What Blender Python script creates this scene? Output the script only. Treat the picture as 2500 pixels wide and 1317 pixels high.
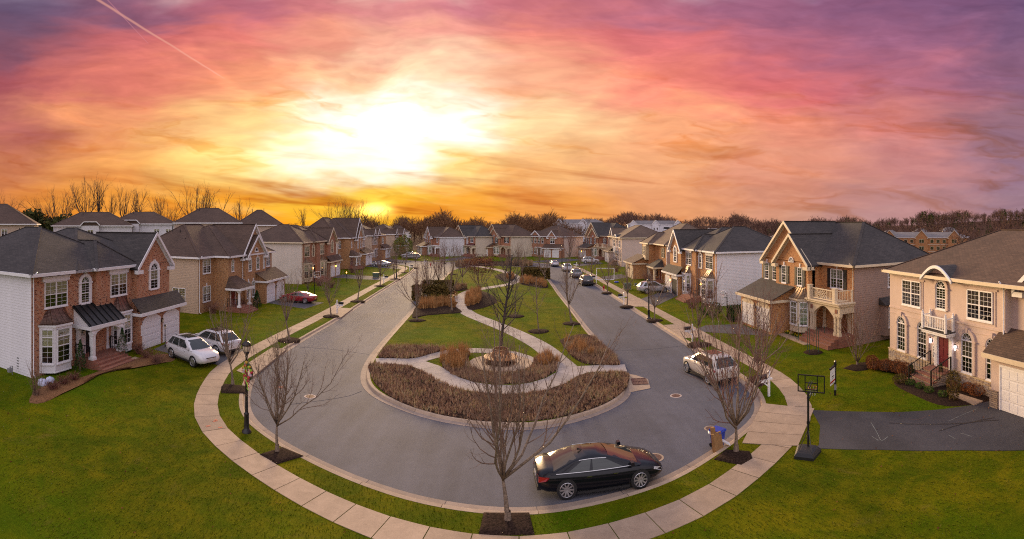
import bpy, math, random
import numpy as np
from mathutils import Vector, Matrix, geometry
PI = math.pi
sc = bpy.context.scene
for o in list(bpy.data.objects): bpy.data.objects.remove(o)
COL = sc.collection

# ---------------------------------------------------------------- camera (stitched drone panorama: cylindrical)
cam_d = bpy.data.cameras.new('camera'); cam = bpy.data.objects.new('camera', cam_d); COL.objects.link(cam)
cam.location = (0, 0, 10.0); cam.rotation_euler = (PI/2, 0, 0)
cam_d.type = 'PANO'; cam_d.panorama_type = 'CENTRAL_CYLINDRICAL'
cam_d.central_cylindrical_radius = 1.0
cam_d.central_cylindrical_range_u_min = -1250/1200; cam_d.central_cylindrical_range_u_max = 1250/1200
cam_d.central_cylindrical_range_v_min = -767/1200; cam_d.central_cylindrical_range_v_max = 550/1200
cam_d.clip_start = 0.1; cam_d.clip_end = 6000
sc.camera = cam
sc.render.resolution_x, sc.render.resolution_y = 1024, 539
sc.render.engine = 'CYCLES'
sc.cycles.use_denoising = False
sc.cycles.filter_width = 1.1
sc.cycles.max_bounces = 6; sc.cycles.diffuse_bounces = 3; sc.cycles.glossy_bounces = 3
sc.cycles.transparent_max_bounces = 12; sc.cycles.transmission_bounces = 3
sc.cycles.sample_clamp_indirect = 6
sc.view_settings.view_transform = 'Standard'; sc.view_settings.look = 'None'
sc.view_settings.exposure = 0.85; sc.view_settings.gamma = 1.0

# ---------------------------------------------------------------- node helper
def lin(c):
    return tuple(((x/255)/12.92 if x/255 <= .04045 else ((x/255+.055)/1.055)**2.4) for x in c)
class NT:
    def __init__(s, tree): s.t = tree; s.n = tree.nodes; s.l = tree.links
    def node(s, typ, ins=None, **kw):
        n = s.n.new(typ)
        for k, v in kw.items(): setattr(n, k, v)
        for k, v in (ins or {}).items(): s.put(n.inputs[k], v)
        return n
    def put(s, sock, v):
        if hasattr(v, 'is_linked') or hasattr(v, 'links'): s.l.new(v, sock)
        elif isinstance(v, (tuple, list)) and sock.type == 'RGBA' and len(v) == 3: sock.default_value = (*v, 1)
        else: sock.default_value = v
    def m(s, op, a, b=0.0, c=0.0, clamp=False):
        n = s.n.new('ShaderNodeMath'); n.operation = op; n.use_clamp = clamp
        for i, v in enumerate((a, b, c)): s.put(n.inputs[i], v)
        return n.outputs[0]
    def vm(s, op, a, b=(0, 0, 0)):
        n = s.n.new('ShaderNodeVectorMath'); n.operation = op
        s.put(n.inputs[0], a); s.put(n.inputs[1], b)
        return n.outputs[0]
    def xyz(s, x, y, z=0.0):
        n = s.n.new('ShaderNodeCombineXYZ')
        for i, v in enumerate((x, y, z)): s.put(n.inputs[i], v)
        return n.outputs[0]
    def sep(s, v):
        n = s.n.new('ShaderNodeSeparateXYZ'); s.l.new(v, n.inputs[0]); return n.outputs
    def mix(s, f, a, b, blend='MIX', clamp=False):
        n = s.n.new('ShaderNodeMix'); n.data_type = 'RGBA'; n.blend_type = blend; n.clamp_result = clamp
        s.put(n.inputs[0], f); s.put(n.inputs[6], a); s.put(n.inputs[7], b); return n.outputs[2]
    def ramp(s, f, stops, interp='LINEAR'):
        n = s.n.new('ShaderNodeValToRGB'); cr = n.color_ramp; cr.interpolation = interp
        while len(cr.elements) < len(stops): cr.elements.new(.5)
        for e, (p, c) in zip(cr.elements, stops):
            e.position = p; e.color = (*c, 1) if len(c) == 3 else c
        s.put(n.inputs[0], f); return n.outputs[0]
    def noise(s, vec, scale, detail=3, rough=.5, dist=0.0, dim='3D', col=False):
        n = s.n.new('ShaderNodeTexNoise'); n.noise_dimensions = dim
        if vec is not None: s.l.new(vec, n.inputs['Vector'])
        n.inputs['Scale'].default_value = scale; n.inputs['Detail'].default_value = detail
        n.inputs['Roughness'].default_value = rough; n.inputs['Distortion'].default_value = dist
        return n.outputs['Color' if col else 'Fac']
    def rng(s, v, a, b, c=0.0, d=1.0, smooth=True):
        n = s.n.new('ShaderNodeMapRange'); n.interpolation_type = 'SMOOTHSTEP' if smooth else 'LINEAR'
        for i, x in enumerate((v, a, b, c, d)): s.put(n.inputs[i], x)
        return n.outputs[0]

# ---------------------------------------------------------------- sky: sunset over thin cloud, by direction
SUN_AZ, SUN_EL = math.radians(-16.5), math.radians(11.0)
def build_sky():
    w = bpy.data.worlds.new('World'); sc.world = w; w.use_nodes = True
    k = NT(w.node_tree); k.n.clear()
    out = k.node('ShaderNodeOutputWorld'); bg = k.node('ShaderNodeBackground')
    k.l.new(bg.outputs[0], out.inputs[0])
    tc = k.node('ShaderNodeTexCoord')
    x, y, z = k.sep(tc.outputs['Generated'])
    az = k.m('ARCTAN2', x, y)
    hyp = k.m('SQRT', k.m('ADD', k.m('MULTIPLY', x, x), k.m('MULTIPLY', y, y)))
    v = k.m('MAXIMUM', k.m('DIVIDE', z, k.m('MAXIMUM', hyp, .02)), 0.0)      # tangent of elevation
    v = k.m('MINIMUM', v, 1.6)
    p = k.xyz(az, v)
    # drifting cloud: warp the layout so that its colours break up into wisps
    w1 = k.noise(k.vm('MULTIPLY', p, (2.6, 7.0, 1)), 1.0, 4, .55, .6, col=True)
    w2 = k.noise(k.vm('MULTIPLY', p, (7.0, 34.0, 1)), 1.0, 2, .6, .3, col=True)
    wx1, wy1, _ = k.sep(k.vm('SUBTRACT', w1, (.5, .5, .5)))
    wx2, wy2, _ = k.sep(k.vm('SUBTRACT', w2, (.5, .5, .5)))
    azw = k.m('ADD', az, k.m('ADD', k.m('MULTIPLY', wx1, .34), k.m('MULTIPLY', wx2, .12)))
    amp = k.rng(v, 0.0, .3, .08, .19)
    vw = k.m('ADD', v, k.m('ADD', k.m('MULTIPLY', wy1, amp), k.m('MULTIPLY', wy2, .06)))
    U = k.m('ADD', k.m('DIVIDE', azw, 2*PI), .5)
    XS = [0, 300, 600, 800, 950, 1100, 1300, 1600, 1900, 2200, 2500]
    ROWS = [
     (550, [(226,138,62),(240,154,50),(246,154,34),(252,176,28),(255,194,44),(246,158,46),(236,156,74),(226,156,106),(208,150,122),(184,140,138),(166,134,142)]),
     (484, [(214,132,70),(236,154,62),(246,166,50),(253,196,60),(255,210,70),(246,168,56),(238,158,78),(228,156,108),(212,146,120),(184,134,134),(154,122,136)]),
     (412, [(204,126,86),(238,164,92),(255,216,122),(255,250,222),(255,252,232),(254,214,128),(246,186,120),(238,170,122),(224,150,124),(196,132,130),(148,114,134)]),
     (302, [(182,104,98),(234,152,106),(253,206,132),(255,250,230),(255,255,255),(255,254,248),(252,218,159),(246,170,124),(232,144,119),(208,126,120),(148,108,124)]),
     (192, [(166,86,94),(222,124,108),(240,154,114),(248,188,142),(255,222,178),(250,206,168),(245,174,137),(240,136,119),(222,116,117),(182,110,128),(136,96,124)]),
     (82, [(126,84,104),(194,104,106),(222,122,114),(234,152,128),(243,174,148),(238,158,144),(235,140,124),(218,116,119),(184,106,124),(150,96,126),(118,86,119)]),
     (0, [(104,84,112),(132,88,112),(182,106,122),(208,124,128),(218,140,138),(208,128,138),(198,114,124),(178,106,126),(156,98,126),(130,88,122),(108,80,115)]),
     (-95, [(130,118,140),(154,128,144),(190,150,150),(214,172,160),(224,184,168),(220,178,166),(208,164,162),(184,146,156),(160,130,150),(140,120,146),(130,116,142)]),
     (-330,[(150,152,172),(152,152,172),(154,153,172),(157,154,172),(158,155,173),(157,154,173),(155,153,173),(152,152,172),(150,151,172),(150,151,172),(150,151,172)]),
    ]
    EX = 2**-.85*1.06
    back = lin((212, 204, 214))
    cols = []
    for py, cs in ROWS:
        ex = EX if py > -50 else (EX*1.25 if py > -200 else 1.0)
        st = [(0.0, back)] + [((px-1250)/1200/(2*PI)+.5, tuple(q*ex for q in lin(c))) for px, c in zip(XS, cs)] + [(1.0, back)]
        cols.append(((550-py)/1200, k.ramp(U, st, 'B_SPLINE' if False else 'EASE')))
    c = cols[0][1]
    for (va, _), (vb, cb) in zip(cols, cols[1:]):
        c = k.mix(k.rng(vw, va, vb), c, cb)
    # long dark streaks of cloud low over the horizon
    tilt = k.m('ADD', v, k.m('MULTIPLY', az, .10))
    q = k.xyz(k.m('MULTIPLY', az, 2.2), k.m('MULTIPLY', tilt, 24.0))
    s1 = k.noise(q, 1.0, 4, .58, .35)
    low = k.rng(v, .21, .07)
    st = k.rng(s1, .47, .68)
    near = k.rng(k.m('ABSOLUTE', k.m('SUBTRACT', az, -.26)), 1.1, .1)
    f = k.m('MULTIPLY', k.m('MULTIPLY', st, low), k.m('MULTIPLY', near, .95))
    c = k.mix(f, c, k.mix(1.0, c, lin((200, 148, 110)), 'MULTIPLY'))
    # bright gaps between the low streaks
    gp = k.m('MULTIPLY', k.rng(s1, .46, .30), k.m('MULTIPLY', low, k.rng(k.m('ABSOLUTE', k.m('SUBTRACT', az, -.30)), .6, .05)))
    c = k.mix(k.m('MULTIPLY', gp, .32), c, tuple(q*EX for q in lin((255, 226, 150))), 'MIX')
    # mackerel texture higher up: fine mauve and pale wisps
    q2 = k.xyz(k.m('ADD', k.m('MULTIPLY', az, 3.2), k.m('MULTIPLY', v, 2.0)), k.m('ADD', k.m('MULTIPLY', v, 11.0), k.m('MULTIPLY', az, .8)))
    s2 = k.noise(q2, 1.0, 5, .62, .9)
    up = k.rng(v, .05, .2)
    hi = k.m('MULTIPLY', k.rng(s2, .50, .72), up)
    lo = k.m('MULTIPLY', k.rng(s2, .50, .30), up)
    c = k.mix(k.m('MULTIPLY', hi, .6), c, k.mix(1.0, c, (1.32, 1.30, 1.22), 'MULTIPLY'))
    c = k.mix(k.m('MULTIPLY', lo, .7), c, k.mix(1.0, c, (.86, .81, .83), 'MULTIPLY'))
    s3 = k.noise(k.xyz(k.m('ADD', k.m('MULTIPLY', az, 11.0), k.m('MULTIPLY', wx1, 3.0)), k.m('ADD', k.m('MULTIPLY', v, 46.0), k.m('MULTIPLY', wy1, 5.0))), 1.0, 3, .6)
    c = k.mix(1.0, c, k.ramp(s3, [(.3, (.90, .87, .88)), (.7, (1.10, 1.10, 1.09))]), 'MULTIPLY')
    # aircraft trails: straight lines through the layer
    def trail(a, b, wd, g, amp, wob=.004):
        (x0, y0), (x1, y1) = [((px-1250)/1200, (550-py)/1200) for px, py in (a, b)]
        L = math.hypot(x1-x0, y1-y0); tx, ty = (x1-x0)/L, (y1-y0)/L
        wa = k.m('ADD', az, k.m('MULTIPLY', wx2, wob)); wv = k.m('ADD', v, k.m('MULTIPLY', wy2, wob))
        dx = k.m('SUBTRACT', wa, x0); dy = k.m('SUBTRACT', wv, y0)
        t = k.m('DIVIDE', k.m('ADD', k.m('MULTIPLY', dx, tx), k.m('MULTIPLY', dy, ty)), L)
        d = k.m('ABSOLUTE', k.m('SUBTRACT', k.m('MULTIPLY', dx, ty), k.m('MULTIPLY', dy, tx)))
        wdt = k.m('ADD', wd, k.m('MULTIPLY', k.m('MAXIMUM', t, 0.0), g-wd))
        f = k.rng(k.m('DIVIDE', d, wdt), 1.0, .15)
        e = k.m('MULTIPLY', k.rng(t, -1.6, -1.2), k.rng(t, 1.0, .9))
        return k.m('MULTIPLY', k.m('MULTIPLY', f, e), amp)
    c = k.mix(trail((240, 0), (560, 200), .0042, .0022, .5, .003), c, tuple(q*EX for q in lin((240, 170, 150))))
    c = k.mix(trail((320, -10), (640, 290), .028, .016, .42, .05), c, k.mix(1.0, c, (1.35, 1.32, 1.25), 'MULTIPLY'))
    c = k.mix(trail((300, 40), (365, 110), .0016, .001, .35, .002), c, tuple(q*EX for q in lin((215, 140, 150))))
    # the sun's own glow through the cloud, brighter than the picture can hold
    def blob(px, py, sx, sy):
        a = k.m('DIVIDE', k.m('SUBTRACT', azw, (px-1250)/1200), sx/1200)
        b = k.m('DIVIDE', k.m('SUBTRACT', vw, (550-py)/1200), sy/1200)
        return k.m('EXPONENT', k.m('MULTIPLY', k.m('ADD', k.m('MULTIPLY', a, a), k.m('MULTIPLY', b, b)), -1.0))
    def add(c, f, col):
        return k.mix(f, c, k.mix(1.0, c, col, 'ADD'))
    c = add(c, blob(960, 300, 260, 95), (.30, .26, .20))
    c = add(c, blob(780, 375, 230, 40), (.18, .14, .08))
    # thin veils of cloud drawn across the glow
    s4 = k.noise(k.xyz(k.m('ADD', k.m('MULTIPLY', az, 3.6), k.m('MULTIPLY', wx2, .8)), k.m('ADD', k.m('MULTIPLY', tilt, 17.0), k.m('MULTIPLY', wy1, 2.0))), 1.0, 4, .6, .4)
    veil = k.m('MULTIPLY', k.rng(s4, .50, .70), k.rng(v, .36, .24))
    c = k.mix(k.m('MULTIPLY', veil, .95), c, k.mix(1.0, c, (.84, .66, .46), 'MULTIPLY'))
    a = k.m('DIVIDE', k.m('SUBTRACT', az, (915-1250)/1200), 34/1200)
    b = k.m('DIVIDE', k.m('SUBTRACT', v, (550-512)/1200), 14/1200)
    core = k.m('EXPONENT', k.m('MULTIPLY', k.m('ADD', k.m('MULTIPLY', a, a), k.m('MULTIPLY', b, b)), -1.0))
    c = add(c, core, (2.0, 1.2, .25))
    k.l.new(c, bg.inputs[0]); bg.inputs[1].default_value = 1.0
    w.cycles.sampling_method = 'MANUAL'; w.cycles.sample_map_resolution = 512
build_sky()
sun_d = bpy.data.lights.new('sun', 'SUN'); sun = bpy.data.objects.new('sun', sun_d); COL.objects.link(sun)
sun_d.energy = 3.4; sun_d.angle = math.radians(20); sun_d.color = (1.0, .68, .36)
sd = Vector((math.sin(SUN_AZ)*math.cos(SUN_EL), math.cos(SUN_AZ)*math.cos(SUN_EL), math.sin(SUN_EL)))
sun.rotation_euler = sd.to_track_quat('Z', 'Y').to_euler()

# ---------------------------------------------------------------- mesh helpers
class MB:
    def __init__(s): s.v = []; s.f = []
    def add(s, vs, fs):
        b = len(s.v); s.v += [tuple(p) for p in vs]; s.f += [tuple(i+b for i in f) for f in fs]; return s
    def poly(s, *pts): return s.add(pts, [tuple(range(len(pts)))])
    def box(s, x0, x1, y0, y1, z0, z1):
        return s.add([(x0,y0,z0),(x1,y0,z0),(x1,y1,z0),(x0,y1,z0),(x0,y0,z1),(x1,y0,z1),(x1,y1,z1),(x0,y1,z1)],
                     [(3,2,1,0),(4,5,6,7),(0,1,5,4),(1,2,6,5),(2,3,7,6),(3,0,4,7)])
    def prism(s, pts, z0, z1):
        n = len(pts)
        return s.add([(*p[:2], z0) for p in pts] + [(*p[:2], z1) for p in pts],
                     [tuple(range(n))[::-1], tuple(range(n, 2*n))] + [(i, (i+1) % n, n+(i+1) % n, n+i) for i in range(n)])
    def extr(s, pts, d):                       # closed planar polygon pushed along d
        n = len(pts); d = Vector(d)
        return s.add([tuple(p) for p in pts] + [tuple(Vector(p)+d) for p in pts],
                     [tuple(range(n))[::-1], tuple(range(n, 2*n))] + [(i, (i+1) % n, n+(i+1) % n, n+i) for i in range(n)])
    def beam(s, a, b, w, h, up=(0, 0, 1)):
        a = Vector(a); b = Vector(b); t = (b-a).normalized(); up = Vector(up)
        if abs(t.dot(up)) > .98: up = Vector((1, 0, 0))
        x = t.cross(up).normalized(); y = x.cross(t).normalized()
        c = [(-w/2, -h/2), (w/2, -h/2), (w/2, h/2), (-w/2, h/2)]
        return s.add([a+x*i+y*j for i, j in c] + [b+x*i+y*j for i, j in c],
                     [(3,2,1,0),(4,5,6,7),(0,1,5,4),(1,2,6,5),(2,3,7,6),(3,0,4,7)])
    def tube(s, pts, rads, n=6, cap=True):
        pts = [Vector(p) for p in pts]; m = len(pts); b = len(s.v)
        if not hasattr(rads, '__len__'): rads = [rads]*m
        t0 = (pts[1]-pts[0]).normalized(); ref = Vector((0, 0, 1)) if abs(t0.z) < .9 else Vector((1, 0, 0))
        x = t0.cross(ref).normalized()
        for i, p in enumerate(pts):
            t = (pts[min(i+1, m-1)]-pts[max(i-1, 0)]).normalized()
            x = (x - t*x.dot(t)).normalized(); y = t.cross(x)
            for j in range(n):
                a = 2*PI*j/n; s.v.append(tuple(p + (x*math.cos(a)+y*math.sin(a))*rads[i]))
        for i in range(m-1):
            for j in range(n):
                k2 = (j+1) % n; s.f.append((b+i*n+j, b+i*n+k2, b+(i+1)*n+k2, b+(i+1)*n+j))
        if cap: s.f.append(tuple(b+j for j in range(n))[::-1]); s.f.append(tuple(b+(m-1)*n+j for j in range(n)))
        return s
    def lathe(s, prof, n=16, c=(0, 0), a0=0, a1=2*PI):
        b = len(s.v); m = len(prof); full = abs(a1-a0-2*PI) < 1e-6
        nn = n if full else n+1
        for j in range(nn):
            a = a0+(a1-a0)*j/n
            for r, z in prof: s.v.append((c[0]+r*math.cos(a), c[1]+r*math.sin(a), z))
        for j in range(n):
            k2 = (j+1) % nn
            for i in range(m-1): s.f.append((b+j*m+i, b+k2*m+i, b+k2*m+i+1, b+j*m+i+1))
        return s
    def loft(s, rings, closed=True, caps=True):
        b = len(s.v); n = len(rings[0])
        for r in rings: s.v += [tuple(p) for p in r]
        for i in range(len(rings)-1):
            for j in range(n if closed else n-1):
                k2 = (j+1) % n; s.f.append((b+i*n+j, b+i*n+k2, b+(i+1)*n+k2, b+(i+1)*n+j))
        if caps and closed:
            s.f.append(tuple(b+j for j in range(n))[::-1]); e = b+(len(rings)-1)*n; s.f.append(tuple(e+j for j in range(n)))
        return s
    def mesh(s, name, mat, smooth=False, uv=True):
        me = bpy.data.meshes.new(name); me.from_pydata(s.v, [], s.f); me.update()
        if uv and len(me.polygons):
            lay = me.uv_layers.new(name='UVMap').data
            for pl in me.polygons:
                n = pl.normal
                t = Vector((0, 0, 1)).cross(n)
                t = t.normalized() if t.length > .05 else Vector((1, 0, 0))
                bt = n.cross(t)
                for li in pl.loop_indices:
                    co = me.vertices[me.loops[li].vertex_index].co
                    lay[li].uv = (co.dot(t), co.dot(bt))
        if smooth: me.polygons.foreach_set('use_smooth', [True]*len(me.polygons))
        if mat: me.materials.append(mat)
        return me
def obj(name, me, parent=None, loc=(0, 0, 0), rz=0.0, rot=None, scale=None):
    o = bpy.data.objects.new(name, me); COL.objects.link(o)
    o.location = loc; o.rotation_euler = rot if rot else (0, 0, rz)
    if scale: o.scale = scale if hasattr(scale, '__len__') else (scale,)*3
    if parent: o.parent = parent
    return o
def part(name, mb, mat, parent, smooth=False, **kw): return obj(name, mb.mesh(name, mat, smooth), parent, **kw)
def tag(o, label=None, cat=None, group=None, kind=None):
    for k2, v2 in (('label', label), ('category', cat), ('group', group), ('kind', kind)):
        if v2: o[k2] = v2
    return o
def thing(name, label, cat, loc=(0, 0, 0), rz=0.0, group=None):
    return tag(obj(name, None, None, loc, rz), label, cat, group)
def clone(root, loc, rz=0.0, scale=1.0, label=None, group=None):
    r = root.copy(); COL.objects.link(r); r.location = loc; r.rotation_euler = (0, 0, rz); r.scale = (scale,)*3
    if label: r['label'] = label
    if group: r['group'] = group
    for ch in root.children:
        c = ch.copy(); COL.objects.link(c); c.parent = r
        for g in ch.children:
            d = g.copy(); COL.objects.link(d); d.parent = c
    return r
def text_mesh(s, size, mat, name='lettering'):
    cu = bpy.data.curves.new('t', 'FONT'); cu.body = s; cu.size = size; cu.align_x = 'CENTER'; cu.extrude = .004; cu.resolution_u = 2
    o = bpy.data.objects.new('t', cu); COL.objects.link(o)
    me = bpy.data.meshes.new_from_object(o.evaluated_get(bpy.context.evaluated_depsgraph_get()))
    bpy.data.objects.remove(o); me.name = name; me.materials.clear(); me.materials.append(mat); return me

# ---------------------------------------------------------------- materials
def M(name, col, rough=.8, var=.0, vscale=6.0, bump=.0, bscale=30.0, metal=0.0, spec=.5, coat=0.0, col2=None, emit=None, sub=None):
    m = bpy.data.materials.new(name); m.use_nodes = True; k = NT(m.node_tree)
    b = k.n['Principled BSDF']
    b.inputs['Roughness'].default_value = rough; b.inputs['Metallic'].default_value = metal
    b.inputs['Specular IOR Level'].default_value = spec; b.inputs['Coat Weight'].default_value = coat
    b.inputs['Coat Roughness'].default_value = .04
    b.inputs['Base Color'].default_value = (*col, 1)
    if var or bump: tc = k.node('ShaderNodeTexCoord').outputs['Object']
    if var:
        n = k.noise(tc, vscale, 5, .6)
        a = tuple(max(0, x*(1-var)) for x in col) if col2 is None else col
        bb = tuple(x*(1+var) for x in col) if col2 is None else col2
        k.l.new(k.mix(k.rng(n, .3, .7), a, bb), b.inputs['Base Color'])
    if bump:
        bn = k.node('ShaderNodeBump'); bn.inputs['Strength'].default_value = bump; bn.inputs['Distance'].default_value = .02
        k.l.new(k.noise(tc, bscale, 4, .6), bn.inputs['Height']); k.l.new(bn.outputs[0], b.inputs['Normal'])
    if emit:
        b.inputs['Emission Color'].default_value = (*emit[0], 1); b.inputs['Emission Strength'].default_value = emit[1]
    return m
def M_rows(name, c1, c2, mortar, bw, rh, ms, rough=.85, bump=.5, off=.5, big=.25, bigs=.35, c3=None):
    """bricks, shingles, clapboard: rows laid in metres over the surface"""
    m = bpy.data.materials.new(name); m.use_nodes = True; k = NT(m.node_tree); b = k.n['Principled BSDF']
    uv = k.node('ShaderNodeUVMap').outputs[0]
    br = k.node('ShaderNodeTexBrick', {'Vector': uv, 'Color1': c1, 'Color2': c2, 'Mortar': mortar, 'Scale': 1.0, 'Mortar Size': ms,
                'Mortar Smooth': .2, 'Bias': 0.0, 'Brick Width': bw, 'Row Height': rh}, offset=off)
    c = br.outputs[0]
    tc = k.node('ShaderNodeTexCoord').outputs['Object']
    if c3 is not None:
        n2 = k.noise(k.vm('MULTIPLY', uv, (1/bw*.9, 1/rh*.9, 1)), 1.0, 1, .5)
        c = k.mix(k.rng(n2, .56, .66), c, c3)
    if big:
        n = k.noise(tc, bigs, 5, .65)
        c = k.mix(1.0, c, k.ramp(n, [(.25, (1-big,)*3), (.75, (1+big*.6,)*3)]), 'MULTIPLY')
    k.l.new(c, b.inputs['Base Color']); b.inputs['Roughness'].default_value = rough
    bn = k.node('ShaderNodeBump'); bn.inputs['Strength'].default_value = bump; bn.inputs['Distance'].default_value = .012; bn.invert = True
    k.l.new(br.outputs['Fac'], bn.inputs['Height']); k.l.new(bn.outputs[0], b.inputs['Normal'])
    return m
def M_grass():
    m = bpy.data.materials.new('lawn_grass'); m.use_nodes = True; k = NT(m.node_tree); b = k.n['Principled BSDF']
    tc = k.node('ShaderNodeTexCoord').outputs['Object']
    big = k.noise(tc, .09, 4, .6); mid = k.noise(tc, .9, 5, .65, .6); fine = k.noise(tc, 9.0, 5, .75); vf = k.noise(tc, 42.0, 3, .7)
    c = k.mix(k.rng(mid, .32, .68), (.082, .110, .002), (.160, .150, .004))
    c = k.mix(k.m('MULTIPLY', k.rng(big, .42, .66), .75), c, (.066, .132, .002))
    c = k.mix(k.m('MULTIPLY', k.rng(k.noise(tc, .45, 6, .7, .5), .58, .74), .6), c, (.19, .148, .028))
    c = k.mix(1.0, c, k.ramp(fine, [(.3, (.74,)*3), (.72, (1.24,)*3)]), 'MULTIPLY')
    c = k.mix(1.0, c, k.ramp(vf, [(.3, (.82,)*3), (.7, (1.18,)*3)]), 'MULTIPLY')
    c = k.mix(1.0, c, k.ramp(k.noise(tc, .22, 3, .6, 1.0), [(.32, (.74, .82, .85)), (.68, (1.24, 1.14, 1.0))]), 'MULTIPLY')
    gx, gy, gz = k.sep(tc); rad = k.m('ADD', k.m('SQRT', k.m('ADD', k.m('MULTIPLY', gx, gx), k.m('MULTIPLY', gy, gy))), k.m('MULTIPLY', big, 60.0))
    c = k.mix(k.rng(rad, 205.0, 235.0), c, k.mix(mid, (.075, .042, .030), (.125, .072, .050)))
    k.l.new(c, b.inputs['Base Color']); b.inputs['Roughness'].default_value = .95; b.inputs['Specular IOR Level'].default_value = .03
    bn = k.node('ShaderNodeBump'); bn.inputs['Strength'].default_value = .8; bn.inputs['Distance'].default_value = .06
    k.l.new(k.m('ADD', fine, vf), bn.inputs['Height']); k.l.new(bn.outputs[0], b.inputs['Normal'])
    return m
def M_asphalt(name, base, vary, crack=True):
    m = bpy.data.materials.new(name); m.use_nodes = True; k = NT(m.node_tree); b = k.n['Principled BSDF']
    tc = k.node('ShaderNodeTexCoord').outputs['Object']
    c = k.mix(k.rng(k.noise(tc, .16, 5, .6, .4), .3, .7), tuple(x*(1-vary) for x in base), tuple(x*(1+vary) for x in base))
    c = k.mix(1.0, c, k.ramp(k.noise(tc, 26, 3, .75), [(.3, (.74,)*3), (.7, (1.26,)*3)]), 'MULTIPLY')
    c = k.mix(1.0, c, k.ramp(k.noise(tc, 1.7, 5, .7), [(.3, (.9,)*3), (.7, (1.08,)*3)]), 'MULTIPLY')
    if crack:
        lane = k.noise(k.vm('MULTIPLY', tc, (1.1, .06, 1)), 1.0, 3, .6)
        c = k.mix(1.0, c, k.ramp(lane, [(.35, (.88, .88, .88)), (.65, (1.10, 1.10, 1.09))]), 'MULTIPLY')
        vo = k.node('ShaderNodeTexVoronoi', {'Scale': .12}, feature='DISTANCE_TO_EDGE')
        k.l.new(k.vm('ADD', tc, k.vm('MULTIPLY', k.noise(tc, .5, 4, .6, col=True), (1.6, 1.6, 0))), vo.inputs['Vector'])
        f = k.m('MULTIPLY', k.rng(vo.outputs['Distance'], .003, .001), .16)
        c = k.mix(f, c, tuple(x*.35 for x in base))
        f2 = k.m('MULTIPLY', k.rng(k.noise(tc, 6.0, 2, .5), .74, .80), .5)
        c = k.mix(f2, c, tuple(x*.4 for x in base))
    k.l.new(c, b.inputs['Base Color']); b.inputs['Roughness'].default_value = .82; b.inputs['Specular IOR Level'].default_value = .3
    bn = k.node('ShaderNodeBump'); bn.inputs['Strength'].default_value = .4; bn.inputs['Distance'].default_value = .01
    k.l.new(k.noise(tc, 60, 3, .7), bn.inputs['Height']); k.l.new(bn.outputs[0], b.inputs['Normal'])
    return m
def M_concrete(name, base):
    m = bpy.data.materials.new(name); m.use_nodes = True; k = NT(m.node_tree); b = k.n['Principled BSDF']
    ge = k.node('ShaderNodeObjectInfo').outputs['Random']
    tc = k.node('ShaderNodeTexCoord').outputs['Object']
    c = k.mix(ge, tuple(x*.86 for x in base), tuple(x*1.1 for x in base))
    c = k.mix(1.0, c, k.ramp(k.noise(tc, 1.3, 6, .7, .5), [(.3, (.78, .77, .76)), (.7, (1.12,)*3)]), 'MULTIPLY')
    c = k.mix(1.0, c, k.ramp(k.noise(tc, 20, 3, .7), [(.3, (.9,)*3), (.7, (1.1,)*3)]), 'MULTIPLY')
    k.l.new(c, b.inputs['Base Color']); b.inputs['Roughness'].default_value = .85
    return m
def M_tint(name, stops, rough=.9, trans=0.0):
    """plants: each blade or leaf carries its own random tint"""
    m = bpy.data.materials.new(name); m.use_nodes = True; k = NT(m.node_tree); b = k.n['Principled BSDF']
    at = k.node('ShaderNodeAttribute', attribute_name='tint').outputs['Fac']
    k.l.new(k.ramp(at, stops), b.inputs['Base Color']); b.inputs['Roughness'].default_value = rough
    b.inputs['Specular IOR Level'].default_value = .15
    return m
def M_glass():
    m = bpy.data.materials.new('window_glass'); m.use_nodes = True; k = NT(m.node_tree); k.n.clear()
    out = k.node('ShaderNodeOutputMaterial'); tr = k.node('ShaderNodeBsdfTransparent', {'Color': (.90, .93, .88)})
    gl = k.node('ShaderNodeBsdfGlossy', {'Color': (.9, .9, .9), 'Roughness': .03})
    lw = k.node('ShaderNodeFresnel', {'IOR': 1.6})
    f = k.m('MINIMUM', k.m('ADD', k.m('MULTIPLY', lw.outputs[0], 1.4), .05), 1.0)
    mx = k.node('ShaderNodeMixShader'); k.l.new(f, mx.inputs[0]); k.l.new(tr.outputs[0], mx.inputs[1]); k.l.new(gl.outputs[0], mx.inputs[2])
    k.l.new(mx.outputs[0], out.inputs[0]); return m
G = {}
G['grass'] = M_grass()
G['road'] = M_asphalt('road_asphalt', (.090, .093, .116), .14)
G['drive'] = M_asphalt('driveway_asphalt', (.056, .053, .058), .28, False)
G['drive2'] = M_asphalt('grey_driveway_asphalt', (.088, .085, .092), .18, False)
G['concrete'] = M_concrete('sidewalk_concrete', (.41, .300, .205))
G['kerb'] = M_concrete('kerb_concrete', (.42, .315, .222))
G['gutter'] = M_concrete('gutter_concrete', (.325, .25, .195))
G['path'] = M_concrete('path_concrete', (.36, .315, .285))
G['mulch'] = M('dark_mulch', (.036, .022, .016), 1.0, .6, 14, 1.0, 22, spec=.05)
G['mulch2'] = M('tan_mulch', (.20, .105, .052), 1.0, .4, 10, .9, 25, spec=.05)
G['brickred'] = M_rows('red_brick', (.44, .120, .042), (.50, .172, .062), (.54, .41, .28), .215, .077, .013, c3=(.135, .042, .026), big=.16)
G['brickorange'] = M_rows('orange_brick', (.52, .195, .050), (.58, .245, .066), (.50, .36, .2), .215, .077, .012, c3=(.26, .095, .034), big=.16)
G['bricktan'] = M_rows('brown_brick', (.46, .205, .070), (.53, .255, .090), (.48, .36, .23), .215, .077, .011, c3=(.20, .085, .040), big=.16)
G['brickfar'] = M_rows('far_red_brick', (.40, .140, .062), (.46, .180, .080), (.42, .30, .21), .215, .077, .011, c3=(.18, .065, .045), big=.16)
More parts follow.
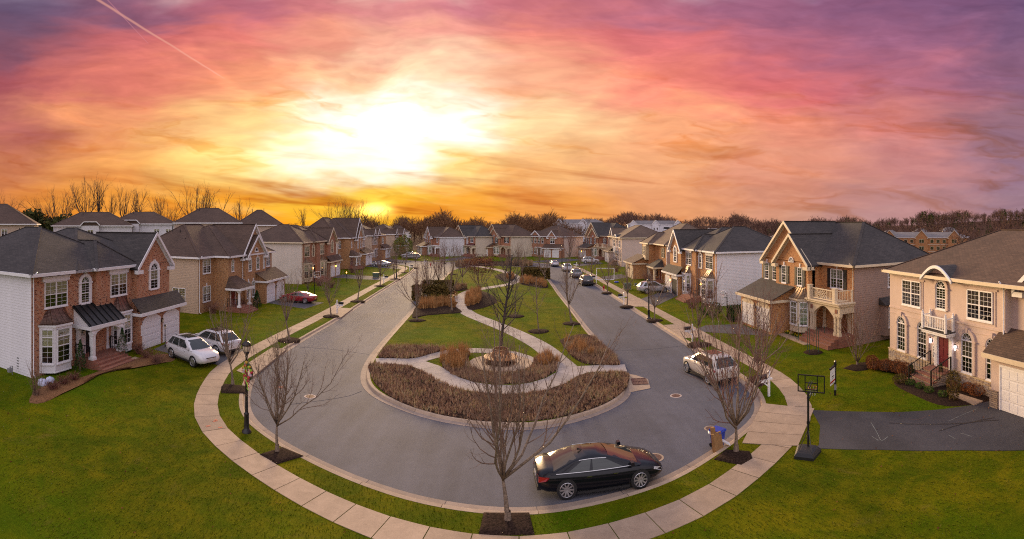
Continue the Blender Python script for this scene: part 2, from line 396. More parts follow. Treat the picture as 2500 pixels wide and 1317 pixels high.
G['brickpaver'] = M_rows('paver_brick', (.27, .085, .05), (.33, .12, .07), (.22, .16, .12), .2, .1, .01, big=.2)
G['stone'] = M_rows('ledge_stone', (.34, .24, .155), (.46, .36, .26), (.13, .10, .08), .42, .11, .015, c3=(.22, .17, .15), bump=1.0, big=.3, bigs=2.0)
SH = dict(bw=.33, rh=.145, ms=.012, rough=.9, bump=.5, big=.30, bigs=.4)
G['shingle'] = M_rows('charcoal_shingles', (.046, .040, .037), (.074, .063, .057), (.030, .028, .030), **SH)
G['shinglebrown'] = M_rows('brown_shingles', (.084, .050, .034), (.122, .075, .051), (.046, .032, .026), **SH)
G['shinglebrownold'] = M_rows('faded_brown_shingles', (.130, .084, .058), (.165, .110, .076), (.060, .040, .030), **SH)
SD = dict(bw=60.0, rh=.19, ms=.014, rough=.6, bump=.9, big=.05)
G['siding'] = M('white_siding', (.74, .73, .75), .55, .04, 2)
G['sidingtan'] = M('tan_siding', (.50, .375, .265), .6, .05, 2)
G['sidingtaupe'] = M('taupe_siding', (.335, .235, .190), .6, .05, 2)
G['sidingpale'] = M('pale_siding', (.62, .55, .48), .6, .05, 2)
G['sidingfar'] = M_rows('far_white_siding', (.70, .69, .71), (.74, .73, .75), (.50, .50, .52), **SD)
G['sidingfartan'] = M_rows('far_tan_siding', (.52, .39, .29), (.55, .42, .32), (.36, .27, .2), **SD)
G['stucco'] = M('pink_stucco', (.60, .475, .405), .9, .05, 1.2, .25, 60)
G['stuccofar'] = M('cream_stucco', (.60, .51, .40), .9, .06, 1.2, .2, 40)
G['white'] = M('white_trim', (.80, .79, .79), .5, .03, 4)
G['cream'] = M('cream_trim', (.68, .57, .40), .55, .04, 4)
G['tan'] = M('tan_trim', (.52, .40, .24), .55, .05, 4)
G['copper'] = M('aged_copper', (.125, .072, .050), .38, .35, 5, .1, 12, metal=.7)
G['bronze'] = M('weathered_copper', (.20, .135, .078), .42, .3, 5, .1, 12, metal=.6)
G['blackmetal'] = M('black_metal', (.012, .012, .013), .35, spec=.5)
G['darkroof'] = M('black_standing_seam', (.022, .021, .021), .3, .2, 5, metal=.4)
G['glass'] = M_glass()
G['dark'] = M('painted_dark_backing', (.030, .028, .026), .9)  # dark colour put in place of shade behind panes and in hollows; stone joints too
G['blind'] = M('cream_blind', (.74, .72, .54), .8, .06, 3)
G['blindgreen'] = M('pale_shutter_blind', (.50, .58, .46), .8, .06, 3)
G['shutter'] = M('black_shutter', (.014, .014, .014), .6)
G['shutterred'] = M('dark_red_shutter', (.10, .02, .018), .6)
G['doorred'] = M('red_door', (.22, .030, .020), .4)
G['doorwine'] = M('wine_red_door', (.16, .018, .030), .35)
G['doorwood'] = M('wood_door', (.20, .075, .022), .4, .3, 6)
G['doordark'] = M('dark_door', (.02, .018, .018), .4)
G['lampglow'] = M('lit_lamp', (.8, .4, .1), .4, emit=((1.0, .42, .06), 9.0))
G['lampwhite'] = M('lit_white_lamp', (.8, .7, .7), .4, emit=((1.0, .80, .78), 4.0))
G['lampglass'] = M('lamp_glass', (.62, .50, .36), .12, spec=.6)
G['bark'] = M('bark', (.205, .150, .105), .95, .4, 14, .7, 30)
G['twig'] = M('twigs', (.185, .115, .078), .95, .3, 3)
G['twigred'] = M('reddish_twigs', (.20, .098, .072), .95, .3, 3)
G['twigdark'] = M('dark_twigs', (.075, .053, .045), .95, .3, 3)
G['barkdark'] = M('dark_bark', (.048, .036, .032), .95, .35, 14, .6, 30)
G['wood'] = M('oiled_teak', (.36, .165, .060), .5, .3, 8)
G['wooddark'] = M('dark_teak', (.19, .075, .030), .55, .3, 8)
G['iron'] = M('rusty_iron', (.115, .050, .036), .7, .35, 14, .5, 60)
G['red'] = M('red_paint', (.42, .018, .018), .4)
G['greenbox'] = M('green_utility_cabinet', (.075, .105, .070), .6)
G['greymetal'] = M('grey_metal', (.30, .30, .31), .45, metal=.3)
G['soccer'] = G['white']
# ================================================================ setting: ground, roads, kerbs, walks
def crs(pts, step, closed=False):
    """Catmull-Rom through pts, resampled at even arc length"""
    P0 = [np.array(p, float) for p in pts]; n = len(P0); out = []
    rngi = range(n) if closed else range(n-1)
    for i in rngi:
        a = P0[(i-1) % n] if closed or i > 0 else 2*P0[0]-P0[1]
        b = P0[i]; c = P0[(i+1) % n]
        d = P0[(i+2) % n] if closed or i+2 < n else 2*P0[-1]-P0[-2]
        for t in np.linspace(0, 1, 24, endpoint=False):
            out.append(.5*((2*b)+(-a+c)*t+(2*a-5*b+4*c-d)*t*t+(-a+3*b-3*c+d)*t**3))
    out.append(P0[0] if closed else P0[-1]); out = np.array(out)
    s = np.r_[0, np.cumsum(np.linalg.norm(np.diff(out, axis=0), axis=1))]
    m = max(2, int(round(s[-1]/step))); q = np.linspace(0, s[-1], m+1)
    r = np.c_[np.interp(q, s, out[:, 0]), np.interp(q, s, out[:, 1])]
    return r[:-1] if closed else r
def normals(p, closed=False):
    t = (np.roll(p, -1, 0)-np.roll(p, 1, 0)) if closed else np.gradient(p, axis=0)
    t /= np.linalg.norm(t, axis=1)[:, None]
    return np.c_[t[:, 1], -t[:, 0]]           # right-hand side of travel
def inpoly(pts, poly):
    pts = np.asarray(pts, float); poly = np.asarray(poly, float); x, y = pts[:, 0], pts[:, 1]; ins = np.zeros(len(pts), bool)
    x1, y1 = poly[:, 0], poly[:, 1]; x2, y2 = np.roll(x1, -1), np.roll(y1, -1)
    for a, b, c, d in zip(x1, y1, x2, y2):
        if b == d: continue
        ins ^= ((b > y) != (d > y)) & (x < (c-a)*(y-b)/(d-b)+a)
    return ins
def sst(a, b, x): t = np.clip((x-a)/(b-a), 0, 1); return t*t*(3-2*t)
def terrain(x, y):
    x = np.asarray(x, float); y = np.asarray(y, float); r = np.hypot(x, y); az = np.arctan2(x, y)
    z = np.full(x.shape, .12)
    z = z + 3.6*sst(-50, -82, x)*sst(124, 106, y)
    d = np.where(az > .12, r - np.minimum(48/np.maximum(np.sin(np.maximum(az, .12)), .05), 190), 0)
    z = z - 7.0*sst(10, 120, d)*sst(.16, .5, az)
    hill = 6.0+8.0*sst(.55, 1.05, az)+3*np.sin(az*7.0)*sst(.1, .3, az)
    z = z + (hill+7.0*sst(.16, .5, az))*sst(240, 560, r)
    return z
# gutter line of the outer kerb, from the left branch round the bulb to the far cross street (metres)
OUT_L = [(-110,175),(-66,147),(-42,130),(-28.5,120.5),(-22.6,112.5),(-21.0,103),(-20.3,94),(-19.6,78.7),(-18.6,61.4),(-17.8,48.5),(-17.5,41),(-17.1,34.7),(-16.5,29.6),(-15.6,26.9),
         (-14.0,23.75),(-12.5,21.9),(-10.6,20.6),(-8.3,19.5),(-5.7,18.5),(-3.0,17.75),(-.14,17.39),(2.22,17.6),(5.68,18.5),(8.48,20.0),(10.2,21.15),(11.67,22.3),
         (12.75,23.7),(13.5,25.6),(13.95,27.7),(14.1,30.2),(14.1,35.5),(14.1,42.1),(13.95,52.7),(13.8,65.2),(13.5,84.6),(13.1,103.5),(12.2,115),(9.0,125),(2.5,130.5),(-8,132),(-22,131),(-36,138),(-62,156),(-106,184)]
ISL = [(-13.2,108),(-12.6,80),(-11.9,59.4),(-11.55,50.8),(-11.05,40.2),(-10.6,34.8),(-9.9,31.1),(-8.8,28.5),(-7.0,26.6),(-4.0,24.85),(-.2,23.95),(2.3,24.3),(5.0,25.8),
       (6.8,27.9),(7.5,31),(7.65,36),(7.6,41),(7.42,46.5),(7.3,58),(7.1,70),(6.95,90),(6.3,106),(3.2,115.5),(-3,119.5),(-9,117)]
outp = crs(OUT_L, .65); outn = normals(outp)            # travel goes anticlockwise: right-hand side is outside
islp = crs(ISL, .65, True); isln = normals(islp, True)   # likewise: right-hand side is the road
def off(p, n, d): return p + n*d
ZL = .12
# --- lawn / terrain sheet with the road corridor cut out
hole = off(outp, outn, .60)[::2]
gp = []
for gx in np.arange(-44, 49, 4.0):
    for gy in np.arange(-10, 165, 5.0): gp.append((gx, gy))
for r in [50, 70, 95, 120, 145, 170, 200, 240, 290, 350, 420, 500, 600, 750, 1000, 1500, 2600]:
    for a in np.arange(-PI, PI, .06 if r < 700 else .12): gp.append((r*math.sin(a), r*math.cos(a)))
gp = np.array(gp)
gp = gp[~inpoly(gp, hole)]
dmin = np.array([np.min((hole[:, 0]-q[0])**2+(hole[:, 1]-q[1])**2) for q in gp])
gp = gp[dmin > 1.5]
pts = [Vector(p) for p in hole] + [Vector(p) for p in gp]
edges = [(i, (i+1) % len(hole)) for i in range(len(hole))]
cv, ce, cf, *_ = geometry.delaunay_2d_cdt(pts, edges, [], 0, 1e-4)
cvn = np.array([tuple(v) for v in cv]); cent = np.array([cvn[list(f)].mean(0) for f in cf])
keep = ~inpoly(cent, hole)
zz = terrain(cvn[:, 0], cvn[:, 1])
me = bpy.data.meshes.new('ground'); me.from_pydata([(a, b, c) for (a, b), c in zip(cvn, zz)], [], [tuple(f) for f, k2 in zip(cf, keep) if k2]); me.update()
me.materials.append(G['grass']); me.polygons.foreach_set('use_smooth', [True]*len(me.polygons))
tag(obj('ground', me), 'mown green lawns running out to the wooded horizon', kind='structure')
# --- road
mb = MB(); rp = off(outp, outn, .35)[::2]; mb.poly(*[(x, y, 0) for x, y in rp])
road = tag(part('road', mb, G['road'], None), 'grey asphalt road looping round the planted island', kind='structure')
# --- island lawn
mb = MB(); ip = off(islp, -isln, .60)[::2]; mb.poly(*[(x, y, ZL) for x, y in ip])
island = tag(part('island_lawn', mb, G['grass'], None), 'green lawn of the long central island', kind='structure')
# --- kerbs with gutter pan, cast in sections
def kerb_run(name, p, n, sgn, label, per=5, gap=.012, closed=False, first=0, last=None):
    root = tag(obj(name, None), label, kind='structure')
    profs = (('gutter_section', 'gutter', [(-.0, .012), (.355, .004), (.355, -.05), (0, -.05)]), ('kerb_section', 'kerb', [(.36, -.05), (.36, .0), (.42, .112), (.46, .132), (.64, .128), (.66, .06), (.66, -.05)]))
    N = len(p); i = first; last = N-1 if last is None else last
    idx = list(range(N)) + ([0] if closed else [])
    while i < (len(idx)-1 if closed else last):
        seg = idx[i:i+per+1]
        if len(seg) < 2: break
        ps = np.array([p[j] for j in seg]); ns = np.array([n[j] for j in seg])*sgn
        d0 = ps[1]-ps[0]; ps[0] = ps[0]+d0*gap/np.linalg.norm(d0); d1 = ps[-2]-ps[-1]; ps[-1] = ps[-1]+d1*gap/np.linalg.norm(d1)
        for pn, pm, prof in profs:
            m = MB(); m.loft([[(q[0]+nn[0]*o, q[1]+nn[1]*o, z) for o, z in prof] for q, nn in zip(ps, ns)]); part(pn, m, G[pm], root)
        i += per
    return root
kerb_run('outer_kerb', outp, outn, 1, 'pale concrete kerb and gutter around the outside of the road')
kerb_run('island_kerb', islp, isln, -1, 'pale concrete kerb and gutter around the central island', closed=True)
# --- sidewalk in slabs along the outer kerb
walk = tag(obj('sidewalk', None), 'concrete sidewalk in slabs following the outer kerb', kind='structure')
def slab(root, a0, a1, b1, b0, z=.138, mat=None, name='slab', th=.15):
    m = MB(); m.prism([a0, a1, b1, b0], z-th, z)
    return part(name, m, mat or G['concrete'], root)
wi = off(outp, outn, 1.82); wo = off(outp, outn, 3.12)
i0 = min(range(len(outp)), key=lambda i: abs(outp[i][0]+28.5)+abs(outp[i][1]-120.5)); i1 = min(range(len(outp)), key=lambda i: abs(outp[i][0]-10)+abs(outp[i][1]-123))
for i in range(i0, i1, 2):
    f = .012
    def lp(a, b, t): return a+(b-a)*t
    zj = .138+random.Random(i).uniform(-.004, .004)
    A0, A1, B0, B1 = wi[i], wi[i+2], wo[i], wo[i+2]
    q = [lp(A0, A1, f), lp(A0, A1, 1-f), lp(B0, B1, 1-f), lp(B0, B1, f)]
    ar = sum(q[j][0]*q[(j+1) % 4][1]-q[(j+1) % 4][0]*q[j][1] for j in range(4))
    if ar < 0: q = q[::-1]
    slab(walk, *q, z=zj)
def strip(root, name, line, wd, mat, z, step, gap=.012, th=.1):
    p = crs(line, step); n = normals(p)
    for i in range(len(p)-1):
        a, b = p[i], p[i+1]; f = gap/max(.1, np.linalg.norm(b-a))
        q = [a+(b-a)*f-n[i]*wd/2, a+(b-a)*f+n[i]*wd/2, b-(b-a)*f+n[i+1]*wd/2, b-(b-a)*f-n[i+1]*wd/2]
        ar = sum(q[j][0]*q[(j+1) % 4][1]-q[(j+1) % 4][0]*q[j][1] for j in range(4))
        if ar < 0: q = q[::-1]
        slab(root, *[tuple(v) for v in q], z=z, mat=mat, th=th)
    return p, n
# --- island footpaths
fp = tag(obj('footpath', None), 'pale concrete footpath winding through the island', kind='structure')
strip(fp, 'slab', [(-11.20,120.69),(-4.95,112.04),(-1.74,104.33),(0.56,95.24),(0.88,88.23),(-0.41,82.19),(-3.44,77.85),(-6.07,73.37),(-7.03,66.67),(-6.43,60.57),(-4.90,54.83),(-2.20,49.74),(0.19,45.28),(2.28,40.20),(3.26,36.11),(3.79,33.59),(4.09,32.53)], 1.7, G['path'], ZL+.016, 1.5)
strip(fp, 'slab', [(-9.75,34.25),(-8.55,34.68),(-6.95,34.60),(-5.29,33.10),(-4.14,31.22),(-2.50,29.90),(-0.69,29.48),(0.92,29.69),(2.49,30.75),(3.75,32.48),(5.04,33.33),(7.81,33.09)], 1.6, G['path'], ZL+.019, 1.5)
strip(fp, 'slab', [(-7.10,35.00),(-5.81,36.81),(-4.62,38.06),(-2.74,38.61),(-0.57,38.09),(0.85,36.58),(1.38,35.27)], 1.35, G['path'], ZL+.022, 1.5)
strip(fp, 'slab', [(-9.85,64.47),(-7.24,65.54)], 1.4, G['path'], ZL+.013, 1.5)
BX, BY = (-0.82,35.18)
mb = MB(); mb.lathe([(1.05, ZL), (1.05, ZL+.03), (2.25, ZL+.03), (2.25, ZL-.02)], 40, (BX, BY))
part('bench_pad', mb, G['concrete'], fp)
# --- beds
def bed(pts, mat, z=ZL+.01, h=.06, name='mulch_bed', label=None):
    p = crs(pts, .5, True) if len(pts) > 5 else np.array([np.array(pts[i])*(1-f)+np.array(pts[(i+1) % len(pts)])*f for i in range(len(pts)) for f in (0, .25, .5, .75)]); c = p.mean(0)
    m = MB(); rings = []
    for s, dz in ((1.0, -.03), (.985, .02), (.8, h), (.4, h*1.2)): rings.append([(c[0]+(a-c[0])*s, c[1]+(b-c[1])*s, z+dz) for a, b in p])
    m.loft(rings, True, False); k = len(m.v)-len(p); m.f.append(tuple(range(k, len(m.v))))
    o = part(name, m, mat, None, True); tag(o, label, kind='structure'); return p
def disc(x, y, r, mat=None, squash=1.0, label='dark mulch ring round a tree'):
    rr = random.Random(int(x*100)); k = [(x+math.cos(a)*r*rr.uniform(.9, 1.1), y+math.sin(a)*r*squash*rr.uniform(.9, 1.1)) for a in np.arange(0, 2*PI, PI/6)]
    return bed(k, mat or G['mulch'], h=.08, label=label)
BED_LOW = [(-9.98,33.53),(-9.35,31.52),(-8.30,29.22),(-6.54,27.00),(-4.30,25.56),(-2.07,24.81),(-0.21,24.64),(1.87,24.93),(3.90,25.79),(5.48,27.04),(6.80,28.84),(7.49,30.85),(7.62,32.07),(6.01,32.41),(4.69,32.09),(3.55,30.72),(2.27,29.54),(0.84,28.83),(-0.67,28.63),(-2.42,29.03),(-4.11,30.26),(-5.42,31.89),(-6.83,33.40),(-8.35,33.87)]
BED_MID = [(-5.16,35.77),(-4.81,33.75),(-4.05,32.27),(-2.58,30.90),(-0.71,30.45),(1.03,30.75),(2.20,31.75),(3.00,33.20),(3.27,34.94),(2.95,37.15),(2.36,37.66),(1.61,36.33),(1.52,34.95),(1.03,33.41),(-0.27,32.79),(-1.65,32.93),(-2.77,33.88),(-3.17,35.15),(-3.23,37.13),(-4.07,37.40),(-4.80,36.96)]
BED_LEFT = [(-9.79,35.25),(-8.70,35.31),(-7.22,35.64),(-6.07,37.24),(-5.12,38.62),(-6.27,39.24),(-8.27,39.14),(-9.89,38.48),(-10.07,37.12)]
BED_RIGHT = [(4.10,41.91),(4.23,39.78),(4.50,36.53),(5.27,34.48),(6.59,33.95),(7.52,33.75),(7.75,35.76),(7.49,39.29),(7.10,43.06),(6.30,44.16),(4.99,43.19)]
BED_UL = [(-10.58,51.32),(-9.33,52.75),(-7.48,54.03),(-5.64,55.27),(-6.88,59.60),(-7.04,62.76),(-10.06,63.03),(-11.55,59.50)]
BED_UR = [(-5.74,61.27),(-4.95,56.93),(-3.41,58.44),(-2.20,61.50),(-2.00,64.83),(-2.91,69.71),(-4.81,73.92),(-5.90,72.05),(-6.17,67.13)]
BED_R2 = [(1.24,82.75),(3.29,78.88),(5.44,76.73),(5.83,83.13),(3.73,89.47),(1.94,89.53)]
BED_M2 = [(-3.25,95.18),(-2.06,88.21),(-0.36,85.71),(0.61,90.91),(0.00,98.36),(-1.85,100.82)]
BED_L2 = [(-10.95,73.26),(-9.01,71.73),(-6.55,74.71),(-8.01,78.54),(-10.97,79.24)]
BED_FAR = [(-13.40,116.88),(-11.69,127.12),(-5.55,133.22),(2.20,131.85),(5.00,119.90),(-1.01,121.21),(-8.99,119.66)]
def clip_isl(b): return b
mb = MB(); mb.poly(*[(x, y, ZL+.012) for x, y in crs(BED_LOW, .5, True)]); tag(part('mulch_bed', mb, G['mulch'], None), 'brown planting bed at the near end of the island', kind='structure')
bed(BED_LEFT, G['mulch'], h=.04, label='planting bed on the left of the island paths'); bed(BED_RIGHT, G['mulch'], h=.05, label='planting bed on the right of the island paths')
mb = MB(); mb.poly(*[(x, y, ZL+.012) for x, y in BED_MID]); tag(part('mulch_bed', mb, G['mulch'], None), 'planting bed ringing the tree bench', kind='structure')
for b, l in ((BED_UL, 'dark mulch bed below the clipped hedge'), (BED_UR, 'oval mulch bed inside the first bend of the path'), (BED_R2, 'mulch bed by the right kerb of the island'), (BED_M2, 'oval mulch bed inside the second bend of the path'), (BED_L2, 'mulch bed behind the clipped hedge'), (BED_FAR, 'planting bed at the far end of the island')):
    bed(b, G['mulch'], label=l)
# --- driveways and aprons
def flat(name, pts, mat, z, label=None, th=.06, parent=None):
    m = MB(); ar = sum(pts[j][0]*pts[(j+1) % len(pts)][1]-pts[(j+1) % len(pts)][0]*pts[j][1] for j in range(len(pts)))
    m.prism(pts if ar > 0 else pts[::-1], z-th, z); o = part(name, m, mat, parent)
    if parent is None: tag(o, label, kind='structure')
    return o
def drive(garage, street, mat, label):
    flat('driveway', [*garage, *street], mat, ZL+.014, label, .05)
def apron(a0, a1, b1, b0, n, label):
    """a: kerb side, b: house side; panels side by side"""
    r = tag(obj('driveway_apron', None), label, kind='structure')
    a0, a1, b0, b1 = map(np.array, (a0, a1, b0, b1))
    for i in range(n):
        s, e = i/n+.004, (i+1)/n-.004
        q = [a0+(a1-a0)*s, a0+(a1-a0)*e, b0+(b1-b0)*e, b0+(b1-b0)*s]
        ar = sum(q[j][0]*q[(j+1) % 4][1]-q[(j+1) % 4][0]*q[j][1] for j in range(4))
        slab(r, *[tuple(v) for v in (q if ar > 0 else q[::-1])], z=.150, name='apron_panel', th=.12)
# right-hand near drive in fresh black asphalt
DR1 = [(13.22,19.46),(14.96,21.51),(16.90,19.73),(18.44,18.21),(20.20,16.87),(21.62,16.01),(23.27,15.64),(23.76,15.26)]
flat('driveway', [(12.9,17.9),(14.2,19.6),(15.0,21.5),(16.90,19.73),(18.44,18.21),(20.20,16.87),(21.62,16.01),(23.36,15.27),(24.6,14.2),(25.3,7.0),(20.5,7.4),(18.9,10.4),(17.10,13.11),(14.71,15.79),(12.57,17.74)], G['drive'], ZL+.016, 'fresh black asphalt driveway of the pink stucco house')
apron((10.03,19.83),(13.28,23.75),(15.25,21.59),(12.05,18.33),4,'wide pale concrete apron in front of the black driveway')
drive([(-26.0,29.1),(-27.3,35.0)],[(-19.70,33.18),(-19.03,28.63)], G['drive2'], 'grey asphalt driveway with two white cars')
apron((-16.07,27.58),(-17.29,35.05),(-18.58,34.97),(-17.68,28.15),3,'concrete apron of the driveway with two white cars')
drive([(-30.35,55.01),(-29.17,59.13)],[(-23.33,57.98),(-23.73,52.89)], G['drive2'], 'asphalt driveway with the red car')
apron((-17.9,49.4),(-18.5,55.2),(-21.3,55.0),(-20.7,48.8),3,'concrete apron below the red car')
drive([(-33,86.5),(-33,92.5)],[(-22.8,90.5),(-22.6,84.8)], G['drive2'], 'asphalt driveway running to the third house on the left')
apron((-20.2,85.0),(-20.5,91.5),(-23.0,91.3),(-22.6,84.6),3,'concrete apron beside the second mailbox on the left')
drive([(-35,112),(-35,118)],[(-24.8,112.5),(-24.0,107.0)], G['drive2'], 'asphalt driveway with the silver sedan')
drive([(-38,140),(-38,146)],[(-28,126),(-31,128)], G['drive2'], 'asphalt driveway with the grey minivan')
drive([(22.0,37.9),(21.9,43.8)],[(18.55,44.69),(16.42,42.76)], G['drive2'], 'asphalt driveway of the brick house with black shutters')
apron((14.75,40.2),(14.75,46.2),(17.25,46.2),(17.25,40.0),3,'concrete apron beside the beige car')
drive([(22.8,65.0),(22.8,70.8)],[(16.03,62.14),(15.90,55.46)], G['drive2'], 'asphalt driveway with the silver SUV')
apron((14.5,57.6),(14.45,64.4),(17.0,64.4),(17.0,57.2),3,'concrete apron by the mailbox on the right')
drive([(21.8,90.5),(21.8,96.5)],[(16.8,92.0),(16.9,85.5)], G['drive2'], 'asphalt driveway beside the white soccer goal')
drive([(23.5,124.5),(23.2,130)],[(15.4,122),(15.9,116.5)], G['drive2'], 'asphalt driveway with the white car on the right')
flat('driveway', [(5,132.6),(11,127.5),(21,139),(15,145)], G['drive2'], ZL+.014, 'asphalt driveway of the far brick house')
flat('driveway', [(-22,134),(-16,134.2),(-10,150),(-15,153)], G['drive2'], ZL+.014, 'asphalt driveway of the far house with the red awning')
# chalk, tar snakes and spills on the near drive
def ribbon(root, name, pts, w, mat, z):
    p = crs(pts, .25); n = normals(p); m = MB()
    for i in range(len(p)-1): m.poly((*(p[i]-n[i]*w/2), z), (*(p[i]+n[i]*w/2), z), (*(p[i+1]+n[i+1]*w/2), z), (*(p[i+1]-n[i+1]*w/2), z))
    return part(name, m, mat, root)
marks = tag(obj('driveway_marks', None), 'tar streaks and chalk lines on the black driveway', kind='structure')
G['tar'] = M('tar', (.018, .016, .018), .5); G['chalk'] = M('chalk', (.17, .18, .165), .9, .5, 8); G['chalkred'] = M('red_chalk', (.15, .085, .075), .9)
zt = ZL+.021
ribbon(marks, 'tar_streak', [(16.99,17.64),(17.74,16.67),(19.39,14.87),(20.37,14.31),(20.92,13.98)], .10, G['tar'], zt)
ribbon(marks, 'tar_streak', [(17.97,15.19),(19.22,14.86),(20.14,14.28),(20.77,13.63)], .08, G['tar'], zt+.002)
for a in ([(16.35,18.24),(15.83,17.28),(15.32,16.44)], [(15.33,17.07),(15.29,16.41),(15.86,16.52)], [(19.16,15.57),(20.26,15.54),(21.47,15.41)], [(17.90,14.57),(17.77,14.03)], [(18.43,14.25),(18.43,13.60)]):
    ribbon(marks, 'chalk_line', a, .035, G['chalk'], zt)
ribbon(marks, 'chalk_line', [(18.05,17.30),(18.29,16.89),(18.95,16.87)], .03, G['chalkred'], zt)
# manholes, drain grate
def manhole(x, y, r, label, ring=None):
    t = thing('manhole_cover', label, 'manhole', (x, y, .0), group='manhole covers in the road')
    m = MB(); m.lathe([(r*.78, .004), (r*.78, .010), (r, .010), (r*1.02, .002)], 32); part('frame', m, ring or G['kerb'], t)
    m = MB(); m.lathe([(0, .007), (r*.76, .007), (r*.76, .0)], 28); part('lid', m, G['iron'], t)
    for i in range(-3, 4):
        h = math.sqrt(max(0, (r*.7)**2-(i*r*.2)**2)); m = MB(); m.box(i*r*.2-.025, i*r*.2+.025, -h, h, .006, .013); part('tread', m, G['iron'], t)
G['ringpale'] = M('pale_ring', (.5, .4, .34), .8)
manhole(-11.44, 26.26, .34, 'pale ringed manhole cover on the left of the bulb', G['ringpale'])
manhole(9.42, 27.19, .34, 'pale ringed manhole cover between the island and the beige car', G['ringpale'])
manhole(9.48, 22.21, .30, 'small rusty manhole cover beside the blue recycling bin')
manhole(6.04, 20.24, .40, 'large rusty manhole cover ahead of the black sedan')
manhole(10.84, 20.32, .10, 'tiny round valve cover in the pale driveway apron')
gx, gy = (8.03,30.29)
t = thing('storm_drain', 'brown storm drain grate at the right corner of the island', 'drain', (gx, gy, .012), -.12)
mb = MB(); mb.prism([(-.85,-1.9),(.5,-1.35),(.62,.4),(-.05,1.35),(-.75,1.9)], -.01, .012); part('inlet_slab', mb, G['kerb'], t)
mb = MB(); mb.box(-.46, .46, -.62, .55, .012, .02); part('pit_shade_plate', mb, G['dark'], t)  # dark plate laid on top, coloured as the shaded hollow under the grate
for i in range(4):
    mb = MB(); x = -.46+i*.92/3; mb.box(x-.03, x+.03, -.62, .55, .02, .05); part('bar', mb, G['iron'], t)
for j in range(3):
    mb = MB(); y = -.62+j*1.17/2; mb.box(-.46, .46, y-.03, y+.03, .021, .048); part('bar', mb, G['iron'], t)
for i in range(3):
    for j in range(2):
        mb = MB(); mb.box(-.43+i*.307, -.43+i*.307+.247, -.59+j*.585, -.59+j*.585+.525, .015, .03); part('plate', mb, G['iron'], t)

G['orangepaint'] = M('orange_marking_paint', (.60, .22, .12), .9, .35, 9); G['patch'] = M('brick_patch', (.27, .11, .075), .9, .3, 8)
for a in ([(-14.08,20.22),(-13.98,20.47)], [(-14.02,19.54),(-13.90,19.74)], [(-13.45,19.76),(-13.31,19.91)], [(-14.10,20.39),(-14.07,20.54)]): ribbon(walk, 'paint_mark', a, .14, G['orangepaint'], .147)
flat('road_patch', [(-14.01,27.13),(-13.67,27.30),(-13.49,26.88),(-13.75,26.75)], G['patch'], .006, 'small brick coloured patch in the road', .004, road)

G['seam'] = M('tar_seam', (.055, .056, .068), 1.0, spec=.05)
for a in ([(-17.4,36.5),(-14.2,36.9),(-10.9,36.4)], [(7.8,38.4),(10.8,38.0),(14.0,38.3)], [(-12.0,24.6),(-9.6,26.9),(-8.9,28.2)]):
    o = ribbon(road, 'tar_seam', a, .035, G['seam'], .0045)
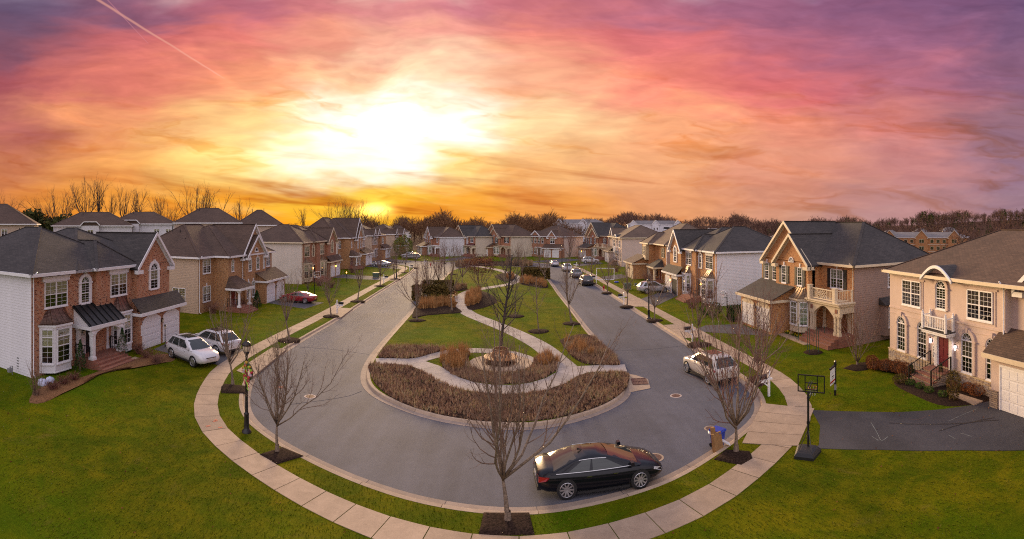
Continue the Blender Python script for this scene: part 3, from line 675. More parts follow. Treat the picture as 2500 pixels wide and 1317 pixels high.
# ================================================================ houses
WC = {}
class House:
    def __init__(s, name, label, x, y, rz, L, mirror=False, zg=.12, cat='house'):
        s.root = thing(name, label, cat, (x, y, zg), rz); s.L = L; s.mi = mirror
    def part(s, name, mb, mat, parent=None, smooth=False):
        if s.mi:
            mb.v = [(s.L-a, b, c) for a, b, c in mb.v]; mb.f = [f[::-1] for f in mb.f]
        return part(name, mb, mat if hasattr(mat, 'name') else G[mat], parent or s.root, smooth)
    def put(s, name, me, u, w, z, rz=0.0, parent=None):
        if s.mi: u = s.L-u; rz = -rz
        return obj(name, me, parent or s.root, (u, w, z), rz)
    # ---- masses
    def mass(s, u0, u1, w0, w1, z0, z1, front='brickred', left=None, right=None, back=None, boards=(), name='wall', top=False):
        groups = {}
        def q(k, *p):
            if k: groups.setdefault(k, MB()).poly(*p)
        q(front, (u0,w0,z0), (u1,w0,z0), (u1,w0,z1), (u0,w0,z1))
        q(right or front, (u1,w0,z0), (u1,w1,z0), (u1,w1,z1), (u1,w0,z1))
        q(back or right or front, (u1,w1,z0), (u0,w1,z0), (u0,w1,z1), (u1,w1,z1))
        q(left or front, (u0,w1,z0), (u0,w0,z0), (u0,w0,z1), (u0,w1,z1))
        if top: q(front, (u0,w0,z1), (u1,w0,z1), (u1,w1,z1), (u0,w1,z1))
        for k, m in groups.items():
            nm = 'siding_wall' if k.startswith('siding') else ('stucco_wall' if k.startswith('stucco') else ('stone_base' if k == 'stone' else 'brick_wall'))
            o = s.part(nm, m, k)
            for side in boards:
                if k == (left if side == 'left' else right):
                    d = abs(w1-w0); n = int((z1-z0)/.18)
                    key = ('board', round(d, 2), k)
                    if key not in WC:
                        b = MB(); b.extr([(0, 0, 0), (0, -.022, 0), (0, -.006, .182), (0, 0, .182)], (d, 0, 0)); WC[key] = b.mesh('board', G[k])
                    for i in range(n):
                        if side == 'left': s.put('board', WC[key], u0, w1 if not s.mi else w0, z0+i*.18, -PI/2, o)
                        else: s.put('board', WC[key], u1, w0 if not s.mi else w1, z0+i*.18, PI/2, o)
    # ---- roofs
    def _eave(s, roof, ring, z, trim, h=.2):
        m = MB(); n = len(ring)
        for i in range(n):
            a, b = ring[i], ring[(i+1) % n]; d = Vector((b[0]-a[0], b[1]-a[1], 0)); l = d.length; d /= max(l, 1e-6)
            m.beam((a[0]-d.x*.06, a[1]-d.y*.06, z-h/2+.03), (b[0]+d.x*.06, b[1]+d.y*.06, z-h/2+.03), .12, h)
        s.part('gutter', m, trim, roof)
    def hip(s, u0, u1, w0, w1, ze, zr, mat='shingle', ov=.4, trim='white', gutter=True, caps=True):
        u0 -= ov; u1 += ov; w0 -= ov; w1 += ov; du, dw = u1-u0, w1-w0
        if du >= dw: a = (u0+dw/2*.92, (w0+w1)/2); b = (u1-dw/2*.92, (w0+w1)/2)
        else: a = ((u0+u1)/2, w0+du/2*.92); b = ((u0+u1)/2, w1-du/2*.92)
        A, B = (*a, zr), (*b, zr); c = [(u0,w0,ze), (u1,w0,ze), (u1,w1,ze), (u0,w1,ze)]
        m = MB()
        if du >= dw: m.poly(c[0],c[1],B,A); m.poly(c[1],c[2],B); m.poly(c[2],c[3],A,B); m.poly(c[3],c[0],A)
        else: m.poly(c[0],c[1],A); m.poly(c[1],c[2],B,A); m.poly(c[2],c[3],B); m.poly(c[3],c[0],A,B)
        m.poly(*[(x, y, ze-.03) for x, y, _ in c][::-1])
        r = s.part('roof', m, mat)
        if caps:
            m = MB(); e = [(c[0],A),(c[3],A),(c[1],B),(c[2],B),(A,B)] if du >= dw else [(c[0],A),(c[1],A),(c[2],B),(c[3],B),(A,B)]
            for p, q in e: m.beam(p, q, .26, .05)
            s.part('ridge_cap', m, mat, r)
        if gutter: s._eave(r, [(p[0], p[1]) for p in c], ze, trim)
        return r
    def gable(s, u0, u1, wf, wb, ze, za, wall='brickred', mat='shingle', trim='white', ov=.35, apex=None, rake=.26):
        um = (u0+u1)/2 if apex is None else apex
        m = MB(); m.poly((u0,wf,ze), (u1,wf,ze), (um,wf,za-.06)); s.part('gable_wall', m, wall)
        sl, sr = (za-ze)/(um-u0), (za-ze)/(u1-um)
        l = (u0-ov, ze-ov*sl); r = (u1+ov, ze-ov*sr); f = wf-ov; m = MB(); t = .10
        for p, q in ((l, (um, za)), ((um, za), r)):
            m.poly((p[0],f,p[1]+t), (q[0],f,q[1]+t), (q[0],wb,q[1]+t), (p[0],wb,p[1]+t))
            m.poly((p[0],f,p[1]), (p[0],wb,p[1]), (q[0],wb,q[1]), (q[0],f,q[1]))
        ro = s.part('gable_roof', m, mat)
        m = MB()
        for p in (l, r):
            for dy, dz, w in ((f-.02, -.06, rake), (wf-.05, -.20, .16)):
                a = Vector((p[0], dy, p[1]+t/2+dz)); b = Vector((um, dy, za+t/2+dz))
                m.beam(a, b, .07, w, (0, 1, 0)) if False else m.extr([(a.x,a.y,a.z-w/2),(b.x,b.y,b.z-w/2),(b.x,b.y,b.z+w/2+.04),(a.x,a.y,a.z+w/2+.04)], (0, .06, 0))
            m.poly((p[0], f, p[1]-.02), (um, f, za-.02), (um, wf, za-.02), (p[0], wf, p[1]-.02))
        for p, sg in ((l, 1), (r, -1)):
            m.box(min(p[0], p[0]+sg*.75), max(p[0], p[0]+sg*.75), f, wf+.02, p[1]-.30, p[1]-.02)
        s.part('rake_board', m, trim, ro)
        m = MB(); m.beam((um, f, za+t+.01), (um, wb, za+t+.01), .26, .05); s.part('ridge_cap', m, mat, ro)
    def shed(s, u0, u1, wf, wb, zf, zb, mat='shingle', trim='white', ov=.3, hipl=0.0, hipr=0.0, sidewall=None):
        m = MB(); a, b, c, d = (u0-ov,wf-ov,zf), (u1+ov,wf-ov,zf), (u1+ov-hipr,wb,zb), (u0-ov+hipl,wb,zb)
        m.poly(a,b,c,d); m.poly(*[(x,y,z-.08) for x,y,z in (d,c,b,a)])
        if hipl: m.poly((u0-ov,wb,zf), a, d)
        else: m.poly(a, d, (d[0],d[1],d[2]-.08), (a[0],a[1],a[2]-.08))
        if hipr: m.poly(b, (u1+ov,wb,zf), c)
        else: m.poly(c, b, (b[0],b[1],b[2]-.08), (c[0],c[1],c[2]-.08))
        r = s.part('porch_roof' if name_is_porch(s) else 'garage_roof', m, mat)
        m = MB(); m.box(u0-ov-.02, u1+ov+.02, wf-ov-.05, wf-ov+.06, zf-.24, zf+.01)
        for x in (u0-ov, u1+ov): m.box(x-.05, x+.05, wf-ov, wb, zf-.24, zf-.02)
        s.part('gutter', m, trim, r)
        if sidewall:
            for x in (u0+.01, u1-.01):
                m = MB(); m.poly((x,wf,zf-.1), (x,wb,zf-.1), (x,wb,zb-.06)); s.part('gable_wall', m, sidewall)
        return r
    # ---- openings
    def win(s, u, z, w, h, wy=0.0, kind='single', rz=0.0, trim='white', blind=.5, bm='blind', grid=(2, 3), head=None, shut=None, far=False, sur=None, parent=None, transom=False):
        """u: centre; z: sill. kind: single / double / arch; the head is 'flat', 'key' or None"""
        key = (round(w, 2), round(h, 2), kind, trim, blind, bm, grid, head, shut, far, sur, transom)
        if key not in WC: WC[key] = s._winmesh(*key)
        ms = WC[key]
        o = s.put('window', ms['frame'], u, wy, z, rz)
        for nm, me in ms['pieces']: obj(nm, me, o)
        for nm in ('muntin', 'surround', 'shutter_l', 'shutter_r', 'fanlight'):
            if nm in ms:
                q = obj({'shutter_l': 'shutter', 'shutter_r': 'shutter'}.get(nm, nm), ms[nm], o)
                if nm == 'muntin': q['kind'] = 'stuff'
        return o
    def _winmesh(s, w, h, kind, trim, blind, bm, grid, head, shut, far, sur, transom):
        r = {}; hw = w/2; fr = .07; T = G[trim]
        arch = kind == 'arch'; hr = h-hw if arch else h          # height of the straight part
        f = MB()
        f.box(-hw, -hw+fr, -.06, 0, 0, hr); f.box(hw-fr, hw, -.06, 0, 0, hr); f.box(-hw-.03, hw+.03, -.09, 0, -.08, 0)
        f.box(-hw+fr, hw-fr, -.06, 0, 0, fr)
        if not arch: f.box(-hw, hw, -.06, 0, h-fr, h)
        else:
            N = 12; f.box(-hw+fr, hw-fr, -.06, 0, hr-.04, hr+.03)
            for i in range(N):
                a0, a1 = PI*i/N, PI*(i+1)/N
                f.extr([(math.cos(a0)*hw,-.06,hr+math.sin(a0)*hw), (math.cos(a1)*hw,-.06,hr+math.sin(a1)*hw), (math.cos(a1)*(hw-fr),-.06,hr+math.sin(a1)*(hw-fr)), (math.cos(a0)*(hw-fr),-.06,hr+math.sin(a0)*(hw-fr))], (0, .06, 0))
        cols = [(-hw+fr, hw-fr)]
        if kind == 'double': f.box(-.05, .05, -.06, 0, fr, h-fr); cols = [(-hw+fr, -.05), (.05, hw-fr)]
        top = hr-(.04 if arch else fr)
        if transom: f.box(-hw+fr, hw-fr, -.06, 0, top-.50, top-.42)
        mid = hr*.5
        for a, b in cols: f.box(a, b, -.055, 0, mid-.03, mid+.03)
        if head == 'flat': f.box(-hw-.16, hw+.16, -.10, 0, h, h+.26); f.box(-hw-.22, hw+.22, -.16, 0, h+.26, h+.34)
        if head == 'key': f.extr([(-.07,-.05,h+.02), (.07,-.05,h+.02), (.11,-.05,h+.34), (-.11,-.05,h+.34)], (0, .05, 0))
        if head == 'trim': f.box(-hw-.12, hw+.12, -.05, 0, h, h+.12); f.box(-hw-.12, -hw, -.05, 0, 0, h); f.box(hw, hw+.12, -.05, 0, 0, h)
        r['frame'] = f.mesh('window', T)
        mu = MB(); bk = MB(); r['pieces'] = []
        for a, b in cols:
            pu = MB(); pl = MB(); bl = MB()
            pu.poly((a,-.022,mid+.03), (b,-.022,mid+.03), (b,-.022,top), (a,-.022,top))
            pl.poly((a,-.018,fr), (b,-.018,fr), (b,-.018,mid-.03), (a,-.018,mid-.03))
            if not far:
                gc, gr = grid
                for z0, z1 in ((fr, mid-.03), (mid+.03, top)):
                    for i in range(1, gc): x = a+(b-a)*i/gc; mu.box(x-.008, x+.008, -.036, -.024, z0, z1)
                    for j in range(1, gr): z = z0+(z1-z0)*j/gr; mu.box(a, b, -.035, -.024, z-.008, z+.008)
            zb = top-(top-fr)*blind
            if blind > .02: bl.poly((a,-.010,zb), (b,-.010,zb), (b,-.010,top), (a,-.010,top))
            r['pieces'] += [('pane', pu.mesh('pane', G['glass'])), ('pane', pl.mesh('pane', G['glass']))] + ([('blind', bl.mesh('blind', G[bm]))] if bl.v else [])
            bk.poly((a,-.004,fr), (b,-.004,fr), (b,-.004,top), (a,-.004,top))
        if arch:
            N = 10; c = [(math.cos(PI*i/N)*(hw-fr), -.02, hr+math.sin(PI*i/N)*(hw-fr)) for i in range(N+1)]
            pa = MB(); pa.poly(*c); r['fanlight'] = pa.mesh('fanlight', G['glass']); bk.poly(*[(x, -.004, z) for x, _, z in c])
            if not far:
                for i in range(1, 5):
                    a = PI*i/5; mu.beam((0, -.03, hr+.03), (math.cos(a)*(hw-fr), -.03, hr+math.sin(a)*(hw-fr)), .022, .014, (0, 1, 0))
                for i in range(8):
                    a0, a1 = PI*i/8, PI*(i+1)/8; q = (hw-fr)*.45; mu.beam((math.cos(a0)*q,-.03,hr+math.sin(a0)*q), (math.cos(a1)*q,-.03,hr+math.sin(a1)*q), .022, .014, (0, 1, 0))
        bkm = bk.mesh('dark', G['dark'])
        if mu.v: r['muntin'] = mu.mesh('muntin', T)
        # no room behind: its shade is a dark sheet within the window mesh
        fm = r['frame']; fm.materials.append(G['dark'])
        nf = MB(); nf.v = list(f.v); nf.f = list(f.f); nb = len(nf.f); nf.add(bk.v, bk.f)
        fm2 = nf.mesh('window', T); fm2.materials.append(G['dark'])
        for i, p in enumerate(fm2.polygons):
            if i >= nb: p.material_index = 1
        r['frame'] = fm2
        if sur:                                                       # broad moulded arch and pilasters round the opening
            m = MB(); o = hw+.20; hh = hr
            m.box(-o, -hw-.002, -.09, 0, -.02, hh); m.box(hw+.002, o, -.09, 0, -.02, hh)
            if arch:
                N = 12; m.box(-o-.06, -hw+.0, -.13, 0, hh-.05, hh+.06); m.box(hw-.0, o+.06, -.13, 0, hh-.05, hh+.06)
                for i in range(N):
                    a0, a1 = PI*i/N, PI*(i+1)/N
                    m.extr([(math.cos(t)*q, -.10, hh+math.sin(t)*q) for t, q in ((a0, o), (a1, o), (a1, hw+.002), (a0, hw+.002))], (0, .10, 0))
                m.extr([(-.08,-.14,hh+hw), (.08,-.14,hh+hw), (.11,-.14,hh+o+.1), (-.11,-.14,hh+o+.1)], (0, .14, 0))
            r['surround'] = m.mesh('surround', G[sur])
        if shut:
            for nm, sg in (('shutter_l', -1), ('shutter_r', 1)):
                m = MB(); x0, x1 = sorted((sg*(hw+.04), sg*(hw+.46))); m.box(x0, x1, -.045, 0, 0, h)
                for i in range(2): m.box(x0+.06, x1-.06, -.06, -.045, .08+i*h*.5, h*.5-.06+i*h*.5)
                r[nm] = m.mesh('shutter', G[shut])
        return r
    def bay(s, u, w, wd, dp, z0, z1, zr, mat='white', roof='copper', blind=.6, bm='blind', rz=0.0, far=False, wall_rz=0, panel=True, seams=True, sideang=.45, trim='white'):
        """three-sided bay in front of the plane w; built facing -Y at the origin and then placed"""
        key = ('bay', wd, dp, z0, z1, zr, mat, roof, seams, sideang)
        c = wd*(.5-sideang*.5); pts = [(-wd/2, 0), (-wd/2+c*.9, -dp), (wd/2-c*.9, -dp), (wd/2, 0)]
        if key not in WC:
            m = MB(); m.prism(pts[::-1] if False else pts, z0, z1-.12)
            big = [(x*1.06, y*1.1-(.04 if y else 0)) for x, y in pts]; m.prism(big, z1-.12, z1+.02)
            bot = [(x*1.02, y*1.04) for x, y in pts]; m.prism(bot, z0-.06, z0)
            rm = MB(); N = 7; rings = []
            for i in range(N+1):
                t = i/N; k = 1.10*(1-t)+.42*t; yk = (1-t)**1.0; zz = z1+.03+(zr-z1)*(t**1.7)
                rings.append([(x*(1.10-.50*t), y*1.16*(1-t), zz) for x, y in pts])
            rm.loft(rings, False, False); rm.poly(*[(x*1.1, y*1.16, z1+.03) for x, y in pts])
            sm = MB()
            if seams:
                for q in range(1, 7):
                    tq = q/7*3; j = min(2, int(tq)); tt = tq-j
                    line = [tuple(np.array(rg[j])*(1-tt)+np.array(rg[j+1])*tt) for rg in rings]
                    sm.tube([(a, b-.01, d+.015) for a, b, d in line], .018, 4)
            WC[key] = (m.mesh('bay', G[mat] if mat in G else mat), rm.mesh('bay_roof', G[roof]), sm.mesh('seam', G[roof]) if seams else None)
        bm_, rm_, sm_ = WC[key]
        o = s.put('bay_window', bm_, u, w, 0, rz); ro = obj('bay_roof', rm_, o)
        if sm_: obj('seam', sm_, o)
        zs, hh = z0+.55, z1-z0-.80
        sgn = -1 if s.mi else 1
        def wn(cx, cy, ww, a, kind):
            k2 = (round(ww, 2), round(hh, 2), kind, trim, blind, bm, (2, 3), None, None, far, None, True)
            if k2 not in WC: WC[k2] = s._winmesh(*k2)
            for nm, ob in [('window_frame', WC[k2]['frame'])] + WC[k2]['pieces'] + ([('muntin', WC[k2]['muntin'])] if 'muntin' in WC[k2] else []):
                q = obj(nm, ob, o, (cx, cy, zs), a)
                if nm == 'muntin': q['kind'] = 'stuff'
        fw = pts[2][0]-pts[1][0]
        wn(0, -dp-.003, fw-.28, 0, 'single' if fw < 1.9 else 'double')
        for sg in (-1, 1):
            ax, ay = (sg*wd/2, 0); bx, by = (sg*(wd/2-c*.9), -dp); L2 = math.hypot(ax-bx, ay-by); an = math.atan2(dp, c*.9)
            nx, ny = sg*dp/L2, -c*.9/L2
            wn((ax+bx)/2+nx*.003, (ay+by)/2+ny*.003, L2-.26, sg*an, 'single')
        return o
    def door(s, u, z, w, h, wy, mat='doorred', trim='white', side=True, rz=0):
        m = MB(); hw = w/2; m.box(-hw-.1, -hw, -.07, 0, 0, h+.1); m.box(hw, hw+.1, -.07, 0, 0, h+.1); m.box(-hw, hw, -.07, 0, h, h+.1)
        if side: m.box(-hw-.42, -hw-.1, -.05, 0, 0, h+.1); m.box(hw+.1, hw+.42, -.05, 0, 0, h+.1)
        d = s.put('front_door', m.mesh('front_door', G[trim]), u, wy, z, rz)
        m = MB(); m.box(-hw, hw, -.04, 0, .02, h)
        obj('leaf', m.mesh('leaf', G[mat]), d)
        for i in range(2):
            for j in range(3):
                m = MB(); x = -hw*.86+i*hw*.92; z0 = .15+j*(h-.2)/3; m.box(x, x+hw*.8, -.055, -.04, z0, z0+(h-.2)/3-.12)
                obj('panel', m.mesh('panel', G[mat]), d)
        m = MB(); m.lathe([(0, -.03), (.035, -.02), (.035, .02), (0, .03)], 8, (hw*.8, -.09)); obj('handle', m.mesh('handle', G['blackmetal']), d, (0, 0, 1.0))
    def garage(s, u, w, h, wy, trim='white', arch=True, brickarch=None, key=False, z=.02, mat='white'):
        hw = w/2; rise = .42 if arch else 0
        kk = ('gar', w, h, arch, trim, brickarch, key, mat)
        if kk not in WC:
            f = MB(); f.box(-hw-.1, -hw, -.06, 0, 0, h); f.box(hw, hw+.1, -.06, 0, 0, h)
            N = 10
            if arch:
                top = [(-hw-.1+(w+.2)*i/N, -.05, h+rise*(1-(2*i/N-1)**2)) for i in range(N+1)]
                f.extr([(hw+.1, -.05, h-.12), *top[::-1], (-hw-.1, -.05, h-.12)][::-1], (0, .05, 0))
            else: f.box(-hw-.1, hw+.1, -.06, 0, h, h+.12)
            secs = []
            for i in range(4):
                m = MB(); z0 = i*h/4; e = h-.12 if arch else h; hh = e/4; m.box(-hw, hw, -.03, 0, i*hh+.008, (i+1)*hh-.008)
                for j in range(4): x0 = -hw+.08+j*(w-.1)/4; m.box(x0, x0+(w-.1)/4-.08, -.042, -.03, i*hh+.09, (i+1)*hh-.09)
                secs.append(m.mesh('door_section', G[mat]))
            ba = None
            if brickarch:
                m = MB()
                for i in range(N):
                    a, b = -hw-.1+(w+.2)*i/N, -hw-.1+(w+.2)*(i+1)/N; za, zb = h+rise*(1-(2*i/N-1)**2), h+rise*(1-(2*(i+1)/N-1)**2)
                    m.extr([(a,-.03,za+.01), (b,-.03,zb+.01), (b*1.04,-.03,zb+.24), (a*1.04,-.03,za+.24)], (0, .03, 0))
                if key: m.extr([(-.08,-.08,h+rise), (.08,-.08,h+rise), (.12,-.08,h+rise+.32), (-.12,-.08,h+rise+.32)], (0, .08, 0))
                ba = m.mesh('brick_arch', G[brickarch])
            WC[kk] = (f.mesh('garage_door', G[trim]), secs, ba)
        fm, secs, ba = WC[kk]
        o = s.put('garage_door', fm, u, wy-.004, z)
        for m in secs: obj('door_section', m, o)
        if ba: obj('brick_arch', ba, o)
    def column(s, u, w, z0, z1, r=.16, mat='white', square=True):
        m = MB(); q = r*1.35
        m.box(u-q, u+q, w-q, w+q, z0, z0+.16); m.box(u-q*.9, u+q*.9, w-q*.9, w+q*.9, z0+.16, z0+.24)
        if square: m.box(u-r, u+r, w-r, w+r, z0+.24, z1-.2)
        else: m.lathe([(r, z0+.24), (r*1.02, z0+1), (r*.85, z1-.2)], 12, (u, w))
        m.box(u-q*.9, u+q*.9, w-q*.9, w+q*.9, z1-.2, z1-.1); m.box(u-q, u+q, w-q, w+q, z1-.1, z1)
        s.part('column', m, mat)
    def steps(s, u0, u1, wf, wb, z, n=4, mat='brickpaver', tread=.32):
        m = MB(); m.box(u0, u1, wf, wb, -.15, z); s.part('porch_floor', m, mat)
        for i in range(1, n):
            m = MB(); m.box(u0+.1, u1-.1, wf-tread*i, wf-tread*(i-1), -.15, z-z/n*i); s.part('step', m, mat)
    def rail(s, u, w0, w1, z0, z1, n=7):
        r = MB(); r.beam((u,w0,z0+.9), (u,w1,z1+.9), .05, .05); o = s.part('handrail', r, 'blackmetal')
        r = MB(); r.beam((u,w0,z0+.12), (u,w1,z1+.12), .03, .03); s.part('bottom_rail', r, 'blackmetal', o)
        for i in range(n+1):
            t = i/n; w = w0+(w1-w0)*t; z = z0+(z1-z0)*t; m = MB(); q = .035 if i in (0, n) else .012
            m.box(u-q, u+q, w-q, w+q, z, z+.92); s.part('baluster', m, 'blackmetal', o)
    def pipe(s, u, w, z0, z1, mat='white', side=0):
        m = MB(); m.tube([(u+side*.05, w-.45, z1+.15), (u+side*.05, w-.12, z1-.15), (u, w-.07, z1-.35), (u, w-.07, z0+.2), (u, w-.3, z0+.05)], .045, 6); s.part('downpipe', m, mat, smooth=True)
    def vent(s, u, w, z, h=.45):
        m = MB(); m.lathe([(.06, z-.5), (.06, z+h), (.0, z+h)], 8, (u, w)); s.part('vent_pipe', m, 'blackmetal')
    def lamp(s, u, w, z, lit=False):
        m = MB(); m.box(u-.05, u+.05, w-.05, w, z-.1, z+.12); m.lathe([(.0, z+.26), (.10, z+.14), (.05, z+.14)], 8, (u, w-.16)); m.lathe([(.05, z-.16), (.07, z-.14), (.0, z-.2)], 8, (u, w-.16))
        m.beam((u, w-.02, z+.1), (u, w-.16, z+.22), .03, .03)
        o = s.part('wall_lantern', m, 'blackmetal'); m = MB(); m.lathe([(.05, z-.14), (.085, z+.13)], 8, (u, w-.16)); s.part('lantern_glass', m, lit if isinstance(lit, str) else ('lampglow' if lit else 'lampglass'), o)
    def frieze(s, u0, u1, w, z, mat='white', h=.22, d=.06):
        m = MB(); m.box(u0, u1, w-d, w, z-h, z-.02); s.part('frieze_board', m, mat)
def name_is_porch(s): return getattr(s, 'porch', False)

def type_a(H, brick='brickred', side='siding', roof='shingle', trim='white', bays='white', bayroof='copper', far=False, lit=False, e=6.7, zr=9.75, open_garage=False, bl=.5, D=11.5, porch=True):
    bd = () if far else ('left',)
    H.mass(0, 15.7, 0, D, -.2, e, brick, side, side, side, boards=bd)
    H.mass(6.1, 10.7, -.32, .1, -.2, e, brick)
    H.mass(10.55, 15.4, -.8, .3, 2.9, e, brick)
    H.mass(10.2, 16.3, -1.35, 4, -.2, 3.05, brick)
    H.hip(0, 10.8, 0, D, e, zr, roof, trim=trim); H.hip(4.2, 15.7, 0, D, e, zr-.1, roof, trim=trim)
    H.hip(6.1, 10.7, -.32, 6, e+.02, e+2.0, roof, trim=trim, ov=.38)
    H.gable(10.55, 15.4, -.8, 5.5, e-.05, 9.15, brick, roof, trim)
    H.shed(10.2, 16.3, -1.35, -.78, 3.0, 4.05, roof, trim, ov=.4)
    H.frieze(0, 6.1, 0, e); H.frieze(6.1, 10.6, -.32, e)
    g = dict(far=far, trim=trim)
    H.win(2.25, 4.35, 2.2, 1.75, 0, 'double', head='flat', blind=bl, **g)
    H.win(5.2, 4.25, .95, 1.95, 0, 'arch', sur=trim, blind=.0, grid=(2, 4), **g)
    H.win(8.75, 4.45, 2.05, 1.7, -.32, 'double', head='flat', blind=bl, **g)
    H.win(12.95, 4.55, 1.15, 2.15, -.8, 'arch', sur=trim, blind=bl, **g)
    H.bay(2.2, 0, 3.0, .75, .22, 3.3, 4.25, bays, bayroof, far=far, blind=bl, trim=trim)
    H.bay(9.05, -.32, 2.4, .6, .22, 3.3, 4.3, bays, bayroof, far=far, blind=bl, trim=trim)
    # porch: metal lean-to on two posts
    H.steps(4.1, 7.7, -1.75, 0, .62, 4)
    if porch:
        H.porch = True; H.shed(4.0, 7.75, -1.55, 0, 2.95, 4.2, 'darkroof', trim, ov=.15, sidewall=trim); H.porch = False
        m = MB()
        for i in range(7): x = 4.0+i*3.75/6; m.beam((x, -1.68, 2.99), (x, 0, 4.25), .03, .07)
        H.part('seam', m, 'darkroof')
        m = MB(); N = 8; top = 2.72
        arc = [(4.35+2.95*i/N, -1.62, 2.35+.32*(1-(2*i/N-1)**2)) for i in range(N+1)]
        m.extr([(4.1,-1.62,top), (4.1,-1.62,2.3), *arc, (7.6,-1.62,2.3), (7.6,-1.62,top)], (0, .2, 0)); H.part('arched_beam', m, trim)
        for u in (4.3, 7.4): H.column(u, -1.5, .62, 2.5, .15, trim); H.column(u, -.2, .62, 2.7, .13, trim)
    H.door(5.7, .62, 1.0, 2.1, 0, 'doordark', trim)
    H.rail(4.15, -1.4, -.1, .62, .62, 5); H.rail(7.65, -1.4, -.4, .62, .62, 5)
    for i, u in enumerate((11.75, 14.75)):
        if open_garage and i == 0:
            m = MB(); m.box(u-1.2, u+1.2, -1.36, -1.355, .02, 2.2); H.part('doorway_shade_panel', m, 'dark')  # flat dark panel on the wall, painted as the shade inside the garage
            m = MB(); m.box(u-1.3, u-1.2, -1.42, -1.35, 0, 2.3); m.box(u+1.2, u+1.3, -1.42, -1.35, 0, 2.3); m.box(u-1.3, u+1.3, -1.42, -1.35, 2.2, 2.6); H.part('door_frame', m, trim)
        else: H.garage(u, 2.4, 2.25, -1.35, trim, True, brick)
    H.lamp(13.25, -1.36, 1.9, lit); H.lamp(4.9, 0, 2.2, lit)
    H.pipe(.12, 0, 0, e, trim); H.vent(5.5, 7.5, 9.2); H.vent(7.5, 8.2, 8.6)

def double_gable(H, u0, u1, up0, up1, wf, ze, za, zi, brick, roof, trim, wb=5.0):
    H.gable(u0, u1, wf, wb, ze, za, brick, roof, trim)
    H.gable(up0, up1, wf-.42, wb-1, ze, zi, brick, roof, trim)

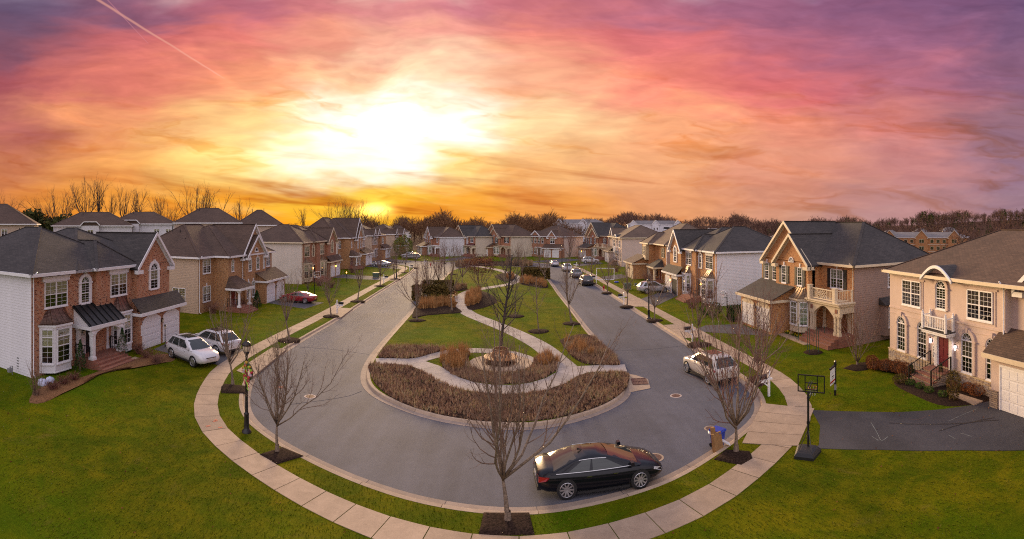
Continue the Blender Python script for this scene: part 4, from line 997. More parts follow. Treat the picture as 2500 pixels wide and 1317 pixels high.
def type_c(H, brick='brickorange', side='sidingtaupe', roof='shingle', trim='cream', far=False, shut='shutter', e=6.4, zr=10.0, D=11.0, L=14.2, balcony=True, bayroof='bronze', lit=False, awn=None, bricks_right=True):
    H.mass(0, L, .9, D, -.6, e, brick, side, side, side, boards=() if far else ('right',))
    H.mass(.4, 9.5, 0, 1.2, -.3, e, brick)
    H.mass(4.0, 9.5, -.42, .3, -.3, e, brick)
    H.mass(.8, 6.9, -2.6, .3, -.3, 3.0, brick)
    H.hip(0, L, .9, D, e, zr, roof, trim=trim)
    double_gable(H, .9, 9.5, 4.0, 9.5, 0, e-.05, zr-.02, 8.8, brick, roof, trim, 5.9)
    H.shed(.8, 6.9, -2.6, 0, 2.95, 4.25, roof, trim, ov=.4, hipl=.0, hipr=.0)
    for x in (.81, 6.89):
        m = MB(); m.poly((x, -2.6, 2.9), (x, 0, 2.9), (x, 0, 4.15)); H.part('gable_wall', m, brick)
    g = dict(far=far, trim='white', shut=shut, blind=.5, head='key', bm='blindgreen')
    for u, w in ((1.5, 0), (3.1, 0), (5.5, -.42), (8.2, -.42)): H.win(u, 4.25, .8, 1.65, w, **g)
    H.win(11.9, 4.3, 1.75, 1.65, .9, 'double', **g)
    H.win(6.75, 6.35, .8, .42, -.42, 'arch', far=far, blind=0, head=None)
    H.bay(8.35, -.42, 2.6, .75, .35, 3.2, 4.15, trim, bayroof, blind=.95, bm='blindgreen', far=far)
    # arched portico with a balustraded balcony over it
    H.steps(9.9, L, -.75, .9, .75, 4)
    m = MB(); N = 12; pf = -.62
    arc = [(10.75+2.5*i/N, pf, 2.35+.62*math.sin(PI*i/N)) for i in range(N+1)]
    m.extr([(9.95,pf,3.15), (9.95,pf,2.3), *arc, (L,pf,2.3), (L,pf,3.15)], (0, .3, 0))
    m.box(L-.3, L, pf+.3, .9, 2.55, 3.15); H.part('portico_arch', m, trim)
    m = MB(); m.box(9.75, L+.15, pf-.2, .9, 3.15, 3.32); m.box(9.65, L+.25, pf-.3, .9, 3.32, 3.40); H.part('portico_roof', m, trim)
    for u in (10.15, 10.5, 13.5, 13.95): H.column(u, pf+.15, .75, 2.35, .12, trim)
    for u in (10.3, 13.75):
        m = MB(); m.box(u-.17, u+.17, pf-.02, pf, 2.55, 2.9); H.part('inlay', m, 'brickpaver')
    H.column(10.3, .75, .75, 2.5, .1, trim)
    H.door(12.9, .75, 1.0, 2.1, .9, 'doorwood', trim, True)
    if balcony:
        for u in (10.05, 13.6): m = MB(); m.box(u-.17, u+.17, pf-.17, pf+.17, 3.4, 4.5); m.box(u-.21, u+.21, pf-.21, pf+.21, 4.5, 4.58); H.part('balcony_post', m, trim)
        m = MB(); m.box(13.97, 14.11, .7, .85, 3.4, 4.4); H.part('balcony_post', m, trim)
        m = MB(); m.box(10.2, 13.45, pf-.05, pf+.05, 4.3, 4.38); m.box(10.2, 13.45, pf-.04, pf+.04, 3.5, 3.57)
        m.box(13.72, 13.82, pf+.1, .8, 4.3, 4.38); m.box(13.73, 13.81, pf+.1, .8, 3.5, 3.57); r = H.part('balcony_rail', m, trim)
        for i in range(18):
            u = 10.32+i*.18
            if 11.25 < u < 12.35: continue
            m = MB(); m.box(u-.02, u+.02, pf-.02, pf+.02, 3.57, 4.3); H.part('baluster', m, trim, r)
        for i in range(7):
            w = pf+.3+i*.17; m = MB(); m.box(13.75, 13.79, w-.02, w+.02, 3.57, 4.3); H.part('baluster', m, trim, r)
        if not far:
            for i in range(-3, 4):
                for sg in (1, -1):
                    if (i+sg) % 2: continue
                    m = MB(); cx = 11.8+i*.13; m.beam((cx-.32*sg, pf, 3.62), (cx+.32*sg, pf, 4.26), .045, .045); H.part('lattice_bar', m, trim, r)
    for u in (2.35, 5.35): H.garage(u, 2.4, 2.2, -2.6, trim, True, brick, True)
    H.lamp(3.85, -2.61, 1.9, lit)
    H.pipe(L-.1, .9, 0, e, trim)
    # walk-out side: box bay with its own roof
    if not far:
        m = MB(); m.box(L, L+.7, 3.8, 6.6, .3, 2.9); b = H.part('side_bay', m, side)
        H.win(L+.71, 1.0, .75, 1.75, 4.55, rz=PI/2, blind=.5) if False else None
        for w in (4.55, 5.85): H.win(L+.702, 1.0, .9, 1.75, w, rz=PI/2, blind=.6, bm='blindgreen')
        m = MB(); m.add([(L,3.6,3.5),(L+.9,3.6,2.95),(L+.9,6.8,2.95),(L,6.8,3.5),(L,3.6,2.9),(L+.9,3.6,2.9),(L+.9,6.8,2.9),(L,6.8,2.9)], [(0,1,2,3),(0,4,5,1),(1,5,6,2),(2,6,7,3)]); H.part('side_bay_roof', m, roof)
        H.win(L, 4.3, 1.5, 1.7, 5.4, 'double', rz=PI/2, blind=.5, bm='blindgreen')

def type_b(H, brick='bricktan', side='sidingtan', roof='shinglebrown', trim='white', far=False, e=6.3, za=9.9, D=10.0, zr=10.0, lit=False, shut=None):
    H.mass(0, 15.7, 0, D, -.3, e, brick, side, side, side, boards=() if far else ('left',))
    H.mass(3.3, 15.7, -2.0, .2, -.2, e, brick)
    H.mass(6.9, 12.9, -2.35, -1.8, -.2, e, brick)
    H.mass(10.1, 16.5, -3.6, .5, -.2, 2.95, brick)
    H.hip(0, 13.0, 0, D, e, zr, roof, trim=trim); H.hip(3.3, 15.7, -2, D-.5, e, zr-.1, roof, trim=trim)
    double_gable(H, 6.6, 13.4, 7.2, 12.6, -2.0, e-.05, za, za-1.35, brick, roof, trim, 4)
    H.shed(10.1, 16.5, -3.6, -2.0, 2.9, 4.1, roof, trim, ov=.4)
    for x in (10.11, 16.49):
        m = MB(); m.poly((x, -3.6, 2.85), (x, -2, 2.85), (x, -2, 4.0)); H.part('gable_wall', m, brick)
    g = dict(far=far, trim=trim, head='key', shut=shut)
    H.win(1.75, 4.4, 1.7, 1.65, 0, 'double', **g); H.win(1.75, 1.2, 1.7, 1.75, 0, 'double', **g)
    H.win(4.3, 4.5, .55, 1.35, -2, 'single', grid=(1, 3), **g)
    for u in (8.2, 10.4): H.win(u, 4.25, .85, 1.6, -2.35, **g)
    for u in (7.7, 9.1): H.win(u, .95, .85, 2.0, -2.35, **g)
    H.win(12.3, 4.3, .5, 1.5, -2.35, grid=(1, 3), **g); H.win(14.4, 4.35, 1.3, 1.6, -2, 'double', **g)
    H.win(9.9, 6.55, .9, .5, -2.42, 'arch', far=True, blind=1.0, bm='white')
    H.steps(2.9, 5.8, -3.7, -2.0, .6, 4)
    H.porch = True; H.shed(2.8, 5.8, -3.65, -2, 2.75, 3.95, roof, trim, ov=.25, hipl=.8, hipr=.8); H.porch = False
    m = MB(); m.box(2.7, 5.9, -3.75, -3.55, 2.45, 2.65); m.box(2.7, 2.9, -3.6, -2, 2.45, 2.65); H.part('porch_beam', m, trim)
    for u in (2.95, 5.6): H.column(u, -3.55, .6, 2.47, .14, trim, False)
    H.door(4.3, .6, 1.0, 2.1, -2.0, 'doorred', trim, False)
    H.rail(2.9, -3.4, -2.1, .6, .6, 5); H.rail(5.75, -4.5, -3.6, 0, .6, 4)
    for u in (11.75, 14.85): H.garage(u, 2.4, 2.15, -3.6, trim, True, brick, True)
    H.lamp(13.3, -3.61, 1.8, lit)
    H.pipe(.1, 0, 0, e, trim); H.pipe(6.75, -2.0, 3.2, e, trim)
    if not far: H.win(0, 1.0, 1.8, 1.75, 2.6, 'double', rz=-PI/2, trim=trim)
    for a, b, c in ((2.2, 3.2, 8.0), (3.2, 4.6, 9.0), (2.9, 5.5, 9.6)): H.vent(a, b, c, .35)

def type_s(H, wall='stucco', roof='shinglebrown', far=False, e=6.6, zr=9.55, D=12.0, door='doorwine', number=None, gar=True, lit=False):
    L = 11.5
    H.mass(0, L, 0, D, .9, e, wall)
    H.mass(-.05, L, -.06, D, -.3, .86, 'stone' if not far else wall); m = MB(); m.box(-.1, L+.02, -.11, .02, .84, .92); H.part('stone_sill', m, 'tan')
    if not far:
        rr = random.Random(4); plinth = H.part('stone_plinth', MB().box(-.03, L-.02, -.065, .0, -.2, .82), 'dark'); STN = []
        for k2, c in enumerate(((.36,.26,.17), (.46,.37,.27), (.27,.20,.16), (.40,.31,.20), (.33,.28,.25))):
            for wl in (.26, .36, .48):
                b = MB(); q = [(.0,0),(wl-.012,0),(wl-.012,.098),(.0,.098)]; j = [rr.uniform(0, .014) for _ in q]
                b.loft([[(x, 0, z) for x, z in q], [(x, -.02-e, z) for (x, z), e in zip(q, j)], [(x*.96+.008, -.035-e, z*.9+.005) for (x, z), e in zip(q, j)]][::-1]); STN.append((wl, b.mesh('stone', M('ledge_stone_%d' % k2, c, .9, .2, 8, .6, 30) if wl == .26 else STN[-1][1].materials[0])))
        for row in range(9):
            x = -.03; 
            while x < L-.35:
                wl, me = rr.choice(STN)
                if not (5.0 < x+wl/2 < 7.1): H.put('stone', me, x, -.06, -.07+row*.1, 0, plinth)
                x += wl
    H.hip(0, L+5.5, 0, D, e, zr, roof, trim='cream')
    H.frieze(0, 4.35, 0, e, 'cream', .3, .1); H.frieze(7.25, L, 0, e, 'cream', .3, .1)
    # eyebrow over the middle of the eaves
    N = 14; m = MB(); cap = MB(); tr = MB()
    arc = [(4.25+3.1*i/N, e-.18+.86*math.sin(PI*i/N)) for i in range(N+1)]
    m.poly(*([(x, -.03, z-.12) for x, z in arc[::-1]])); H.part('gable_wall', m, wall)
    cap.loft([[(x, -.5, z+.04) for x, z in arc], [(x, 1.9, z+.04) for x, z in arc]], False, False); ro = H.part('eyebrow_roof', cap, 'shingle', smooth=True)
    for i in range(N): tr.extr([(arc[i][0],-.52,arc[i][1]-.14), (arc[i+1][0],-.52,arc[i+1][1]-.14), (arc[i+1][0],-.52,arc[i+1][1]+.05), (arc[i][0],-.52,arc[i][1]+.05)], (0, .1, 0)); tr.poly((arc[i][0],-.5,arc[i][1]-.1), (arc[i+1][0],-.5,arc[i+1][1]-.1), (arc[i+1][0],0,arc[i+1][1]-.1), (arc[i][0],0,arc[i][1]-.1))
    H.part('eyebrow_trim', tr, 'white', ro)
    m = MB(); m.box(-.02, L, -.05, 0, 3.88, 4.0); H.part('string_course', m, wall)
    m = MB(); m.box(-.02, L, -.025, 0, 3.5, 3.56); H.part('string_course', m, wall)
    g = dict(far=far, blind=.5, bm='blindgrey', grid=(3, 3))
    H.win(2.65, 4.3, 2.15, 1.75, 0, 'double', head=None, **g); H.win(9.35, 4.3, 2.15, 1.75, 0, 'double', **g)
    for u in (2.65, 9.35): m = MB(); m.box(u-1.3, u+1.45, -.05, 0, 6.1, 6.2); m.box(u+1.2, u+1.3, -.04, 0, 4.1, 6.1); H.part('moulding', m, wall)
    H.win(5.85, 4.5, 1.0, 1.85, 0, 'arch', sur=wall, far=far, blind=0, grid=(3, 4))
    for u in (1.5, 3.9, 8.3, 10.4): H.win(u, .98, 1.0, 2.45, 0, 'arch', sur=wall, far=far, blind=.5, bm='blindgrey', grid=(3, 3))
    H.door(6.15, .78, .98, 2.1, 0, door, 'white', False)
    for u in (5.42, 6.88): m = MB(); m.box(u-.14, u+.14, -.14, 0, .78, 3.0); H.part('pilaster', m, 'white')
    m = MB(); m.box(4.75, 7.2, -.75, 0, 3.0, 3.14); m.box(4.7, 7.25, -.8, 0, 3.14, 3.2); H.part('door_canopy', m, 'white')
    m = MB(); m.poly((4.7,-.8,3.215), (7.25,-.8,3.215), (7.25,0,3.3), (4.7,0,3.3)); H.part('canopy_roof', m, 'shingle')
    for u in (5.05, 6.95): m = MB(); m.extr([(u-.06,-.5,2.98), (u-.06,0,2.98), (u-.06,0,2.55)], (.12, 0, 0)); H.part('bracket', m, 'white')
    m = MB(); m.box(4.9, 7.1, -.74, -.68, 4.08, 4.15); m.box(4.9, 7.1, -.73, -.69, 3.36, 3.42)
    for x in (4.82, 7.1): m.box(x, x+.06, -.7, 0, 4.08, 4.15)
    r = H.part('balcony_rail', m, 'white')
    for x in (4.85, 7.1):
        for w in (-.72, -.1): m = MB(); m.box(x-.07, x+.07, w-.07, w+.07, 3.26, 4.26); m.lathe([(.09, 4.26), (.05, 4.32), (.07, 4.38), (0, 4.45)], 8, (x, w)); H.part('balcony_post', m, 'white')
    for i in range(13): m = MB(); x = 5.02+i*.165; m.box(x-.02, x+.02, -.73, -.69, 3.42, 4.08); H.part('baluster', m, 'white', r)
    m = MB(); m.box(5.2, 7.0, -.95, -.0, -.2, .76); H.part('porch_floor', m, 'stone')
    m = MB(); m.box(5.15, 7.05, -1.0, -.02, .76, .82); H.part('porch_paving', m, 'brickpaver')
    for i in range(1, 4):
        m = MB(); w = -.95-.32*i; m.box(5.0-.12*i, 6.95, w, w+.32, -.2, .79-.2*i-.05); H.part('riser', m, 'stone')
        m = MB(); m.box(4.97-.12*i, 6.97, w-.03, w+.32, .79-.2*i-.05, .79-.2*i); H.part('tread', m, 'brickpaver')
    H.rail(5.0, -1.95, -.2, .15, .82, 8); H.rail(6.98, -1.75, -.2, .25, .82, 7)
    H.lamp(4.95, 0, 2.35, lit); H.lamp(7.35, 0, 2.35, lit)
    if number:
        m = MB(); m.box(4.98, 5.20, -.02, 0, 1.25, 2.05); pl = H.part('number_plate', m, 'white')
        for i, ch in enumerate(number): obj('digit', text_mesh(ch, .2, G['blackmetal']), pl, (5.09, -.022, 1.88-i*.19), rot=(PI/2, 0, 0))
    # garage wing
    H.mass(L, L+6.3, .35, D, -.3, e, wall)
    H.mass(L-.25, L+6.5, -1.0, 2, -.3, 3.0, wall); H.mass(L-.31, L+.28, -1.08, -.3, -.3, .95, 'stone' if not far else wall, top=True)
    H.shed(L-.25, L+6.5, -1.0, .35, 2.95, 4.1, roof, 'cream', ov=.35); H.gable(L+.7, L+6, .35, 5, e-.05, 8.9, wall, roof, 'white')
    for u in (L+1.75, L+4.85): H.garage(u, 2.5, 2.3, -1.0, 'white', False, None)
    m = MB(); m.box(L+.3, L+3.2, -1.07, -1, 2.5, 2.62); H.part('moulding', m, wall)
    H.pipe(L-.18, 0, 3.5, e, 'white')

def type_d(H, brick='brickorange', side='sidingtaupe', roof='shinglebrownold', trim='cream', e=6.6, zr=10.2, D=11, L=12.5, lit=False):
    H.mass(0, L, 0, D, -.3, e, brick, side, side, side, boards=('right',))
    H.mass(0, 5.2, -.9, .2, -.3, e, brick); H.mass(-3.0, 3.2, -3.4, 1.5, -.3, 3.0, brick)
    H.hip(-1.5, L, -.2, D, e, zr, roof, trim=trim); H.hip(0, 5.2, -.9, 5, e, 8.6, roof, trim=trim)
    H.shed(-3.0, 3.2, -3.4, -.9, 2.95, 4.3, roof, trim, ov=.4)
    for x in (-2.99, 3.19): m = MB(); m.poly((x,-3.4,2.9), (x,-.9,2.9), (x,-.9,4.2)); H.part('gable_wall', m, brick)
    m = MB(); m.box(2.9, 4.7, -1.5, -.88, 3.6, 6.35); H.part('box_bay', m, 'tan'); H.win(3.8, 4.4, 1.2, 1.7, -1.503, 'double', trim='cream', blind=.4)
    for i in range(3): m = MB(); m.box(3.0+i*.56, 3.48+i*.56, -1.53, -1.5, 3.7, 4.25); H.part('bay_panel', m, 'cream')
    g = dict(trim='cream', shut='shutter', blind=.4)
    H.win(.9, 4.35, .7, 1.6, -.9, **g); H.win(2.05, 4.35, .7, 1.6, -.9, **g); H.win(10.3, 4.35, .8, 1.65, 0, **g)
    for u in (4.3, 6.3): H.win(u, .9, .8, 2.0, -.9 if u < 5 else 0, **g)
    H.steps(7.0, 10.4, -1.8, 0, .55, 3)
    H.porch = True; H.shed(7.0, 10.6, -1.7, 0, 2.75, 4.0, 'shingle', trim, ov=.2, hipl=1.0, hipr=1.0); H.porch = False
    m = MB(); m.box(6.9, 10.7, -1.8, -1.6, 2.45, 2.65); H.part('porch_beam', m, trim)
    for u in (7.15, 10.4): H.column(u, -1.6, .55, 2.47, .14, trim)
    H.door(9.0, .55, 1.0, 2.1, 0, 'doorred', trim, False)
    for u in (-1.45, 1.6): H.garage(u, 2.3, 2.2, -3.4, 'cream', True, brick, False, mat='cream')
    H.pipe(L-.1, 0, 0, e, 'white'); H.lamp(.1, -3.41, 1.8, lit)

def type_e(H, brick='brickfar', side='sidingfartan', roof='shinglebrown', trim='white', e=6.3, zr=9.6, L=13.0, D=11, peds=((.3, 4.3), (7.6, 10.6)), garage_u=8.9, hoop=False, lit=False):
    H.mass(0, L, 0, D, -.5, e, brick, side, side, side); H.mass(7.2, L, -.6, .2, -.5, e, brick)
    H.hip(0, L, -.3, D, e, zr, roof, trim=trim)
    for a, b in peds: H.gable(a, b, -.62 if a > 7 else -.02, 4, e-.02, e+1.7, brick, roof, trim, rake=.3)
    for u in (1.0, 2.3, 3.7, 5.1): H.win(u, 4.2, .8, 1.6, 0, far=True, head='key'); 
    for u in (.9, 2.2, 5.4): H.win(u, .8, .8, 1.9, 0, far=True, head='key')
    H.win(9.3, 4.2, 1.6, 1.6, -.6, 'double', far=True, head='key')
    H.door(3.8, .4, 1.0, 2.2, 0, 'doordark', trim); m = MB(); m.box(2.9, 4.7, -.5, 0, 2.75, 3.0); H.part('door_canopy', m, trim)
    H.mass(6.8, 13.2, -2.0, .2, -.5, 2.9, brick); H.shed(6.8, 13.2, -2.0, -.6, 2.85, 4.0, roof, trim, ov=.35)
    for u in (8.4, 11.5): H.garage(u, 2.4, 2.2, -2.0, trim, True, brick)
    H.lamp(9.95, -2.01, 1.9, lit)
def type_rear(H, wall='sidingfar', roof='shinglebrown', L=13, D=10, e=6.6, zr=9.4, wins=((3, 4.2), (8, 4.2), (10.5, 4.2)), dormer=None, zb=-3):
    """second-row house seen from behind"""
    H.mass(0, L, 0, D, zb, e, wall); H.hip(0, L, 0, D, e, zr, roof)
    for u, z in wins: H.win(u, z, 1.1, 1.5, 0, 'double', far=True, blind=.3)
    if dormer:
        a, b = dormer; H.mass(a, b, -1.2, .1, zb, e+.1, wall); m = MB(); c = .8
        pr = [(a-.25, e), (a+c*.6, e+.75), (b-c*.6, e+.75), (b+.25, e)]
        m.loft([[(x, -1.5, z) for x, z in pr], [(x, 3.5, z) for x, z in pr]], False, False); m.poly(*[(x, -1.22, z) for x, z in pr][::-1]); H.part('dormer_roof', m, roof)
        f = MB(); f.poly(*[(x, -1.21, z-.04) for x, z in pr][::-1]); H.part('gable_wall', f, wall)
        t = MB()
        for p, q in zip(pr, pr[1:]): t.beam((p[0],-1.5,p[1]), (q[0],-1.5,q[1]), .1, .16)
        H.part('rake_board', t, 'white'); H.win((a+b)/2, 3.9, 1.2, 1.6, -1.2, 'double', far=True, blind=.2)
    H.vent(L*.35, D*.4, zr-.5, .6); H.vent(L*.6, D*.5, zr-.2, .5)
G['blindgrey'] = M('grey_blind', (.46, .42, .37), .8, .06, 3)

h = House('red_brick_house', 'red brick house with copper bay roofs and white siding at the left edge', -26.34, 17.75, PI/2+.142, 15.7); type_a(h)
m = MB(); m.box(10.28, 10.42, -1.375, -1.35, 1.15, 2.0); pl = h.part('number_plate', m, 'white')
h = House('brown_brick_house', 'brown brick house with double gable and red front door, second on the left', -32.4, 43.7, PI/2+.08, 15.7); type_b(h)
h = House('brick_house', 'brick house with pale siding and cream bays behind the red car', -34.0, 74.6, PI/2+.03, 15.7, zg=.25); type_a(h, 'brickfar', 'sidingpale', 'shinglebrown', 'cream', 'cream', 'bronze', lit=True, e=6.85, zr=9.9, porch=False)
h = House('brick_house', 'brick house with tall double gable and white portico, fourth on the left', -37.3, 100.3, PI/2+.03, 15.7, zg=.4); type_b(h, 'bricktan', 'sidingpale', 'shinglebrown', 'white', True, 6.75, 11.25, zr=11.4)
h = House('brick_house', 'brick house with two small pediments, fifth on the left', -38.0, 129.6, PI/2, 13.0, zg=.4); type_e(h, 'bricktan', 'sidingfartan', e=6.7, zr=9.9, peds=((1.5, 4.0), (5.2, 8.2)))
h = House('brick_house', 'farthest brick house of the left row', -37.0, 152.0, PI/2, 13.0, zg=.4); type_e(h, 'brickfar', 'sidingfartan', e=6.7, zr=9.9, peds=((1.0, 3.2), (8.4, 11.8)))
h = House('stucco_house', 'pink stucco house with wine red door and eyebrow roof at the right edge', 25.08, 25.92, -PI/2-.175, 11.5); type_s(h, number='7018', lit='lampwhite')
h = House('orange_brick_house', 'orange brick house with black shutters and balustraded balcony', 24.85, 45.0, -PI/2, 14.2, zg=.3); type_c(h)
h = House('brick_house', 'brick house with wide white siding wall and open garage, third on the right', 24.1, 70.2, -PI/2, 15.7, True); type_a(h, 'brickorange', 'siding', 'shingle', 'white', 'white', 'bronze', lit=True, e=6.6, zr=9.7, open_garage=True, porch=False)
h = House('brick_house', 'orange brick house with tan box bay and hipped brown roof', 25.3, 90.0, -PI/2, 12.5); type_d(h)
h = House('stucco_house', 'far pink stucco house with eyebrow roof on the right', 26.0, 125.0, -PI/2-.02, 11.5, True, zg=.3); type_s(h, 'stucco', 'shinglebrownold', True, 6.7, 9.7)
h = House('brick_house', 'far brick house with cream double gable and dark red shutters', 22.2, 149.0, -1.293, 14.2, zg=.3); type_c(h, 'brickfar', 'sidingfartan', 'shingle', 'cream', True, 'shutterred', 6.6, 10.4, lit=True)
h = House('brick_house', 'far brick house with two white pediments and white garage doors', 5.6, 155.8, -.7, 13.0, zg=.2); type_e(h, 'brickfar', 'stucco')
h = House('brick_house', 'far double gabled brick house with cream stucco side', -9.3, 161.5, -.95, 14.2, zg=.2); type_c(h, 'brickfar', 'stuccofar', 'shinglebrown', 'cream', True, 'shutter', 6.3, 10.0, balcony=False)
h = House('brick_house', 'far brick house with dark grey roof and red awning porch', -20.3, 164.0, -.95, 14.2, zg=.2); type_c(h, 'brickfar', 'stuccofar', 'shingle', 'cream', True, None, 6.2, 9.7, balcony=False)
m = MB(); m.poly((9.7,-1.0,3.1), (14.3,-1.0,3.1), (14.0,.9,4.0), (10.0,.9,4.0)); h.part('awning', m, 'shutterred')
h = House('siding_house', 'far pale siding house with small front gables', -29.8, 164.6, -1.1, 14.2, zg=.2); type_c(h, 'brickfar', 'sidingfar', 'shinglebrown', 'white', True, None, 6.0, 9.2, balcony=False)
# second row behind the left houses, on higher ground
for nm, lb, x, y, rz, kw in (
    ('tan_house', 'house with brown hipped roof at the far left edge', -84, 38, .9, dict(wall='sidingfartan', L=16, D=13, zr=10.6)),
    ('grey_roof_house', 'second row house with dark roof behind the red brick house', -81, 60, .75, dict(wall='sidingfar', L=16, D=11, e=6.3, zr=9.2, dormer=(6, 9.5), wins=())),
    ('white_house', 'white house with brown hipped roof in the second row', -77.5, 72, .66, dict(wall='sidingfar', L=14.5, D=11, e=6.7, zr=9.4, dormer=(3.2, 6.8), wins=((10.5, 4.1), (13.0, 4.1)))),
    ('tan_house', 'tan house beside the white house in the second row', -66, 80.5, .55, dict(wall='sidingfartan', L=14, D=11, e=6.9, zr=10.2, wins=((1.6, 4.3),))),
    ('brown_roof_house', 'second row house with pointed brown roof', -55.5, 88, .5, dict(wall='sidingfartan', L=10, D=10, e=6.4, zr=9.8)),
    ('brown_roof_house', 'second row house with low brown roof behind the third house', -52.5, 113, .45, dict(wall='sidingfartan', L=12, D=10, e=7, zr=9.6)),
    ('pale_house', 'pale house beyond the far end of the left row', -54, 205, .2, dict(wall='sidingfar', L=10, D=9, e=6.5, zr=9.5)),
    ('pale_house', 'pale gabled house below the sun', -68, 225, .2, dict(wall='sidingfar', L=12, D=9, e=6.5, zr=9.5))):
    h = House(nm, lb, x, y, rz, 14, zg=3.6 if y < 110 else .5); type_rear(h, **kw)
# ================================================================ plants
def tri_obj(name, V, Fc, tint, mat, parent=None):
    """triangle soup from arrays, with a random tint carried by each blade"""
    me = bpy.data.meshes.new(name); V = np.ascontiguousarray(V, np.float32); Fc = np.ascontiguousarray(Fc, np.int32)
    me.vertices.add(len(V)); me.vertices.foreach_set('co', V.ravel())
    me.loops.add(Fc.size); me.loops.foreach_set('vertex_index', Fc.ravel())
    me.polygons.add(len(Fc)); me.polygons.foreach_set('loop_start', np.arange(0, Fc.size, 3, dtype=np.int32)); 
    me.update(calc_edges=True)
    if tint is not None:
        a = me.attributes.new('tint', 'FLOAT', 'POINT'); a.data.foreach_set('value', np.ascontiguousarray(tint, np.float32))
    me.materials.append(mat); return obj(name, me, parent)
def scatter(poly, n, rng):
    p = np.asarray(poly, float); lo, hi = p.min(0), p.max(0); out = np.zeros((0, 2))
    while len(out) < n:
        q = rng.uniform(lo, hi, (n*2, 2)); out = np.r_[out, q[inpoly(q, p)]]
    return out[:n]
def blades(pos, z0, h, wd, lean, k, rng, hv=.35, tint=None, curl=0.0):
    """k upright blades (two triangles in a bent pair when curled) at every position"""
    n = len(pos)*k; b = np.repeat(pos, k, 0)+rng.normal(0, .05, (n, 2))*min(1, h*2)
    a = rng.uniform(0, 2*PI, n); hh = h*(1+rng.uniform(-hv, hv, n)); ln = np.abs(rng.normal(0, lean, n))*hh
    d = np.c_[np.cos(a), np.sin(a)]; s = np.c_[-d[:, 1], d[:, 0]]*(wd*rng.uniform(.6, 1.4, n)/2)[:, None]
    zb = np.repeat(np.broadcast_to(z0, (len(pos),)), k)
    A = np.c_[b-s, zb]; B = np.c_[b+s, zb]; C = np.c_[b+d*ln[:, None], zb+hh]
    V = np.stack([A, B, C], 1).reshape(-1, 3); Fc = np.arange(n*3).reshape(-1, 3)
    t = np.repeat(rng.uniform(0, 1, n) if tint is None else tint, 3)
    return V, Fc, t
def leaves(cen, size, rng, up=.3):
    """random small leaf triangles at points"""
    n = len(cen); u = rng.normal(size=(n, 3)); u /= np.linalg.norm(u, axis=1)[:, None]
    v = rng.normal(size=(n, 3)); v -= u*(u*v).sum(1)[:, None]; v /= np.linalg.norm(v, axis=1)[:, None]
    s = (size*rng.uniform(.6, 1.4, n))[:, None]
    V = np.stack([cen-u*s*.5, cen+u*s*.5+v*s*.15, cen+v*s*.9], 1).reshape(-1, 3)
    return V, np.arange(3*n).reshape(-1, 3), np.repeat(rng.uniform(0, 1, n), 3)
def join(*parts):
    V, Fc, T, o = [], [], [], 0
    for v, f, t in parts: V.append(v); Fc.append(f+o); T.append(t); o += len(v)
    return np.concatenate(V), np.concatenate(Fc), np.concatenate(T)
G['meadow'] = M_tint('dry_meadow', [(0, (.19, .105, .070)), (.3, (.32, .185, .115)), (.58, (.44, .275, .155)), (.8, (.54, .38, .20)), (.9, (.27, .26, .07)), (1, (.60, .47, .29))])
G['golden'] = M_tint('golden_grass', [(0, (.30, .135, .042)), (.5, (.44, .225, .080)), (1, (.55, .33, .14))])
G['blade'] = M_tint('grass_blades', [(0, (.085, .115, .003)), (.5, (.122, .142, .004)), (.88, (.168, .162, .006)), (1, (.25, .20, .035))])
G['leafbrown'] = M_tint('russet_leaves', [(0, (.115, .038, .016)), (.5, (.23, .080, .026)), (1, (.33, .135, .042))])
G['leafgreen'] = M_tint('evergreen_leaves', [(0, (.016, .038, .014)), (.6, (.035, .075, .022)), (1, (.07, .11, .03))])
G['leafolive'] = M_tint('olive_leaves', [(0, (.05, .042, .014)), (.5, (.115, .082, .022)), (1, (.19, .12, .030))])
G['leafbox'] = M_tint('boxwood_leaves', [(0, (.025, .055, .012)), (.6, (.07, .13, .02)), (1, (.16, .18, .03))])
G['leafspring'] = M_tint('yellow_green_leaves', [(0, (.09, .11, .02)), (.6, (.16, .18, .035)), (1, (.24, .24, .05))])
G['flower'] = M_tint('yellow_flowers', [(0, (.42, .30, .01)), (1, (.72, .56, .02))])
G['leafpurple'] = M_tint('dark_red_leaves', [(0, (.06, .018, .014)), (.6, (.14, .045, .03)), (1, (.22, .09, .05))])
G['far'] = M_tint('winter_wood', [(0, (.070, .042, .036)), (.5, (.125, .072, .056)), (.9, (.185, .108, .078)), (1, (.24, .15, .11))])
G['farwarm'] = M_tint('sun_tinted_winter_wood', [(0, (.085, .048, .028)), (.5, (.16, .085, .045)), (1, (.25, .14, .07))])  # warm copy of the winter wood, low sunlight put into the colour
G['farever'] = M_tint('far_evergreens', [(0, (.035, .042, .014)), (.6, (.070, .080, .024)), (1, (.12, .115, .035))])
R = np.random.default_rng(11)
